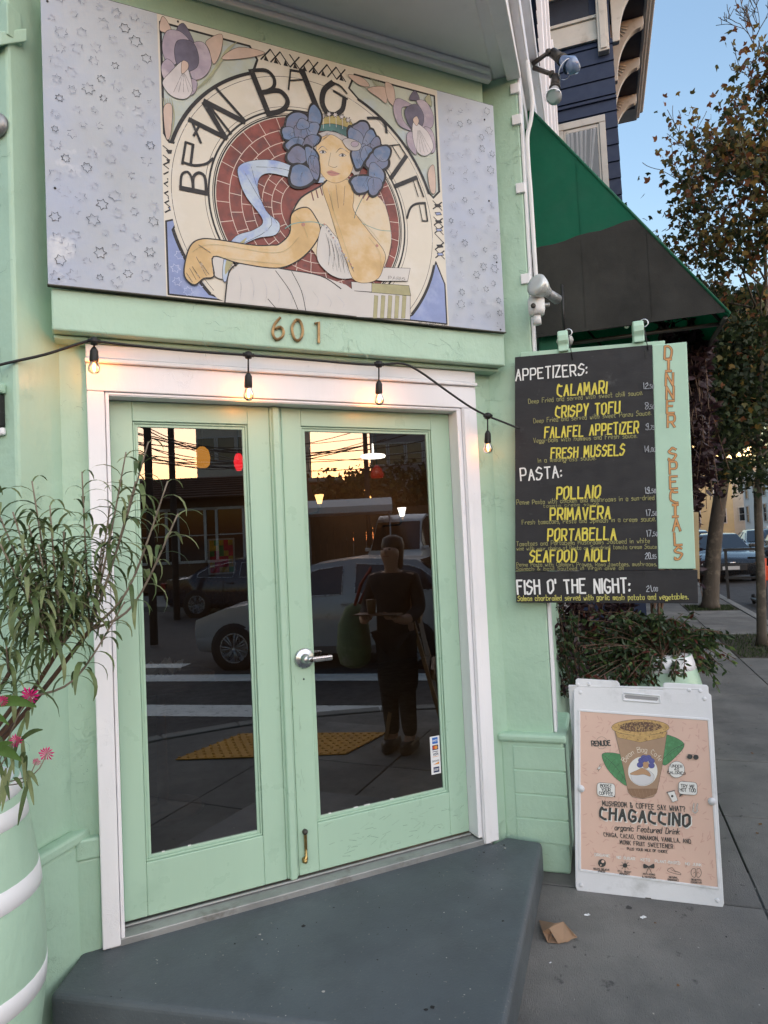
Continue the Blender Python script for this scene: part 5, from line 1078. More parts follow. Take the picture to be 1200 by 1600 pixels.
def tree(name_label, base, trunk, r0, crown_lo, top, width, nleaf, size, seed, weights, clumps=(), sparse_top=True, skew=(0, 0)):
    rr = random.Random(seed); t = thing('street_tree', name_label, 'tree', T(base), 'street trees along the kerb')
    P = [Vector(p_) for p_ in trunk]; top_p = P[-1]
    m = MB(); n = len(P); m.tube(catmull([tuple(p_) for p_ in P], False, 4), [r0*(1.25 if i == 0 else 1)*(1-.45*i/(4*n)) for i in range(4*(n-1)+1)], 12, bark); m.build('trunk', None, t)
    tips = []; limbs = MB()
    def grow(p, d, l, r, depth):
        pts = [p]; 
        for i in range(4):
            d = (d+Vector((rr.gauss(0, .13), rr.gauss(0, .13), rr.gauss(.06, .08)))).normalized(); p = p+d*l/4; pts.append(p)
            if depth >= 1: tips.append((p, d))
        limbs.tube(pts, [max(.004, r*(1-.16*i)) for i in range(5)], 5 if depth else 7, bark)
        if depth < 3:
            for i in range(3 if depth < 2 else 2):
                k_ = rr.choice(pts[1:]); a_ = Vector((rr.gauss(0, 1), rr.gauss(0, 1), rr.uniform(.1, 1.2))).normalized(); grow(k_, (d*.8+a_*.8).normalized(), l*rr.uniform(.5, .7), r*.5, depth+1)
    hz = top-top_p.z
    main = [top_p]; d = Vector((0, 0, 1)); p = top_p.copy()
    for i in range(8):
        p = p+Vector((rr.gauss(skew[0], .05), rr.gauss(skew[1], .05), hz/8)); main.append(p.copy())
    limbs.tube(main, [r0*.55*(1-.11*i) for i in range(9)], 8, bark)
    for i in range(8):
        f = i/8; q = main[i]
        w_ = width*(1-f**1.1*.88)
        for k_ in range(4):
            a_ = rr.uniform(0, 2*PI); grow(q+Z*rr.uniform(0, hz/8), Vector((math.cos(a_), math.sin(a_), .35+.7*f+rr.uniform(0, .4))).normalized(), w_*rr.uniform(.7, 1.05), r0*.3*(1-f*.7), 0)
    limbs.build('limbs', None, t)
    m = MB(); L = len(tips)
    for _ in range(nleaf):
        q, d = tips[rr.randrange(L)]; f = (q.z-crown_lo)/(top-crown_lo)
        if sparse_top and rr.random() < max(0, f-.25)*1.32: continue
        if q.z < crown_lo-.4: continue
        o_ = q+Vector((rr.gauss(0, .10), rr.gauss(0, .10), rr.gauss(-.03, .10)))
        W = weights(f, rr); leaf(m, o_, size*rr.uniform(.7, 1.25), rr, leafm[rr.choices(range(5), W)[0]])
    for (x, y, d, n_, sg) in clumps:
        c_ = deep(x, y, d)-base; limbs2 = None
        for _ in range(n_): leaf(m, c_+Vector((rr.gauss(0, sg), rr.gauss(0, sg), rr.gauss(0, sg*.8))), size*rr.uniform(.7, 1.2), rr, leafm[rr.choices(range(5), (5, 8, 1.2, .5, .25))[0]])
    m.build('crown', None, t, kind='stuff')
    return t
def w1(f, r): return (4*(1-f)+.5, 4*(1-f)+.2, 4+f, .8+1.9*f, .25+1.6*f) if f > .3 else (4, 7, 1, .3, .12)
def rel(base, pts): return [tuple(deep(*p_)-base) for p_ in pts]
b1 = S(6.31, 2.24, G)
tree('young street tree with rust and yellow autumn top, in the nearer tree pit', b1, [(0, 0, 0), (.03, -.03, .9), (.05, -.05, 1.9), (.08, -.08, 2.3)], .062, 1.9, 8.1, 1.75, 27000, .080, 5, w1, [(random.Random(i*7+1).uniform(1120, 1215), random.Random(i*5+2).uniform(505, 745), random.Random(i).uniform(8.2, 9.3), 85, .16) for i in range(46)])
b2 = S(10.55, 2.25, G)
P = rel(b2, [(1110, 950, 12.7), (1112, 900, 12.7), (1118, 830, 12.7), (1128, 760, 12.75), (1136, 720, 12.8)]); P[0] = (0, 0, 0)
tree('leaning street tree with thick pale bark trunk, in the farther tree pit', b2, P, .16, 2.0, 5.6, 1.9, 19000, .12, 9, lambda f, r: (3, 8, 1, .8, .2), [(random.Random(i*3+1).uniform(1080, 1215), random.Random(i*11+2).uniform(500, 722), random.Random(i+90).uniform(11.8, 13.6), 95, .22) for i in range(80)], sparse_top=False)
b3 = S(15.5, 2.2, G)
tree('farther street tree behind the leaning one, mostly hidden by leaves', b3, [(0, 0, 0), (0, .03, 1.2), (.05, 0, 2.4)], .12, 2.0, 5.5, 2.0, 3800, .15, 12, lambda f, r: (3, 6, 1, .3, .1), sparse_top=False)

# ================================================================== PLANTERS AND PLANTS
whb = mat('barrel_white_paint', (.74, .75, .78), .4, .05, 4, bump=.05, bs=30)
def barrel(label, base, r, h, bands):
    t = thing('barrel_planter', label, 'planter', T(base), 'painted barrel planters')
    def rad(z): f = z/h; return r*(.76+.24*math.sin(PI*min(1, max(0, f))**.95))
    m = MB(); m.lathe([(rad(h*i/14), h*i/14) for i in range(15)]+[(rad(h)*.93, h), (rad(h)*.9, h-.06)], 40, m=mint); m.build('barrel_body', None, t)
    for a_, b_ in bands:
        m = MB(); m.lathe([(rad(a_), a_), (rad(a_)+.0015, a_+.001), (rad((a_+b_)/2)+.0015, (a_+b_)/2), (rad(b_)+.0015, b_-.001), (rad(b_), b_)], 40, m=whb); m.build('white_band', None, t)
    m = MB(); m.lathe([(.01, h-.055), (rad(h)*.9, h-.058)], 24, m=mat('potting_soil', (.03, .022, .015), .95, .3, 20, bump=.6, bs=60)); m.build('soil', None, t)
    return t
bc_ = CAM+ray(-90, 1240)*1.93; bl = Vector((bc_.x, bc_.y, G))
BR = .262
print('barrel top', bc_.z)
Hb = bc_.z-G+.02
barrel('mint barrel planter with white bands in front of the left pilaster', bl, BR, Hb, ((Hb-.04, Hb-.001), (Hb-.115, Hb-.065), (Hb-.325, Hb-.265), (Hb-.61, Hb-.55), (.02, .08)))
bl2 = S(1.62, .62, G); barrel('mint barrel planter with white rim behind the sandwich board', bl2, .31, .72, ((.63, .719), (.30, .36), (.02, .07)))
# narrow-leaved shrub in the near barrel
stemm = mat('shrub_stem', (.22, .18, .14), .8, .2, 12, bump=.3, bs=60); stemd = mat('shrub_stem_brown', (.10, .06, .04), .8, .2, 12)
nl = [mat('narrow_leaf_green', (.13, .18, .07), .5, .25, 30, trans=.25), mat('narrow_leaf_pale', (.22, .26, .12), .5, .2, 30, trans=.3), mat('narrow_leaf_dark', (.075, .115, .042), .5, .25, 30, trans=.2)]
sh = thing('potted_shrub', 'tall shrub with long narrow drooping leaves growing from the near barrel', 'shrub', T(Vector((bl.x, bl.y, bc_.z-.05))))
def leafmesh(L, w, droop, m, n=7):
    b = MB(); vs = []; a_ = 0; x = z = 0
    for i in range(n):
        t_ = i/(n-1); wd = w*math.sin(PI*min(1, t_*.92+.06))**.7; ang = R(25)-droop*t_; 
        if i: x += L/(n-1)*math.cos(ang); z += L/(n-1)*math.sin(ang)
        vs += [(x, -wd/2, z+wd*.18), (x, 0, z), (x, wd/2, z+wd*.18)]
    b.add(vs, [(3*i+j, 3*i+j+1, 3*i+j+4, 3*i+j+3) for i in range(n-1) for j in (0, 1)], m, True); return b
rr = random.Random(21)
protos = [leafmesh(rr.uniform(.11, .155), rr.uniform(.0125, .0175), R(rr.uniform(75, 150)), nl[k % 3]) for k in range(9)]
TIPS = [(232, 690, 1.95), (197, 706, 1.97), (128, 737, 2.0), (212, 752, 1.93), (172, 790, 2.02), (262, 752, 1.9), (278, 803, 1.88), (50, 752, 1.95), (78, 790, 1.9), (20, 800, 1.85), (100, 830, 1.95), (60, 850, 1.85), (120, 880, 1.92), (30, 880, 1.8), (90, 920, 1.86), (0, 850, 1.8), (5, 940, 1.8), (110, 960, 1.9), (60, 970, 1.82), (150, 905, 2.0), (195, 940, 1.95), (-20, 760, 1.9), (40, 920, 1.78), (75, 1000, 1.85), (10, 1010, 1.8), (135, 860, 1.98), (160, 845, 2.0), (-10, 900, 1.85), (95, 870, 1.95), (45, 820, 1.9), (20, 1060, 1.82), (140, 925, 1.93)]
FORK = {0: (140, 1040), 1: (140, 1035), 5: (140, 1045), 6: (150, 1045), 20: (80, 1055)}
stems = MB(); leaves = []
base0 = Vector((bl.x, bl.y, bc_.z-.06))
hubs = [deep(140, 985, 1.97), deep(30, 1090, 1.88), deep(15, 1050, 1.85), deep(95, 1010, 1.9)]
def stem_path(tip, hub, sag=.06):
    mid = (tip+hub)/2+Vector((0, 0, -sag)); return catmull([tuple(hub), tuple(mid), tuple(tip)], False, 6)
for i, h_ in enumerate(hubs):
    q = catmull([tuple(base0+Vector((rr.uniform(-.08, .08), rr.uniform(-.08, .08), 0))), tuple((base0+h_)/2+Vector((rr.uniform(-.03, .03), 0, .02))), tuple(h_)], False, 5)
    b = MB(); b.tube(q, [.009-.0003*j for j in range(len(q))], 7, stemd); b.build('main_stem', None, sh, world=True)
for i, (x, y, d) in enumerate(TIPS):
    tip = deep(x, y, d); 
    h_ = hubs[0] if i in (0, 1, 2, 3, 4, 5, 6, 26) else min(hubs[1:], key=lambda q: (q-tip).length+rr.uniform(0, .1))
    if i == 20: h_ = hubs[1]
    q = stem_path(tip, h_, .09 if i in (5, 6, 20) else .02)
    b = MB(); b.tube(q, [lerp(.0045, .0022, j/(len(q)-1)) for j in range(len(q))], 6, stemm); b.build('stem', None, sh, world=True)
    nL = 15 if i < 8 else 20
    along = (Vector(q[-1])-Vector(q[-4])).normalized()
    for k in range(nL):
        f = k/nL; j = int((1-f*.42)*(len(q)-1)); p_ = Vector(q[j]).lerp(Vector(q[max(0, j-1)]), rr.random()); a_ = k*2.4+rr.uniform(-.3, .3)
        s_ = along.orthogonal().normalized(); u_ = along.cross(s_); out_ = (s_*math.cos(a_)+u_*math.sin(a_))
        dr = (out_*1.0+along*(.9-.7*f)+Z*(.15-.35*f)).normalized()
        yv = Z.cross(dr); yv = yv.normalized() if yv.length > .05 else Vector((0, 1, 0)); zv = dr.cross(yv)
        sc = rr.uniform(.6, 1.12)*(.85 if f < .2 else 1)
        M = Matrix(((dr.x, yv.x, zv.x, p_.x), (dr.y, yv.y, zv.y, p_.y), (dr.z, yv.z, zv.z, p_.z), (0, 0, 0, 1))) @ Matrix.Scale(sc, 4)
        leaves.append(M)
rr.shuffle(leaves)
po = []
for b in protos: po.append(b)
meshes = []
Minv = TM[sh.name].inverted()
rest = MB()
for i, M in enumerate(leaves):
    k = i % len(protos)
    if i < 300:
        if k >= len(meshes) and i < len(protos):
            o = protos[k].build('leaf', None, sh); meshes.append(o)
        else: o = share(meshes[k], sh, name='leaf')
        o.matrix_basis = Minv @ M
    else:
        rest.X = M; rest.add(protos[k].v, protos[k].f, protos[k].ms[0], True)
rest.X = None; rest.build('foliage', None, sh, world=True, kind='stuff')
# flowers and broad leaves at the foot, low trailing shoots
fp_ = thing('flowering_plant', 'small plant with magenta daisy flowers and broad leaves at the near barrel rim', 'plant', T(Vector((bl.x+.12, bl.y-.05, bc_.z-.04))))
mg = mat('magenta_petal', (.60, .008, .17), .5, .2, 40, trans=.2); brl = mat('broad_leaf', (.10, .19, .045), .45, .2, 14, trans=.25)
for (x, y, d, s_) in ((47, 1088, 1.75, .021), (25, 1157, 1.75, .014), (73, 1177, 1.78, .016), (57, 1190, 1.79, .009), (5, 1095, 1.72, .012)):
    c = deep(x, y, d); b = MB()
    for k in range(13):
        a_ = k*2*PI/13; rd = s_*1.3*rr.uniform(.8, 1.1); e1 = RT*math.cos(a_)+UP*math.sin(a_); e2 = RT*math.cos(a_+.3)+UP*math.sin(a_+.3)
        b.add([c, c+(e1*.8-FW*.15)*rd, c+(e1+e2)*.53*rd-FW*.05*rd, c+(e2*.75-FW*.2)*rd], [(0, 1, 2, 3)], mg)
    b.build('flower', None, fp_, world=True)
    q = MB(); q.tube(catmull([tuple(c), tuple(c+Vector((-.03, .01, -.05))), tuple(c*.4+Vector((bl.x+.1, bl.y-.03, bc_.z-.03))*.6)], False, 4), .0018, 5, stemm); q.build('stem', None, fp_, world=True)
def bleaf(p0, p1, w, m, parent, name='leaf', sag=.02, world=True):
    n = 7; vs = []; d = (p1-p0); sd = d.cross(FW).normalized()
    for i in range(n):
        t_ = i/(n-1); c = p0.lerp(p1, t_)+Z*(sag*4*t_*(1-t_)); wd = w*math.sin(PI*min(1, t_*.93+.05))**.6
        vs += [c-sd*wd/2-FW*wd*.12, c, c+sd*wd/2-FW*wd*.12]
    b = MB(); b.add(vs, [(3*i+j, 3*i+j+1, 3*i+j+4, 3*i+j+3) for i in range(n-1) for j in (0, 1)], m, True); b.build(name, None, parent, world=world)
for (x0, y0, x1, y1, w_) in ((-30, 1108, 57, 1104, .03), (-30, 1125, 14, 1132, .022), (-30, 1175, 34, 1188, .034), (-25, 1200, 20, 1160, .02)): bleaf(deep(x0, y0, 1.74), deep(x1, y1, 1.72), w_, brl, fp_)
for (x0, y0, x1, y1) in ((40, 1120, 20, 1190), (35, 1150, 40, 1230), (48, 1210, 28, 1290), (20, 1190, 3, 1268), (42, 1205, 60, 1228), (42, 1205, 53, 1258), (30, 1160, 67, 1140), (42, 1140, 45, 1110), (10, 1200, 0, 1260), (15, 1150, 22, 1210), (5, 1210, 15, 1250), (30, 1200, 40, 1175), (35, 1232, 20, 1215), (0, 1150, 12, 1200), (38, 1220, 42, 1180), (8, 1230, -5, 1180)):
    bleaf(deep(x0, y0, 1.78), deep(x1, y1, 1.76), .013, nl[rr.randrange(3)], fp_, sag=.01)

# leafy plant in the second barrel, spilling over; dark red tall shrub behind it
PINN = [(0, 0, 0), (.2, .35, .05), (.16, .7, .02), (0, 1, -.08), (-.16, .7, .02), (-.2, .35, .05)]
gl_ = [mat('nandina_green', (.045, .080, .025), .5, .3, 20, trans=.2), mat('nandina_dark', (.022, .042, .018), .5, .3, 20, trans=.15), mat('nandina_light', (.10, .15, .04), .5, .25, 20, trans=.25), mat('nandina_red', (.11, .028, .02), .5, .3, 20, trans=.2)]
rl = [mat('purple_leaf', (.036, .015, .019), .55, .3, 20, trans=.15), mat('purple_leaf_dark', (.028, .013, .018), .55, .3, 20, trans=.1), mat('purple_leaf_brown', (.048, .024, .021), .55, .3, 20, trans=.2)]
def spray(mb, p0, p1, n, size, mats, r, wts, sag=.05, stem=None):
    mid = (p0+p1)/2+Z*sag; q = catmull([tuple(p0), tuple(mid), tuple(p1)], False, 6)
    if stem: stem.tube(q, .003, 5, stemd)
    for k in range(n):
        t_ = r.uniform(.25, 1); i = min(len(q)-2, int(t_*(len(q)-1))); p_ = Vector(q[i]).lerp(Vector(q[i+1]), r.random())
        d = (Vector(q[i+1])-Vector(q[i])).normalized(); leaf(mb, p_, size*r.uniform(.7, 1.2), r, r.choices(mats, wts)[0], PINN, (d*.5+Vector((r.gauss(0, .6), r.gauss(0, .6), r.gauss(-.45, .5)))))
t = thing('leafy_plant', 'bushy green plant with small pointed leaves spilling from the barrel behind the sandwich board', 'plant', T(bl2+Z*.68))
m = MB(); sm_ = MB(); r_ = random.Random(31)
for k in range(150):
    x = r_.uniform(865, 1140); yc = 1000+ (30 if x > 1050 else 0); y = r_.uniform(955, 1065)+(20 if x < 900 else 0)
    if x > 1090: y = r_.uniform(985, 1050)
    spray(m, bl2+Vector((r_.uniform(-.1, .1), r_.uniform(-.1, .1), .70)), deep(x, y, r_.uniform(4.55, 5.1)), 26, .055, gl_, r_, (5, 6, 1.2, 1 if x < 1030 else .8), r_.uniform(.0, .16), sm_)
for k in range(46):
    x = r_.uniform(868, 1015); spray(m, bl2+Vector((r_.uniform(-.15, .05), r_.uniform(-.15, 0), .68)), deep(x, r_.uniform(1010, 1085), r_.uniform(4.15, 4.5)), 26, .05, gl_, r_, (4, 6, 1, 1.3), .06, sm_)
for (x, y) in ((1145, 1035), (1120, 1062), (1140, 1010), (1122, 1075), (1095, 1040), (1135, 1050), (1150, 1030)): spray(m, deep(1075, 1005, 4.7), deep(x, y, 4.6), 16, .05, gl_, r_, (5, 2, 3, .6), .03, sm_)
for k in range(14):
    x = r_.uniform(985, 1075); spray(m, deep(x, 1015, 4.6), deep(x+r_.uniform(-12, 12), r_.uniform(1045, 1070), 4.35), 22, .045, gl_, r_, (4, 4, 1, 1.5), .01, sm_)
m.build('foliage', None, t, world=True, kind='stuff'); sm_.build('stems', None, t, world=True, kind='stuff')
t = thing('purple_shrub', 'tall dark purple leaved shrub rising behind the menu board to the awning', 'shrub', T(bl2+U*.1+Z*.66))
m = MB(); sm_ = MB()
for k in range(230):
    if k < 120: x, y = r_.uniform(1020, 1118), r_.uniform(470, 860)
    elif k < 185: x, y = r_.uniform(870, 990), r_.uniform(930, 1000)
    else: x, y = r_.uniform(1060, 1112), r_.uniform(530, 720)
    if y > 720 and x > 1100: x -= 30
    if y < 560: y = r_.uniform(486, 560); x = r_.uniform(1030, 1108)
    p1 = deep(x, y, r_.uniform(5.0, 5.7) if y >= 560 else r_.uniform(3.92, 4.05)); p0 = p1+Vector((r_.gauss(-.05, .06), r_.gauss(0, .06), -.42 if k < 120 else -.25))
    spray(m, p0, p1, 26, .075, rl, r_, (3, 4, 2), .0, sm_)
for k in range(9):
    x = r_.uniform(985, 1085); p1 = deep(x, r_.uniform(600, 760), 5.3); sm_.tube(catmull([tuple(bl2+Vector((r_.uniform(-.1, .1), .05, .68))), tuple((p1+bl2+Z*.7)/2+Vector((r_.uniform(-.08, .08), 0, 0))), tuple(p1)], False, 5), .009, 6, stemd)
m.build('foliage', None, t, world=True, kind='stuff'); sm_.build('stems', None, t, world=True, kind='stuff')
# low shrub with bare twigs by the wall
t = thing('wall_shrub', 'dark twiggy shrub against the café wall under the menu board', 'shrub', T(S(.9, .12, G)))
m = MB(); sm_ = MB()
for k in range(40):
    x, y = r_.uniform(862, 915), r_.uniform(945, 1085); p1 = deep(x, y, r_.uniform(3.9, 4.3)); p0 = S(.9, .1, .35)+Vector((r_.uniform(-.05, .05), 0, 0)); spray(m, p0.lerp(p1, .4), p1, 12, .05, [gl_[1], gl_[0], rl[1]], r_, (4, 3, 3), .02, sm_)
sm_.tube([tuple(S(.9, .12, G)), tuple(S(.88, .12, .4))], .012, 6, stemd)
m.build('foliage', None, t, world=True, kind='stuff'); sm_.build('stems', None, t, world=True, kind='stuff')
# café table with gingham cloth by the wall
t = thing('outdoor_table', 'small table with black and white gingham cloth half hidden behind the plants', 'table', T(S(2.5, .35, G), A))
gw = mat('gingham_white', (.6, .62, .62), .8, .05); gk = mat('gingham_dark', (.06, .09, .09), .8, .1); gm = mat('gingham_grey', (.25, .29, .29), .8, .1)
m = MB(); nn = 24
for i in range(nn):
    for j in range(nn):
        mm = (gk if j % 2 else gm) if i % 2 else (gm if j % 2 else gw); x, y = -.32+.64*i/nn, -.32+.64*j/nn; s_ = .64/nn
        m.add([(x, y, .752), (x+s_, y, .752), (x+s_, y+s_, .752), (x, y+s_, .752)], [(0, 1, 2, 3)], mm)
    for sd in range(2):
        for j in range(5):
            mm = (gk if j % 2 else gm) if i % 2 else (gm if j % 2 else gw); x = -.32+.64*i/nn; s_ = .64/nn; z = .752-.02667*j
            pts = [(x, -.322, z), (x+s_, -.322, z), (x+s_, -.322, z-.0267), (x, -.322, z-.0267)] if sd else [(-.322, x, z), (-.322, x+s_, z), (-.322, x+s_, z-.0267), (-.322, x, z-.0267)]
            m.add(pts, [(0, 1, 2, 3)], mm)
m.build('tablecloth', None, t); m = MB(); m.box((-.31, -.31, .72), (.31, .31, .748), woodd); m.build('tabletop', None, t)
for sx in (-1, 1):
    for s2_ in (-1, 1): m = MB(); m.tube([(sx*.28, s2_*.28, 0), (sx*.27, s2_*.27, .72)], .018, 8, whb); m.build('leg', None, t)

# ================================================================== VEHICLES
tyre = mat('tyre_rubber', (.015, .015, .016), .8, .1, 20); hub = mat('wheel_alloy', (.38, .39, .40), .3, .1, 9, metal=.8); headl = mat('headlamp', (.5, .5, .52), .1, .05, 9, spec=.9)
redlamp = mat('tail_lamp', (.30, .01, .01), .2, .1, 9)
HATCH = [(2.0, .38, .60, .60, .60, .3), (1.9, .24, .70, .70, .77, .5), (1.5, .20, .84, .85, .84, .6), (.95, .20, .93, .95, .86, .78), (.15, .20, .96, 1.43, .86, .60), (-.5, .20, .98, 1.50, .86, .59), (-1.35, .22, 1.0, 1.45, .85, .58), (-1.85, .28, 1.0, 1.06, .81, .72), (-2.0, .36, .78, .78, .70, .5)]
SEDAN = [(2.3, .38, .58, .58, .62, .3), (2.2, .24, .68, .68, .80, .5), (1.7, .20, .82, .83, .88, .6), (.95, .20, .90, .92, .89, .8), (.1, .20, .92, 1.38, .90, .60), (-.5, .20, .93, 1.42, .90, .60), (-1.1, .22, .95, 1.32, .89, .60), (-1.65, .24, .97, 1.0, .87, .78), (-2.2, .28, .96, .97, .84, .7), (-2.35, .38, .7, .7, .74, .5)]
VAN = [(2.8, .40, .85, .85, .80, .5), (2.65, .25, 1.05, 1.06, .92, .7), (2.2, .25, 1.25, 1.28, .98, .85), (1.5, .25, 1.35, 2.35, .99, .80), (1.0, .25, 1.35, 2.55, .99, .84), (-2.6, .25, 1.35, 2.55, .99, .84), (-2.8, .3, 1.35, 2.45, .97, .82)]
def car(label, M, paint, secs, wb, wr=.32, group='parked cars', cat='car', side_glass=True, hubs=hub):
    t = thing('van' if cat == 'van' else 'parked_car', label, cat, M, group)
    vs = []; n = 11
    def at(x):
        for i in range(len(secs)-1):
            a, b = secs[i], secs[i+1]
            if b[0] <= x <= a[0]: f = (a[0]-x)/(a[0]-b[0]); return [lerp(a[k], b[k], f) for k in range(6)]
        return list(secs[0])
    xs = []
    for i in range(len(secs)-1):
        for k in range(3): xs.append(lerp(secs[i][0], secs[i+1][0], k/3))
    xs.append(secs[-1][0])
    for x in xs:
        _, lo, be, to, hb_, ht = at(x)
        half = [(0, lo), (hb_*.85, lo), (hb_*.985, lo+.12), (hb_, (lo+be)/2+.03), (hb_*.965, be), (ht, to), (0, to+.03)]
        ring = half+[(-y, z) for y, z in half[-2:0:-1]]
        vs += [(x, y, z) for y, z in ring]
    n = 12; m = MB(); m.add(vs, [(i*n+k, i*n+(k+1) % n, (i+1)*n+(k+1) % n, (i+1)*n+k) for i in range(len(xs)-1) for k in range(n)]+[tuple(range(n))[::-1], tuple((len(xs)-1)*n+k for k in range(n))], paint, True)
    body = m.build('body', None, t); bm = body.modifiers.new('e', 'EDGE_SPLIT'); bm.split_angle = R(38)
    ws = [s for s in secs if s[3]-s[2] > .2]; xf = secs[[s[0] for s in secs].index(ws[0][0])-1]; xr = secs[min(len(secs)-1, [s[0] for s in secs].index(ws[-1][0])+1)]
    def sy(x, z, off=.008):
        _, lo, be, to, hb_, ht = at(x); f = (z-be)/max(.01, to-be); return lerp(hb_*.965, ht, min(1, max(0, f)))+off
    for sd in (-1, 1):
        be = lambda x: at(x)[2]; to = lambda x: at(x)[3]
        xa, xb = (xf[0]+ws[0][0])/2+.05, (ws[-1][0]+xr[0])/2 if side_glass else ws[0][0]-.9
        k_ = 12; top = []; bot = []
        for i in range(k_+1):
            x = lerp(xa, xb, i/k_); z0 = be(x)+.045; z1 = max(z0+.01, to(x)-.075); top.append((x, sd*sy(x, z1), z1)); bot.append((x, sd*sy(x, z0), z0))
        for (i0, i1) in (((0, 5), (6, 12)) if side_glass else ((0, 12),)):
            m = MB(); q = top[i0:i1+1]+bot[i0:i1+1]; L = i1-i0+1; m.add(q, [(i, i+1, L+i+1, L+i) for i in range(L-1)], carglass); m.build('side_window', None, t)
            m = MB(); m.tube(top[i0:i1+1]+bot[i0:i1+1][::-1]+[top[i0]], .008, 4, chrome if side_glass else blk); m.build('window_trim', None, t)
        for x in ((ws[0][0]+.55), (ws[0][0]-.75)) if side_glass else ((ws[0][0]-.9),):
            z0, z1 = .30, be(x); q = [(x, sd*(at(x)[4]*(1.0 if 0 < i < 4 else .975)+.004), lerp(z0, z1, i/4)) for i in range(5)]; MB().tube(q, .005, 4, blk).build('door_gap', None, t)
        if side_glass:
            x = ws[0][0]-.55; z = be(x)-.10; MB().box((x-.09, sd*(at(x)[4]-.0), z), (x+.09, sd*(at(x)[4]+.03), z+.03), paint).build('door_handle', None, t, bevel=.006)
        x = ws[0][0]+.45; z = be(x)+.06; MB().box((x-.06, sd*(sy(x, z)), z), (x+.08, sd*(sy(x, z)+.17), z+.12), paint).build('wing_mirror', None, t, bevel=.03)
        for sx in (wb/2, -wb/2):
            y = at(sx)[4]; m = MB(); m.lathe([(wr*1.13, 0), (wr*1.13, .006)], 28, (sx, sd*(y-.0), wr), (Vector((1, 0, 0)), Z, Vector((0, sd, 0))), m=blk); m.build('wheel_arch', None, t)
            ax = (Vector((1, 0, 0)), Z, Vector((0, sd, 0))); w_ = MB(); w_.lathe([(wr*.66, .012), (wr*.97, .012), (wr, 0), (wr, -.18)], 28, (sx, sd*y, wr), ax, m=tyre); wo_ = w_.build('wheel', None, t)
            m = MB(); m.lathe([(wr*.60, .010), (wr*.67, .016), (wr*.69, .013)], 28, (sx, sd*y, wr), ax, m=hubs)
            for k in range(7):
                a_ = k*2*PI/7
                for da in (-.16, .16):
                    p0 = Vector((sx+wr*.1*math.cos(a_+da), sd*(y+.018), wr+wr*.1*math.sin(a_+da))); p1 = Vector((sx+wr*.62*math.cos(a_+da*.8), sd*(y+.016), wr+wr*.62*math.sin(a_+da*.8))); m.tube([p0, p1], .013, 4, hubs)
            m.build('rim', None, wo_)
    # glass front and rear
    for (a, b, nm) in ((xf, ws[0], 'windscreen'), (ws[-1], xr, 'rear_window')):
        v = []
        for f in (.06, .94):
            x = lerp(a[0], b[0], f); s_ = at(x); v.append([(x+(.012 if nm == 'windscreen' else -.012), sg*lerp(s_[4]*.93, s_[5], (s_[3]-s_[2])/max(.01, max(ws[0][3]-ws[0][2], .3)))*.93, s_[3]+.022) for sg in (-1, 1)])
        MB().add([v[0][0], v[0][1], v[1][1], v[1][0]], [(0, 1, 2, 3)], carglass).build(nm, None, t)
    f = secs[0]; g = secs[1]
    for sd in (-1, 1): MB().box((g[0]-.12, sd*.42, f[3]-.06), (g[0]+.035, sd*(g[4]-.04), f[3]+.05), headl).build('headlight', None, t, bevel=.03)
    for sd in (-1, 1): MB().box((secs[-1][0]-.02, sd*.48, .72), (secs[-1][0]+.10, sd*(secs[-2][4]-.0), .88), redlamp).build('tail_light', None, t, bevel=.02)
    MB().box((f[0]-.05, -.42, .36), (f[0]+.02, .42, .56), blk).build('grille', None, t, bevel=.02)
    MB().box((f[0]+.0, -.22, .40), (f[0]+.03, .22, .50), mat('plate_white', (.5, .5, .5), .5)).build('number_plate', None, t)
    MB().tube([(f[0]+.012, -.12, .60), (f[0]+.012, .12, .60)], .02, 6, chrome).build('badge_bar', None, t)
    return t
silver = mat('car_paint_silver', (.36, .37, .39), .35, .02, 1, metal=.2, coat=.6); darkp = mat('car_paint_dark_blue', (.018, .024, .04), .25, .05, 4, metal=.4, coat=.8); greyp = mat('car_paint_grey', (.028, .030, .034), .25, .05, 4, metal=.5, coat=.8); whitep = mat('van_paint_white', (.6, .6, .6), .35, .05, 4, coat=.4); blackp = mat('car_paint_black', (.01, .01, .012), .22, .05, 4, coat=.9); bluep = mat('car_paint_blue', (.03, .06, .10), .3, .05, 4, metal=.4, coat=.8)
def heading(v): return math.atan2(v.y, v.x)
RZ = G-.13
mc = (Vector((2.2, -6.67, 0))+Vector((4.38, -5.09, 0)))/2-RN*.84
car('silver grey hatchback at the crossing, mirrored in both door panes', T((mc.x, mc.y, RZ), heading(-RD)), silver, HATCH, 2.55, .31, 'cars at the crossing')
c = rp(410, 940, 17.0); car('dark blue saloon car across the crossing, mirrored in the left pane', T((c.x, c.y, RZ), heading(RD)), darkp, SEDAN, 2.75, .33, 'cars at the crossing')
c = rp(645, 900, 24); car('white delivery van across the street, mirrored in the right pane', T((c.x, c.y, RZ), heading(CAM-c)+.12), whitep, VAN, 3.6, .36, 'cars at the crossing', 'van', False)
UR = A
car('black tall car parked across the lane seen right of the nearer tree', T(S(22.5, 6.9, RZ), A+PI), blackp, HATCH, 2.5, group='cars in the street')
car('silver hatchback behind the black tall car', T(S(29, 8.2, RZ), A+PI), silver, HATCH, 2.5, group='cars in the street')
car('dark grey saloon parked nose towards the café beyond the leaning tree', T(S(19.9, 3.85, RZ), A+PI), greyp, SEDAN, 2.75)
car('black car parked second along the kerb behind the grey saloon', T(S(26.2, 3.9, RZ), A+PI), blackp, HATCH, 2.5)
car('dark saloon in the traffic lane right of the parked grey saloon', T(S(26.5, 6.6, RZ), A+PI), greyp, SEDAN, 2.75, group='cars in the street')
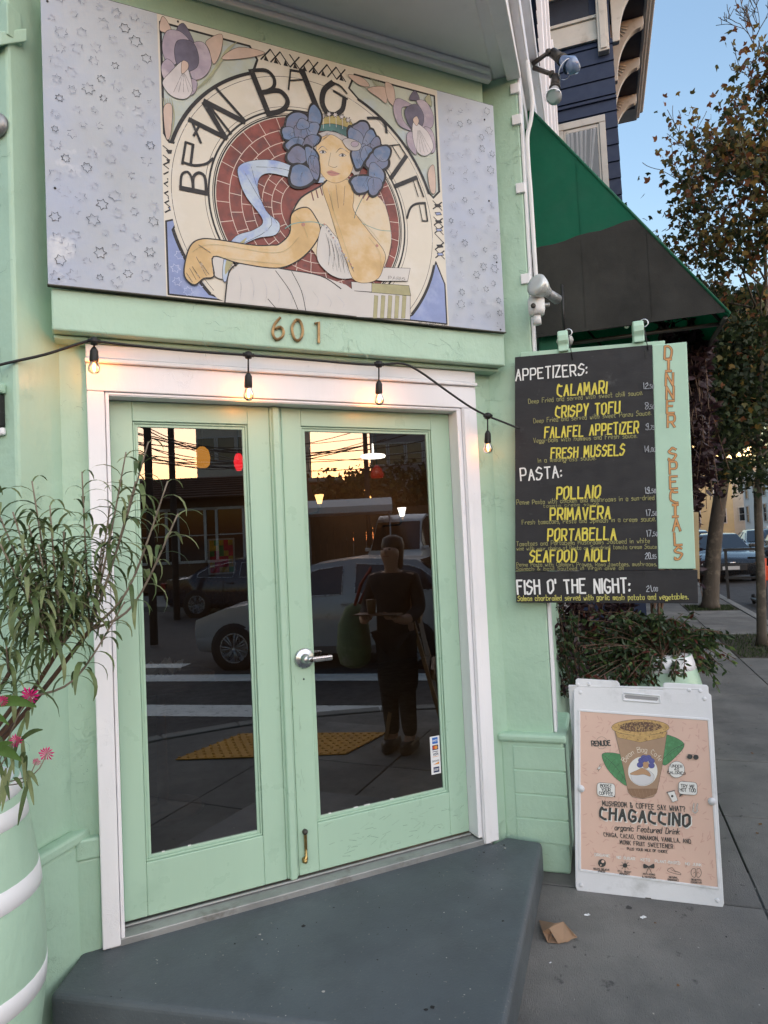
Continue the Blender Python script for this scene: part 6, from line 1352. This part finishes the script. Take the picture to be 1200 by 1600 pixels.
car('blue hatchback parked third along the kerb', T(S(31.6, 3.9, RZ), A+PI), bluep, HATCH, 2.5)
car('white van parked far down the street', T(S(39, 4.0, RZ), A+PI), whitep, VAN, 3.6, .36, cat='van', side_glass=False)
for i, (u, v, pt, sc, lb) in enumerate(((36, 9.3, silver, HATCH, 'silver hatchback parked on the far side of the side street'), (30, 9.4, blackp, SEDAN, 'black saloon parked on the far side of the side street'), (46, 6.4, bluep, SEDAN, 'blue saloon driving far down the side street'))):
    car(lb, T(S(u, v, RZ), A+(PI if v < 8 else 0)), pt, sc, 2.6, group='cars in the street')

# ================================================================== THINGS DOWN THE SIDE STREET
def simple_house(label, M, w, d, h, wallm, rows, cols, wm=1.0, wh=1.4, roofm=None, trimm=None, group=None, z0=1.2, cornice=True, name='town_house'):
    """front on local -y side, from x 0..w"""
    t = thing(name, label, 'house', M, group); MB().box((0, 0, 0), (w, d, h), wallm).build('wall', None, t)
    trimm = trimm or trimw
    if cornice: MB().box((-.15, -.35, h), (w+.15, d, h+.28), roofm or trimm).build('roof', None, t, bevel=.03)
    dz = (h-z0)/rows
    for sidewall in (0, 1):
        for i in range(rows):
            for j in range(cols if not sidewall else max(1, int(d/2.5))):
                nn_ = cols if not sidewall else max(1, int(d/2.5)); ww = w if not sidewall else d
                cx_ = ww*(j+.5)/nn_; zz_ = z0+dz*i+dz*.18; W2 = wm/2
                m = MB(); m.frame(cx_-W2-.1, cx_+W2+.1, zz_-.1, zz_+wh+.1, .1, -.07, -.001, trimm) ; g = MB(); g.add([(cx_-W2, -.02, zz_), (cx_+W2, -.02, zz_), (cx_+W2, -.02, zz_+wh), (cx_-W2, -.02, zz_+wh)], [(0, 1, 2, 3)], carglass)
                g.box((cx_-W2, -.045, zz_+wh/2-.02), (cx_+W2, -.021, zz_+wh/2+.02), trimm)
                if sidewall:
                    X_ = Matrix.Rotation(-PI/2, 4, 'Z') @ Matrix.Translation((-d, 0, 0))
                    for q in (m, g): q.v = [tuple(X_ @ Vector(p_)) for p_ in q.v]
                f = m.build('window', None, t); g.build('pane', None, f)
    return t
yelw = mat('yellow_render', (.50, .40, .22), .8, .08, 2); palew = mat('pale_render', (.48, .43, .36), .8, .08, 2); pinkw = mat('terracotta_render', (.36, .17, .11), .8, .1, 2); greyw = mat('grey_render', (.24, .24, .25), .8, .08, 2); whw = mat('white_render', (.6, .6, .58), .8, .05, 2)
base_u = 46
simple_house('yellow corner house far down the side street on the café side', T(S(58, 1.2, G), A-PI/2), 14, 10, 9.5, yelw, 3, 5, name='town_house') if 0 else None
def cross_house(label, u, v0, v1, h, wm_, rows, cols): return simple_house(label, T(S(u, v0, G), A-PI/2), v1-v0, 8, h, wm_, rows, cols, group='houses down the side street')
cross_house('bright yellow house at the end of the side street', 74, 9.0, 14.0, 8.2, yelw, 3, 2)
cross_house('pale cream house right of the yellow one', 76, 14.3, 21.0, 7.4, palew, 2, 3)
cross_house('white house at the far right end of the side street', 70, 21.4, 32, 6.6, whw, 2, 4)
cross_house('terracotta house just left of the yellow one', 70, 2.0, 8.6, 6.5, pinkw, 2, 3)
def side_house(label, u0, u1, v, h, wm_, rows, cols): return simple_house(label, T(S(u1, v, G), A+PI), u1-u0, 8, h, wm_, rows, cols, group='houses across the side street')
side_house('grey house across the side street, nearest of the row', 20, 32, 13.5, 7.5, greyw, 2, 4); side_house('cream house across the side street, middle of the row', 32.4, 46, 13.5, 6.2, palew, 2, 4); side_house('white house across the side street, farthest of the row', 46.4, 66, 13.5, 5.5, whw, 2, 6)
simple_house('grey house beyond the blue one on the café side', T(S(14, 0, G), A), 14, 8, 8.5, greyw, 2, 4, group='houses on the café side'); simple_house('cream house farther along on the café side', T(S(28.4, -.2, G), A), 18, 8, 7.5, palew, 2, 5, group='houses on the café side')
far_sw = MB(); far_sw.box((-30, -14.5, -.13), (80, -11.2, .0), kerbm); o = far_sw.build('far_sidewalk'); o.matrix_world = MS; tag(o, kind='structure')
# street sign, string of lights, railing with scooter
p = S(30, 2.6, G); t = thing('street_sign', 'small green street name sign on a pole beyond the leaning tree', 'street sign', T(p))
MB().tube([(0, 0, 0), (0, 0, 3.3)], .03, 8, greymetal).build('pole', None, t); MB().box((-.45, -.02, 3.0), (.45, .02, 3.25), mat('sign_green', (.0, .10, .05), .5)).build('sign_plate', None, t)
t.rotation_euler = (0, 0, A-PI/2); 
t = thing('string_lights', 'warm round bulbs strung between the street trees down the pavement', 'string lights', T(S(8, 1.6, 2.5)))
pts = [(1070, 690, 9.6), (1085, 697, 9.6), (1112, 706, 9.7), (1122.5, 712.5, 9.7), (1139, 715, 9.8), (1154, 711, 9.8), (1165, 708.5, 9.8), (1171, 701, 9.9), (1172.5, 713.5, 10.3), (1200, 690, 10)]
W3 = [deep(*p_) for p_ in pts]
MB().tube([w_+Z*.05 for w_ in W3 if 1], .006, 5, blackplastic).build('cable', None, t, world=True)
bw2 = emis('string_bulb', (1, .62, .28), .45)
for w_ in W3[1:-1]: MB().lathe([(.008, -.045), (.028, -.03), (.036, -.008), (.026, .02), (.01, .04)], 10, w_, 'z', bw2).build('bulb', None, t, world=True)
t = thing('parklet_railing', 'black metal railing by the kerb beyond the nearer tree', 'railing', T(S(12.2, 3.05, RZ), A-PI/2))
for z in (1.15, .55): MB().box((-.25, -.02, z), (1.9, .02, z+.05), blk).build('rail', None, t)
for x in (-.2, .5, 1.2, 1.85): MB().box((x-.025, -.025, 0), (x+.025, .025, 1.149), blk).build('post', None, t)
t = thing('kick_scooter', 'orange red kick scooter leaning on the black railing', 'scooter', T(S(11.9, 3.35, RZ), A-PI/2)); orr = mat('scooter_orange', (.55, .06, .015), .4, .1)
MB().box((-.08, -.45, .10), (.08, .35, .15), blk).build('deck', None, t, bevel=.02); MB().tube([(0, -.42, .12), (.10, -.30, 1.0)], .045, 8, orr).build('steering_column', None, t); MB().tube([(-.2, -.3, 1.02), (.4, -.3, 1.0)], .02, 8, blk).build('handlebar', None, t)
for y in (-.5, .4): MB().lathe([(.1, -.03), (.11, 0), (.1, .03)], 16, (0, y, .11), 'x', tyre).build('wheel', None, t)
MB().box((.02, -.34, .55), (.16, -.2, .85), orr).build('battery_case', None, t, bevel=.02)

# ================================================================== WHAT THE DOOR MIRRORS: ACROSS THE CROSSING
tile = mat('dark_roof_tile', (.07, .03, .02), .8, .3, 6)
def mirrored_house(label, x0, x1, D, h, wallm, rows, cols, **k):
    a, b = rp(x0, 850, D), rp(x1, 850, D); a.z = b.z = G; d = b-a; rz = heading(-d)     # front must look at the café
    return simple_house(label, T(b, rz), d.length, 8, h, wallm, rows, cols, group='houses across the crossing', **k)
t = mirrored_house('low brown café with dark tiled roof, mirrored in the left door pane', 150, 452, 25, 3.5, mat('brown_render', (.09, .055, .035), .8, .15, 2), 1, 5, z0=.6, wh=1.9, wm=1.8, cornice=False, name='low_house')
W_len = (rp(452, 850, 25)-rp(150, 850, 25)).length
m = MB(); m.prism([(-.3, -.6, 3.45), (-.3, 4, 4.7), (-.3, 8.2, 3.45)], (W_len+.6, 0, 0), tile); rf_ = m.build('roof', None, t)
for k in range(9): MB().tube([(-.3, -.6+.5*k, 3.48+.136*k), (W_len+.3, -.6+.5*k, 3.48+.136*k)], .03, 5, tile).build('tile_course', None, rf_)
mirrored_house('pale apartment block above the tiled roof, mirrored in the left pane', 312, 470, 40, 11.5, palew, 4, 5)
t = mirrored_house('reddish house with a square chimney, mirrored at the left of the right pane', 452, 535, 44, 5.6, pinkw, 2, 3)
MB().box((3.0, 2, 5.7), (4.0, 3, 7.9), palew).build('chimney', None, t, bevel=.03)
mirrored_house('grey apartment block behind the trees, mirrored in the right pane', 585, 780, 46, 11.5, greyw, 4, 7)
mirrored_house('dark grey town house at the far left of the mirrored street', 20, 148, 30, 5.2, greyw, 2, 5)
mirrored_house('terracotta town house at the far right of the mirrored street', 790, 1050, 34, 8.0, pinkw, 3, 7)
fw = mat('brown_fence_wood', (.12, .07, .04), .8, .2, 5, stretch=(8, 8, .5))
a, b = rp(458, 850, 30), rp(800, 850, 30); a.z = b.z = G; L = (b-a).length; t = thing('wooden_fence', 'tall brown board fence under the trees across the crossing', 'fence', T(b, heading(a-b)))
nb_ = int(L/.3)
for k in range(nb_): MB().box((k*.3+.006, -.02, 0), (k*.3+.294, .02, 3.05+.03*math.sin(k*2.1)), fw).build('board', None, t)
for k in range(3): MB().box((0, .021, .4+k*1.1), (nb_*.3, .07, .5+k*1.1), fw).build('fence_rail', None, t)
def bushtree(label, x, D, h, wdt, seed):
    c = rp(x, 850, D); c.z = G; r_ = random.Random(seed); t = thing('garden_tree', label, 'tree', T(c), 'trees behind the fence')
    MB().tube([(0, 0, 0), (.1, 0, h*.5), (0, .1, h*.8)], [.15, .1, .04], 7, bark).build('trunk', None, t); m = MB(); cl = [(r_.gauss(0, wdt*.33), r_.gauss(0, wdt*.33), h*r_.uniform(.45, .95)) for _ in range(26)]
    for _ in range(2600):
        q = r_.choice(cl); leaf(m, Vector(q)+Vector((r_.gauss(0, .38), r_.gauss(0, .38), r_.gauss(0, .33))), .28, r_, leafm[r_.choice((0, 1, 1, 2))])
    m.build('crown', None, t, kind='stuff')
bushtree('round dark tree behind the fence, mirrored left of the white disc lamp', 560, 34, 5.0, 3.0, 3); bushtree('broad dark tree behind the fence, mirrored right of the white disc lamp', 645, 34, 5.4, 4.0, 4); bushtree('dark tree at the far right of the fence across the crossing', 712, 34, 5.3, 3.4, 6)
t = thing('market_tent', 'pale flat canopy on posts in front of the fence across the crossing', 'canopy', T(Vector((*rp(545, 850, 22).xy, G)), heading(rp(480, 850, 22)-rp(610, 850, 22))))
MB().prism([(-1.5, -1.2, 2.7), (-1.5, 0, 3.0), (-1.5, 1.2, 2.7), (-1.5, 1.2, 2.5), (-1.5, -1.2, 2.5)], (3.0, 0, 0), whw).build('canopy_roof', None, t)
for x in (-1.4, 1.4):
    for y in (-1.1, 1.1): MB().tube([(x, y, 0), (x, y, 2.6)], .03, 6, greymetal).build('post', None, t)
polem = mat('pole_wood', (.05, .045, .045), .9, .2, 5)
poles = []
for i, (x, D, lb) in enumerate(((236, 12, 'thick dark utility pole at the corner, mirrored at the left edge of the left pane'), (273, 16, 'thinner utility pole across the crossing, mirrored in the left pane'), (578, 28, 'far utility pole mirrored in the right pane'))):
    c = rp(x, 850, D); c.z = G-.1; t = thing('utility_pole', lb, 'utility pole', T(c), 'utility poles at the crossing'); MB().tube([(0, 0, 0), (0, 0, 9.5)], [.045+.0022*D, .04+.002*D], 12, polem).build('pole', None, t)
    MB().box((-1.1, -.05, 8.6), (1.1, .05, 8.72), polem).build('crossarm', None, t); MB().box((-.7, -.05, 7.3), (.7, .05, 7.4), polem).build('crossarm', None, t); poles.append(c)
wt_ = thing('overhead_wires', 'black overhead wires strung across the crossing, mirrored against the sky', 'wires', T(Vector((poles[1].x, poles[1].y, 5))))
r_ = random.Random(8)
for k in range(16):
    D0, D1 = r_.uniform(13, 22), r_.uniform(14, 26); y0, y1 = r_.uniform(655, 715), r_.uniform(655, 715); a, b = rp(r_.uniform(120, 200), y0, D0), rp(r_.uniform(560, 760), y1, D1)
    if k % 3 == 0: a, b = rp(180, r_.uniform(640, 690), 13), rp(r_.uniform(400, 480), r_.uniform(690, 725), 22)
    pts = [a.lerp(b, i/12)-Z*(.5*4*(i/12)*(1-i/12)) for i in range(13)]; MB().tube(pts, .011, 4, blk).build('wire', None, wt_, world=True)
# person with a green bag, and the timber back of another pavement board
pc_ = Vector((2.54, -1.84, G)); fdir = (Vector((1.1, 0, 0))-Vector((pc_.x, pc_.y, 0))).normalized(); rz = math.atan2(fdir.y, fdir.x)-PI/2+.15
pt = thing('person', 'person in dark coat and trousers looking down, holding a small tray, mirrored in the door', 'person', T(pc_, rz))
def skinned(name, verts, edges, radii, m, parent, sub=2, root=0):
    me = bpy.data.meshes.new(name); me.from_pydata(verts, edges, []); o = bpy.data.objects.new(name, me); col.objects.link(o); o.parent = parent
    sk_ = o.modifiers.new('skin', 'SKIN'); 
    if not me.skin_vertices: bpy.context.view_layer.objects.active = o
    for i, r__ in enumerate(radii): me.skin_vertices[0].data[i].radius = (r__, r__) if not isinstance(r__, tuple) else r__
    me.skin_vertices[0].data[root].use_root = True
    s_ = o.modifiers.new('s', 'SUBSURF'); s_.levels = s_.render_levels = sub; me.materials.append(m); sk_.use_smooth_shade = True
    return o
coat = mat('dark_coat', (.014, .013, .014), .8, .2, 6, bump=.1, bs=60); trou = mat('dark_trousers', (.006, .006, .008), .8, .2, 6); skn = mat('skin', (.42, .24, .17), .5, .08, 9); hr = mat('dark_hair', (.018, .012, .010), .5, .3, 30, stretch=(1, 1, .2))
V_ = [(0, 0, .90), (0, .0, 1.10), (0, .0, 1.27), (0, .02, 1.37), (0, .035, 1.43), (0, .05, 1.50), (0, .055, 1.57),
      (-.17, 0, 1.31), (-.22, .03, 1.08), (-.17, .22, 1.02), (-.10, .31, 1.05), (.17, 0, 1.31), (.22, .03, 1.08), (.17, .22, 1.02), (.10, .31, 1.05),
      (-.08, 0, .84), (-.075, .02, .48), (-.07, -.02, .09), (-.07, .10, .04), (.08, 0, .84), (.075, .03, .48), (.08, .0, .09), (.08, .12, .04)]
E_ = [(0, 1), (1, 2), (2, 3), (3, 4), (4, 5), (5, 6), (2, 7), (7, 8), (8, 9), (9, 10), (2, 11), (11, 12), (12, 13), (13, 14), (0, 15), (15, 16), (16, 17), (17, 18), (0, 19), (19, 20), (20, 21), (21, 22)]
Rr = [(.14, .11), (.13, .10), (.13, .10), .06, .055, .085, .075, .06, .05, .042, .03, .06, .05, .042, .03, .095, .065, .045, .04, .095, .065, .045, .04]
skinned('body', V_, E_, Rr, skn, pt)
K = 1.14
skinned('coat', [V_[i] for i in (0, 1, 2, 3, 7, 8, 9, 11, 12, 13)]+[(0, 0, .36)], [(0, 1), (1, 2), (2, 3), (2, 4), (4, 5), (5, 6), (2, 7), (7, 8), (8, 9), (0, 10)], [(.165, .13), (.145, .115), (.15, .115), .075, .066, .056, .048, .066, .056, .048, (.185, .15)], coat, pt)
skinned('trousers', [V_[i] for i in (0, 15, 16, 17, 19, 20, 21)], [(0, 1), (1, 2), (2, 3), (0, 4), (4, 5), (5, 6)], [(.13, .11), .10, .078, .06, .10, .078, .06], trou, pt)
for sx in (-.07, .08):
    m = MB(); m.prism([(sx-.045, -.09, 0), (sx+.045, -.09, 0), (sx+.05, .12, 0), (sx, .18, 0), (sx-.05, .12, 0)], (0, 0, .09), blk); m.build('shoe', None, pt, bevel=.02)
m = MB(); m.lathe([(.03, 1.36), (.075, 1.40), (.082, 1.50), (.092, 1.57), (.078, 1.63), (.03, 1.655)], 20, (0, -.018, 0), 'z', hr); m.lathe([(.02, -.04), (.05, 0), (.02, .05)], 12, (0, -.09, 1.58), 'z', hr); m.build('hair', None, pt)
m = MB(); m.lathe([(.004, -.022), (.014, -.01), (.010, .02)], 8, (0, .145, 1.525), 'z', skn); m.build('nose', None, pt)
for sx in (-.03, .03): MB().lathe([(.004, -.008), (.011, 0), (.004, .008)], 8, (sx, .128, 1.548), 'z', blk).build('eye', None, pt)
MB().box((-.025, .128, 1.490), (.025, .136, 1.497), mat('lips', (.3, .1, .08), .5)).build('mouth', None, pt, bevel=.002)
for sx in (-1, 1):        # hands under the tray
    for k in range(4):
        l = (.065, .075, .072, .058)[k]; x = sx*(.125-.018*k); MB().tube([(x, .31, 1.045), (x-sx*.004, .31+l*.6, 1.05), (x-sx*.01, .31+l, 1.068)], [.010, .009, .007], 7, skn).build('finger', None, pt)
    MB().tube([(sx*.075, .29, 1.06), (sx*.055, .325, 1.085), (sx*.05, .35, 1.092)], [.011, .010, .008], 7, skn).build('thumb', None, pt)
MT = T(pc_, rz)
tr_ = MB(); tr_.box((-.17, .27, 1.074), (.17, .40, 1.084), woodd); o = tr_.build('tray', bevel=.003); o.matrix_world = MT; tag(o, 'small brown tray held in front of the person', 'tray')
q = MB(); q.lathe([(.03, 0), (.038, .10), (.039, .102)], 16, (-.05, .34, 1.085), 'z', mat('iced_coffee', (.2, .12, .07), .3)); o = q.build('drink_cup'); o.matrix_world = MT; tag(o, 'clear cup of brown drink standing on the tray', 'cup')
bagm = mat('green_bag_cloth', (.12, .18, .10), .8, .35, 5, bump=.2, bs=20, c2=(.3, .3, .28), c2s=5, c2t=(.55, .66))
bg_ = thing('shoulder_bag', 'slouchy green and white cloth bag hanging at the side of the person', 'bag', T(pc_+Matrix.Rotation(rz, 3, 'Z') @ Vector((-.34, .02, 0)), rz) if 0 else MT @ Matrix.Translation((-.36, .0, 0)))
MB().tube([(0, 0, .62), (0, 0, .66), (.0, .01, .76), (0, 0, .95), (.02, 0, 1.08), (.03, 0, 1.12)], [.06, .12, .14, .125, .08, .035], 16, bagm).build('bag_body', None, bg_)
MB().tube([(.03, .03, 1.10), (.10, .04, 1.28), (.17, .0, 1.40), (.12, -.05, 1.26), (.03, -.04, 1.10)], .014, 6, mat('bag_strap', (.22, .03, .03), .7)).build('strap', None, bg_)
rb = thing('timber_sign_stand', 'brown timber pavement board seen from behind beside the person, mirrored in the door', 'sandwich board', T((2.80, -2.02, G), math.atan2(.81, -.586)-.1)); tw = mat('raw_timber', (.26, .15, .075), .6, .2, 8, stretch=(8, 8, .6))
for sx in (-.30, .30): m = MB(); m.prism([(sx-.03, -.25, 0), (sx+.03, -.25, 0), (sx+.03, .0, 1.05), (sx-.03, .0, 1.05)], (0, .03, 0), tw); m.build('leg', None, rb); m = MB(); m.prism([(sx-.03, .25, 0), (sx+.03, .25, 0), (sx+.03, .04, 1.05), (sx-.03, .04, 1.05)], (0, .03, 0), tw); m.build('leg', None, rb)
for z, y in ((.16, .215), (.52, .145), (.96, .06)): MB().box((-.268, y, z), (.268, y+.025, z+.08), tw).build('crossbar', None, rb); MB().box((-.268, -y, z), (.268, -y+.025, z+.08), tw).build('crossbar', None, rb)
m = MB(); m.prism([(-.269, -.16, .25), (.269, -.16, .25), (.269, -.045, .95), (-.269, -.045, .95)], (0, .006, 0), bb); m.build('chalk_panel', None, rb)

# ================================================================== WEAR AND SMALL DIRT
ckm = mat('paint_crack', (.14, .24, .18), .8, .3, 40); ckl = mat('paint_lifted_edge', (.50, .70, .58), .4, .1, 40); scf = mat('scuff_mark', (.23, .35, .27), .6, .3, 30); chipw = mat('paint_chip_white', (.72, .74, .72), .5, .1)
def wander(pr_, x, z, L, n, r, m, w, dirn=None):
    a_ = r.uniform(0, 2*PI) if dirn is None else dirn; P = [(x, z)]
    for _ in range(n):
        a_ += r.gauss(0, .55); x += L/n*math.cos(a_); z += L/n*math.sin(a_); P.append((x, z))
    pr_.stroke(P, w, m, px=False)
    pr_.stroke([(p_[0]+w*.8, p_[1]+w*.9) for p_ in P], w*.6, ckl, px=False)
r_ = random.Random(77)
def crack_sheet(fr, x0, x1, z0, z1, n, name='paint_cracks', L=(.03, .12)):
    p_ = Print(fr, -.0004)
    for _ in range(n): wander(p_, r_.uniform(x0, x1), r_.uniform(z0, z1), r_.uniform(*L), 9, r_, ckm, r_.uniform(.0006, .0014), r_.choice((0, .3, PI, PI/2, -.4)))
    o = p_.mb.build(name, None, cafe, kind='stuff'); o.matrix_parent_inverse = TM[cafe.name].inverted(); o.matrix_basis = fr.M; return o
crack_sheet(Frame((0, -.178, 0), (1, 0, 0), Z), .30, 2.1, 2.27, 2.37, 22)
crack_sheet(Frame((0, -.050, 0), (1, 0, 0), Z), .295, .36, .45, 2.15, 12, L=(.02, .05))
crack_sheet(Frame(C1, V, Z), -.22, -.03, .55, 3.5, 26, L=(.03, .09))
crack_sheet(Frame(L1, V, Z), -.9, -.03, .5, 3.6, 60, L=(.04, .16))
crack_sheet(Frame(L1-U*.05+V*.03, V, Z), -.9, -.03, -.1, .3, 12)
crack_sheet(Frame(C1-U*.03+V*.045, V, Z), -.24, -.03, -.19, .38, 10)
p_ = Print(Frame((0, -.0142, 0), (1, 0, 0), Z), 0)
for _ in range(60):
    x, z = r_.gauss(1.55, .22), r_.gauss(.10, .05)
    if 1.16 < x < 1.99 and .02 < z < .20: a_ = r_.gauss(.1, .4); l = r_.uniform(.008, .05); p_.stroke([(x, z), (x+l*math.cos(a_), z+l*math.sin(a_))], r_.uniform(.0008, .0035), scf, px=False, taper=True)
for _ in range(14): x, z = r_.uniform(1.16, 1.2), r_.uniform(.2, .9); p_.stroke([(x, z), (x+r_.uniform(-.01, .01), z+r_.uniform(.01, .04))], .001, scf, px=False)
o = p_.mb.build('scuff_marks', None, cafe, kind='stuff'); o.matrix_parent_inverse = TM[cafe.name].inverted(); o.matrix_basis = p_.fr.M
m = MB()
for x, w_ in ((1.42, .02), (1.47, .03), (1.60, .018), (1.30, .012), (.70, .012), (.60, .01)): m.box((x, .002, .2295), (x+w_, .006, .233), chipw)
cp(m, 'paint_chips', kind='stuff')
for (z0, z1) in ((.02, .06), (.3, .34)): pass
m = MB(); gritc = [mat('grit_dark', (.02, .02, .02), .9, .3), mat('grit_pale', (.4, .39, .37), .9, .2), mat('grit_leaf', (.16, .08, .03), .8, .3), mat('gum_spot', (.055, .055, .055), .7, .2)]
for k in range(900):
    u, v = r_.uniform(-1.6, 8), r_.uniform(.02, 2.65); s_ = r_.uniform(.0015, .005); c = S(u, v, G+.0025)
    if k < 60: s_ = r_.uniform(.008, .016); mt = gritc[3]; n_ = 9
    elif k < 130: s_ = r_.uniform(.006, .014); mt = gritc[2]; n_ = 5
    else: mt = gritc[r_.choice((0, 0, 1))]; n_ = 5
    a0_ = r_.uniform(0, 6); P = [c+Vector((math.cos(a0_+2*PI*i/n_)*s_*r_.uniform(.6, 1.1), math.sin(a0_+2*PI*i/n_)*s_*r_.uniform(.6, 1.1), (.0 if mt is gritc[3] else r_.uniform(0, s_*.7)))) for i in range(n_)]
    m.add(P, [tuple(range(n_))], mt)
tag(m.build('pavement_grit'), 'scattered grit, gum spots and leaf crumbs on the sidewalk slabs', 'grit', kind='stuff')
m = MB()
for k in range(150):
    a_, b_ = r_.random(), r_.random(); c = sp_[0].lerp(sp_[1], a_).lerp(sp_[4].lerp(sp_[2], .3), b_)+Z*-.0335; s_ = r_.uniform(.0012, .0035) if k > 12 else r_.uniform(.004, .009)
    c.z = -.0332; n_ = 5; P = [c+Vector((math.cos(2*PI*i/n_)*s_*r_.uniform(.5, 1.2), math.sin(2*PI*i/n_)*s_*r_.uniform(.5, 1.2), r_.uniform(0, s_*.3))) for i in range(n_)]; m.add(P, [tuple(range(n_))], gritc[r_.choice((0, 0, 1))])
tag(m.build('step_grit'), 'specks of grit on the dark grey painted doorstep', 'grit', kind='stuff')
